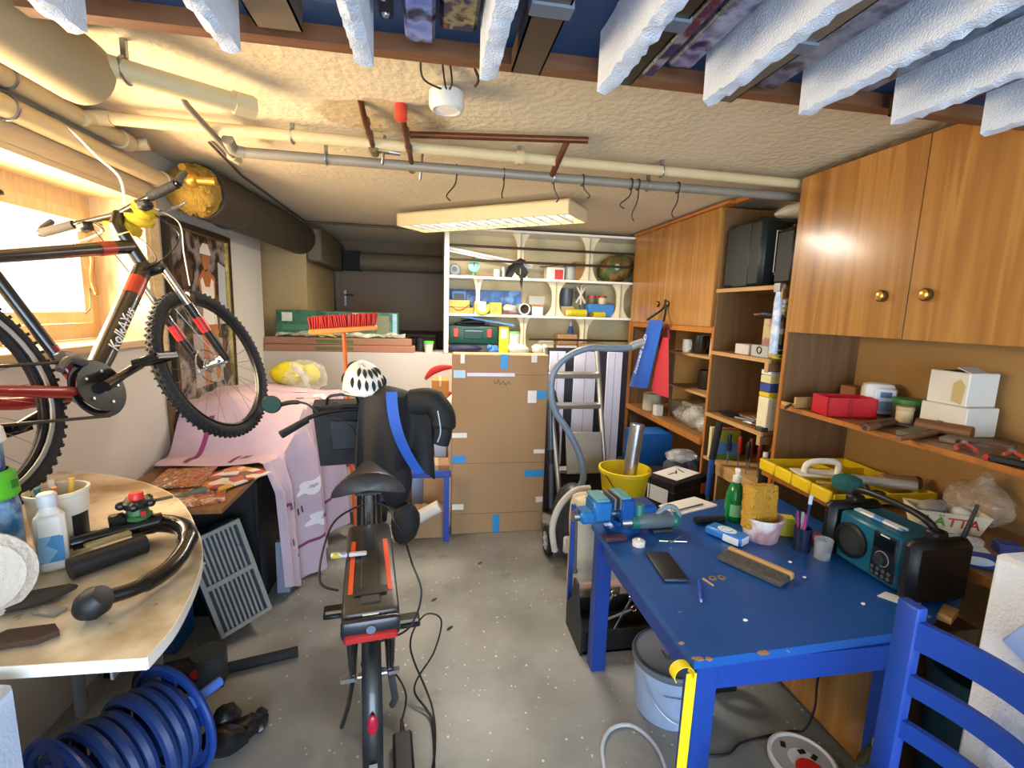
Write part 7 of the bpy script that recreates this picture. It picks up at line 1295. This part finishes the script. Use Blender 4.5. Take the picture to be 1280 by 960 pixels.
for k, (x, y, c, lb) in enumerate(((2.10, 1.52, 'b0402a', 'red handled pliers on the tool shelf in front of the plane body'), (2.16, 1.40, 'c8502c', 'orange handled pliers farther along the tool shelf'))):
    t = thing('red_pliers', lb, 'pliers', (x, y, S), 0.7); m_ = M(c, 0.4)
    for s in (-1, 1): part('handle', G().tube(spline([(-0.09, s*0.028, 0.012), (-0.04, s*0.024, 0.013), (0, s*0.006, 0.014)], 4), 0.008, 8), m_, t)
    part('jaws', G().tube([(0, 0, 0.014), (0.025, 0, 0.015), (0.06, 0, 0.012)], [0.014, 0.014, 0.006], 8), STEEL, t)
t = thing('knife_case', 'black and grey utility cutter with a red end on the tool shelf edge', 'cutter', (2.04, 1.27, S), -1.15); part('body', G().box((0, 0, 0.014), (0.20, 0.04, 0.026), None, 0.006), BLK, t); part('slider', G().box((0.03, 0, 0.029), (0.10, 0.02, 0.006), None, 0.002), GRY, t); part('red_end', G().box((-0.105, 0, 0.014), (0.016, 0.036, 0.024), None, 0.004), RED, t)
one('steel_tin', G().bb((2.22, 1.22, S), (2.40, 1.36, S+0.05), 0.006), M('4a4c48', 0.4, 0.4), 'dull dark tin box behind the utility cutter', 'tin')

# ------------------------------------------------------------------ on the worktop
Wz = 0.8225
t = thing('yellow_tray', 'yellow compartment tray raised on the worktop', 'tray', (2.15, 2.11, Wz-0.035), -0.05)
YT = M('e6c61a', 0.4); DY = M('c9a812', 0.45)
part('floor_plate', G().bb((-0.26, -0.27, 0.055), (0.26, 0.27, 0.06)), DY, t)
part('front_wall', G().prism([(-0.275, 0.055), (-0.26, 0.055), (-0.265, 0.115), (-0.285, 0.115)], -0.27, 0.27, 'y'), YT, t, smooth=False) if False else None
for k in range(4): part('front_pocket', G().bb((-0.285, -0.268+0.135*k, 0.05), (-0.262, -0.138+0.135*k, 0.115), 0.006), YT, t)
part('side_wall', G().bb((-0.27, -0.278, 0.055), (0.27, -0.27, 0.105)).bb((-0.27, 0.27, 0.055), (0.27, 0.278, 0.105)).bb((0.26, -0.27, 0.055), (0.27, 0.27, 0.105)), YT, t, smooth=False)
for y in (-0.13, 0.0, 0.13): part('divider', G().bb((-0.26, y-0.003, 0.06), (0.26, y+0.003, 0.095)), YT, t)
part('divider', G().bb((0.05, -0.27, 0.06), (0.056, 0.27, 0.095)), YT, t); part('base_box', G().bb((-0.20, -0.25, 0.036), (0.25, 0.25, 0.055)), M('3a2416', 0.7), t)
TR = Wz+0.0615
t = thing('plaster_float', 'white plastering float with a curved handle resting on the yellow tray', 'float', (2.04, 2.14, TR), -0.25); part('plate', G().bb((-0.12, -0.06, 0.0), (0.14, 0.06, 0.012), 0.003), M('e1dac8', 0.5), t); part('grip', G().tube(spline([(-0.07, 0, 0.012), (-0.06, 0, 0.055), (0.0, 0, 0.075), (0.09, 0, 0.07), (0.10, 0, 0.012)], 6), 0.016, 12), M('e6e0d2', 0.4), t)
one('teal_pad', G().lathe([(0, 0), (0.055, 0.002), (0.066, 0.03), (0.06, 0.055), (0.035, 0.07), (0, 0.072)], (2.01, 1.93, TR), 20), M('1a5f60', 0.85, bump=0.3), 'dark teal round pad on the yellow tray', 'pad')
t = thing('sealant_gun', 'brown and clear cartridge gun lying across the yellow tray', 'cartridge', (2.22, 1.97, TR+0.03), -0.35); part('brown_barrel', G().cyl((0.02, 0, 0), (0.17, 0, 0.0), 0.030), M('8a6a48', 0.5), t); part('clear_barrel', G().cyl((-0.12, -0.02, -0.002), (0.15, -0.045, -0.004), 0.024), M('a9a49a', 0.3), t); part('barrel_cap', G().cyl((0.17, 0, 0), (0.19, 0, 0), 0.032), M('4a3424', 0.5), t)
one('black_scissors', G().ring((2.08, 1.88, TR+0.006), 0.025, 0.005, 'z', 18, 6).ring((2.12, 1.86, TR+0.006), 0.025, 0.005, 'z', 18, 6).tube([(2.10, 1.89, TR+0.006), (2.17, 1.98, TR+0.006)], 0.006, 6), BLK, 'black handled scissors on the near edge of the yellow tray', 'scissors'); one('wood_spatula', G().box((1.98, 2.0, TR+0.005), (0.11, 0.03, 0.008), (0, 0, -0.4)), RAW, 'pale flat stick beside the teal pad', 'stick')
t = thing('margarine_tub', 'white plastic tub with green and red lettering on the worktop', 'tub', (2.20, 1.62, Wz), -0.48)
part('tub', G().add([(-0.13, -0.07, 0.09), (0.13, -0.07, 0.09), (0.13, 0.07, 0.09), (-0.13, 0.07, 0.09), (-0.105, -0.052, 0), (0.105, -0.052, 0), (0.105, 0.052, 0), (-0.105, 0.052, 0), (-0.122, -0.062, 0.088), (0.122, -0.062, 0.088), (0.122, 0.062, 0.088), (-0.122, 0.062, 0.088), (-0.10, -0.047, 0.006), (0.10, -0.047, 0.006), (0.10, 0.047, 0.006), (-0.10, 0.047, 0.006)],
    [(0, 4, 5, 1), (1, 5, 6, 2), (2, 6, 7, 3), (3, 7, 4, 0), (4, 7, 6, 5), (0, 1, 9, 8), (1, 2, 10, 9), (2, 3, 11, 10), (3, 0, 8, 11), (8, 9, 13, 12), (9, 10, 14, 13), (10, 11, 15, 14), (11, 8, 12, 15), (12, 13, 14, 15)]), M('e2d9bc', 0.4), t, smooth=False)
for ch_, x, c in (('L', -0.083, '14573c'), ('Ä', -0.042, '5aa83a'), ('T', 0.0, 'd8562c'), ('T', 0.036, 'd8562c'), ('A', 0.075, 'c02a26')): text('lettering', ch_, 0.062, M(c, 0.45), t, frame_m((x, -0.0645, 0.047), (1, 0, 0), (0, -0.2, 1)), 0.0012)
part('contents', G().ball((-0.05, 0, 0.075), (0.05, 0.04, 0.045), 12, noise=0.1).tube([(-0.06, -0.02, 0.05), (0.0, 0.03, 0.10)], 0.02, 8), M('8a8078', 0.4), t); part('white_lump', G().ball((0.05, 0, 0.075), (0.04, 0.04, 0.025), 12), WHT, t)
one('brown_clear_bag', G().ball((2.38, 1.63, Wz+0.10), (0.10, 0.12, 0.10), 18, (0, 0.1, 0), 0.08, 6).tube([(2.38, 1.62, Wz+0.18), (2.36, 1.60, Wz+0.24)], [0.05, 0.02], 10), CLEAR('c9b49a', 0.45), 'crumpled brownish clear bag behind the white lettered tub', 'bag')
t = thing('battery_pack', 'clear and white battery pack on the worktop beyond the radio', 'packet', (2.06, 1.43, Wz), -0.6); part('card', G().box((0, 0, 0.012), (0.14, 0.09, 0.022), None, 0.004), M('d4d6d2', 0.35), t); part('blister', G().box((0.0, 0.03, 0.035), (0.13, 0.04, 0.028), None, 0.006), CLEAR('e6e6dc', 0.35), t); part('yellow_cell', G().cyl((-0.055, 0.0, 0.03), (-0.055, 0.05, 0.03), 0.011), YEL, t); part('printed_bar', G().box((0.02, -0.046, 0.012), (0.08, 0.002, 0.012)), DKGRY, t)
t = thing('blue_white_box', 'blue box with a white oval label at the front of the worktop', 'box', (1.985, 1.34, Wz), -0.55); part('carton', G().box((0, 0, 0.02), (0.13, 0.06, 0.04), None, 0.003), M('1f3f9c', 0.4), t); part('white_oval', G().lathe([(0, 0), (0.03, 0), (0.03, 0.0012), (0, 0.0012)], (0, -0.030, 0.026), 24, Mx.Rotation(PI/2, 4, 'X') @ Mx.Diagonal((1.6, 0.55, 1, 1))), M('d6dcea', 0.4), t)
one('navy_box', G().box((2.22, 1.40, Wz+0.022), (0.07, 0.05, 0.044), (0, 0, -0.5), 0.003), M('1a2f6a', 0.4), 'small navy box behind the battery pack near the foam block', 'box')

# ------------------------------------------------------------------ right front corner
FB = M('e4e9ee', 0.7, var=0.03, bump=0.35, bsc=120)
t = thing('foam_block', 'large white foam packaging block standing right behind the chair', 'foam block', (1.72, 0.75, 0), world=True)
part('block', G().bb((1.548, 0.30, 0), (1.90, 1.0, 1.078), 0.012), FB, t); part('upper_block', G().bb((1.64, 0.36, 1.078), (1.90, 0.93, 1.15), 0.012), FB, t); part('lug', G().bb((1.62, 0.86, 1.24), (1.90, 0.96, 1.28), 0.006).bb((1.66, 0.87, 1.078), (1.90, 0.94, 1.245), 0.004), FB, t)
part('recess_rim', rect(G(), 0.36, 0.78, 0.30, 0.78, 0.03, 1.535, 1.546), FB, t)
t = thing('framed_photo', 'tilted frame with pale blue border leaning on the white foam block', 'frame', (1.47, 0.72, 0.80), world=True)
part('border', G().box((1.50, 0.72, 0.92), (0.03, 0.30, 0.26), (0.5, -0.12, 0), 0.004), M('9db4e2', 0.5), t); part('brown_edge', G().box((1.487, 0.70, 0.875), (0.03, 0.28, 0.03), (0.5, -0.12, 0), 0.003), M('6a3a2a', 0.5), t); part('dark_inset', G().box((1.488, 0.67, 0.82), (0.02, 0.26, 0.08), (0.5, -0.12, 0), 0.01), M('1c1d22', 0.5, var=0.4), t); part('support_hook', G().bb((1.50, 0.66, 0.84), (1.546, 0.70, 0.86)), BLK, t)
t = thing('snack_bag', 'clear bag with a beige packet behind the chair slats', 'bag', (1.46, 0.72, 0.0), world=True); part('bag', G().ball((1.46, 0.70, 0.64), (0.07, 0.18, 0.16), 16, noise=0.06, seed=2), CLEAR('d6dcea', 0.4), t); part('beige_packet', G().box((1.46, 0.70, 0.65), (0.05, 0.20, 0.10), (0.5, 0, 0), 0.015), M('c9b98a', 0.6, var=0.3), t); part('red_packet', G().box((1.46, 0.72, 0.52), (0.05, 0.14, 0.07), (0.3, 0, 0), 0.015), M('8a1f2c', 0.5), t)
one('carton_stand', G().bb((1.40, 0.50, 0), (1.535, 0.90, 0.485), 0.004), M('b9c4da', 0.6), 'pale blue grey carton on the floor under the snack bag', 'box')
one('teal_tub', G().lathe([(0, 0), (0.10, 0), (0.105, 0.01), (0.125, 0.53), (0.132, 0.535), (0.132, 0.56), (0.12, 0.56), (0.10, 0.02), (0, 0.02)], (1.79, 1.135, 0), 32), M('1d4550', 0.35), 'dark teal tub in the shade below the worktop beside the foam block', 'tub')
# ------------------------------------------------------------------ below and beside the blue table
t = thing('paint_bucket', 'white paint bucket with a scribbled grey lid under the blue table', 'bucket', (1.03, 1.72, 0))
part('bucket', G().lathe([(0, 0), (0.135, 0), (0.142, 0.01), (0.155, 0.245), (0.158, 0.25), (0, 0.25)], (0, 0, 0), 40), M('b9cdf0', 0.4), t); ld_ = part('lid', G().lathe([(0.150, 0.232), (0.164, 0.232), (0.166, 0.25), (0.160, 0.262), (0.150, 0.262), (0.146, 0.256), (0, 0.256)], (0, 0, 0), 40), M('6a6f7a', 0.45, var=0.25, sc=5), t); part('lid_rim', G().ring((0, 0, 0.258), 0.156, 0.007, 'z', 44, 8), M('2c3540', 0.4), ld_)
part('wire_handle', G().tube(spline([(-0.15, -0.05, 0.20), (-0.12, -0.115, 0.12), (-0.05, -0.158, 0.065), (0.04, -0.162, 0.055), (0.12, -0.12, 0.09), (0.152, -0.05, 0.20)], 6), 0.003, 6), STEEL, t); part('handle_grip', G().cyl((0.0, -0.163, 0.056), (0.08, -0.148, 0.066), 0.010, n=10), WHT, t)
part('maker_plate', G().sheet(lambda u, v: (0.1525*math.cos(-1.62+0.45*u), 0.1525*math.sin(-1.62+0.45*u), 0.195+0.022*v), 8, 1, 0.001), M('2a2f6a', 0.4), t); part('maker_plate', G().sheet(lambda u, v: (0.1525*math.cos(-1.17+0.3*u), 0.1525*math.sin(-1.17+0.3*u), 0.195+0.022*v), 8, 1, 0.001), M('8a1f2c', 0.4), t)
text('lettering', 'profi', 0.022, M('e6e6ee', 0.4), t, frame_m((0.025, -0.1545, 0.206), (1, 0.15, 0), (0, 0, 1)), 0.0006); text('lettering', 'Vollwertweiß', 0.014, M('4a4f6a', 0.4), t, frame_m((-0.06, -0.142, 0.17), (1, -0.36, 0), (0, 0, 1)), 0.0006)
part('label_panel', G().sheet(lambda u, v: (0.1485*math.cos(-1.85+0.9*u), 0.1485*math.sin(-1.85+0.9*u), 0.085+0.07*v), 10, 1, 0.001), M('a9bfe8', 0.4), t)
def scr(pts): return spline([(a, b, 0.2585) for a, b in pts], 5)
part('pen_scribble', G().tube(scr([(-0.04, -0.03), (-0.035, 0.02), (-0.03, -0.04), (-0.02, -0.015), (-0.012, -0.045)]), 0.002, 4).tube(scr([(0.0, -0.045), (0.005, -0.02), (0.02, -0.02), (0.015, -0.045), (0.0, -0.045)]), 0.002, 4).tube(scr([(0.03, -0.04), (0.04, -0.01), (0.045, -0.04), (0.06, -0.01), (0.05, -0.055)]), 0.002, 4).tube(scr([(0.07, -0.03), (0.085, 0.0), (0.08, -0.03), (0.10, -0.01)]), 0.002, 4), M('2c2e36', 0.6), t)
t = thing('tool_tote', 'black open tool tote with spanners on the floor behind the table leg', 'tool tote', (0.95, 2.19, 0))
part('tray', G().bb((-0.20, -0.12, 0), (0.20, 0.12, 0.012)).bb((-0.20, -0.12, 0), (0.20, -0.108, 0.12)).bb((-0.20, 0.108, 0), (0.20, 0.12, 0.16)), M('1a1a1c', 0.5), t, smooth=False)
for s in (-1, 1): part('end_panel', G().prism([(-0.13, 0), (0.13, 0), (0.13, 0.13), (0.06, 0.20), (0.03, 0.33), (-0.03, 0.33), (-0.06, 0.20), (-0.13, 0.13)], s*0.20, s*0.212, 'x'), M('1a1a1c', 0.5), t)
part('handle_bar', G().cyl((-0.21, 0, 0.30), (0.21, 0, 0.30), 0.016), M('b98a72', 0.6), t, 'pale wooden carrying bar'); part('dark_fill', G().bb((-0.19, -0.10, 0.012), (0.19, 0.10, 0.07)), M('1c1714', 0.8), t)
for k, (a, b, lb) in enumerate((((-0.14, -0.09, 0.115), (0.02, 0.05, 0.20), 'largest bright spanner leaning in the tool tote'), ((-0.12, -0.04, 0.10), (0.10, -0.02, 0.155), 'spanner lying flat in the middle of the tool tote'), ((-0.02, -0.09, 0.10), (0.12, 0.04, 0.17), 'spanner at the right end of the tool tote'))):
    o_ = V((0.95, 2.19, 0)); sp_ = thing('spanner', lb, 'spanner', V(a)+o_, world=True, group='spanners in the tool tote'); a_, b_ = V(a)+o_, V(b)+o_; d = (b_-a_).normalized()
    part('shank', G().tube([a_, b_], 0.008, 8), CHR, sp_); part('ring_end', G().ring(b_+d*0.014, 0.016, 0.006, 'y', 16, 6), CHR, sp_)
one('red_handle_tool', G().cyl((1.0, 2.2, 0.11), (1.12, 2.24, 0.13), 0.014, n=10), M('7a2a22', 0.5), 'dark red tool grip in the tool tote', 'tool')
t = thing('cement_sack', 'crumpled whitish sack standing behind the table leg', 'sack', (0.96, 2.52, 0)); g = G().box((0, 0, 0.33), (0.30, 0.18, 0.66), None, 0.05, 2); bmesh.ops.subdivide_edges(g.b, edges=[e for e in g.b.edges if e.calc_length() > 0.08], cuts=5, use_grid_fill=True); rn = random.Random(6)
for v in g.b.verts:
    if v.co.z > 0.05: v.co += V((rn.uniform(-1, 1), rn.uniform(-1, 1), rn.uniform(-1, 1)))*0.008
part('sack', g, M('cfc2a8', 0.8, var=0.15, bump=0.4, bsc=25), t); part('yellow_label', G().box((0.10, -0.10, 0.36), (0.08, 0.006, 0.10)), M('d9c23a', 0.6), t)
one('blue_board_offcut', G().bb((0.762, 2.38, 0), (0.785, 2.40, 0.66)), M('1f4a9c', 0.5), 'narrow dark blue board edge beside the whitish sack', 'board'); one('green_tin', G().lathe([(0, 0), (0.05, 0), (0.05, 0.27), (0.04, 0.29), (0, 0.29)], (1.23, 2.30, 0), 20), M('8fb2b4', 0.4), 'pale blue green tin behind the tool tote', 'tin')
one('white_hose', G().tube(spline([(0.62, 1.30, 0.008), (0.65, 1.48, 0.008), (0.68, 1.57, 0.008), (0.74, 1.63, 0.008), (0.82, 1.635, 0.008), (0.87, 1.575, 0.008), (0.885, 1.49, 0.008), (0.86, 1.36, 0.008)], 8), 0.0075, 8), M('c9ccd2', 0.4), 'white hose loop lying on the floor beside the paint bucket', 'hose')
t = thing('cable_reel', 'red and black ring shaped cable reel in the shade under the table', 'reel', (1.33, 1.78, 0)); part('reel', G().ring((0, 0, 0.10), 0.075, 0.022, 'y', 28, 10), M('1f1a1c', 0.4), t); part('red_rim', G().ring((0, -0.02, 0.10), 0.055, 0.010, 'y', 26, 8), M('9a2a34', 0.4), t); part('foot', G().bb((-0.06, -0.03, 0), (0.06, 0.03, 0.025)), BLK, t)
t = thing('lid_disc', 'round white lid with a red centre lying on the floor', 'lid', (1.42, 1.385, 0)); part('lid', G().lathe([(0, 0), (0.112, 0), (0.122, 0.008), (0.122, 0.024), (0.112, 0.028), (0.105, 0.020), (0, 0.020)], (0, 0, 0), 36), M('dcd9d4', 0.4), t); part('red_centre', G().lathe([(0, 0), (0.05, 0), (0.05, 0.004), (0, 0.004)], (-0.005, -0.045, 0.020), 28), M('d2281c', 0.4), t); part('grey_face', G().lathe([(0.052, 0), (0.102, 0), (0.102, 0.0015), (0.052, 0.0015), (0.052, 0)], (0, 0, 0.0198), 36), M('a9a6a2', 0.4), t)
for k, (x, y) in enumerate(((0.02, 0.03), (0.05, 0.0), (-0.03, 0.07))): part('black_mark', G().box((x, y, 0.0225), (0.028, 0.018, 0.002), (0, 0, 0.5*k)), BLK, t)
t = thing('olive_bottle', 'dark olive bottle with a yellow cap on the floor behind the chair', 'bottle', (1.525, 1.20, 0)); part('body', G().lathe([(0, 0), (0.05, 0), (0.054, 0.01), (0.054, 0.18), (0.03, 0.235), (0.018, 0.25), (0, 0.25)], (0, 0, 0), 24), M('3c3a18', 0.2), t); part('cap', G().cyl((0, 0, 0.25), (0, 0, 0.275), 0.02), YEL, t)
t = thing('wall_socket', 'round grey socket on the low cupboard with a cable running to the floor', 'socket', (1.596, 1.49, 0.32), world=True); part('socket', G().lathe([(0, 0), (0.045, 0), (0.04, 0.018), (0.022, 0.02), (0.02, 0.012), (0, 0.012)], (1.5995, 1.49, 0.36), 24, Mx.Rotation(-PI/2, 4, 'Y')), M('4a443c', 0.5), t); part('plug', G().cyl((1.60, 1.49, 0.36), (1.56, 1.49, 0.355), 0.018), BLK, t)
part('cable', G().tube(spline([(1.565, 1.49, 0.35), (1.55, 1.495, 0.25), (1.56, 1.50, 0.12), (1.53, 1.505, 0.02), (1.47, 1.52, 0.006), (1.25, 1.50, 0.006), (1.15, 1.46, 0.006), (1.02, 1.47, 0.006)], 6), 0.0045, 6), BLK, t)
for k, (x, y, c, lb) in enumerate(((0.02, 2.62, '5a3a22', 'small brown leaf like scrap on the floor right of the electric bicycle'), (0.10, 2.35, '3a2c20', 'dark crumb on the open floor left of the tall carton'), (0.33, 3.0, '6a5230', 'little brown chip on the floor before the tall carton'))): one('floor_scrap', G().ball((x, y, 0.004), (0.022, 0.008, 0.004), 8, (0, 0, 0.7), 0.2, k), M(c, 0.9), lb, 'scrap')
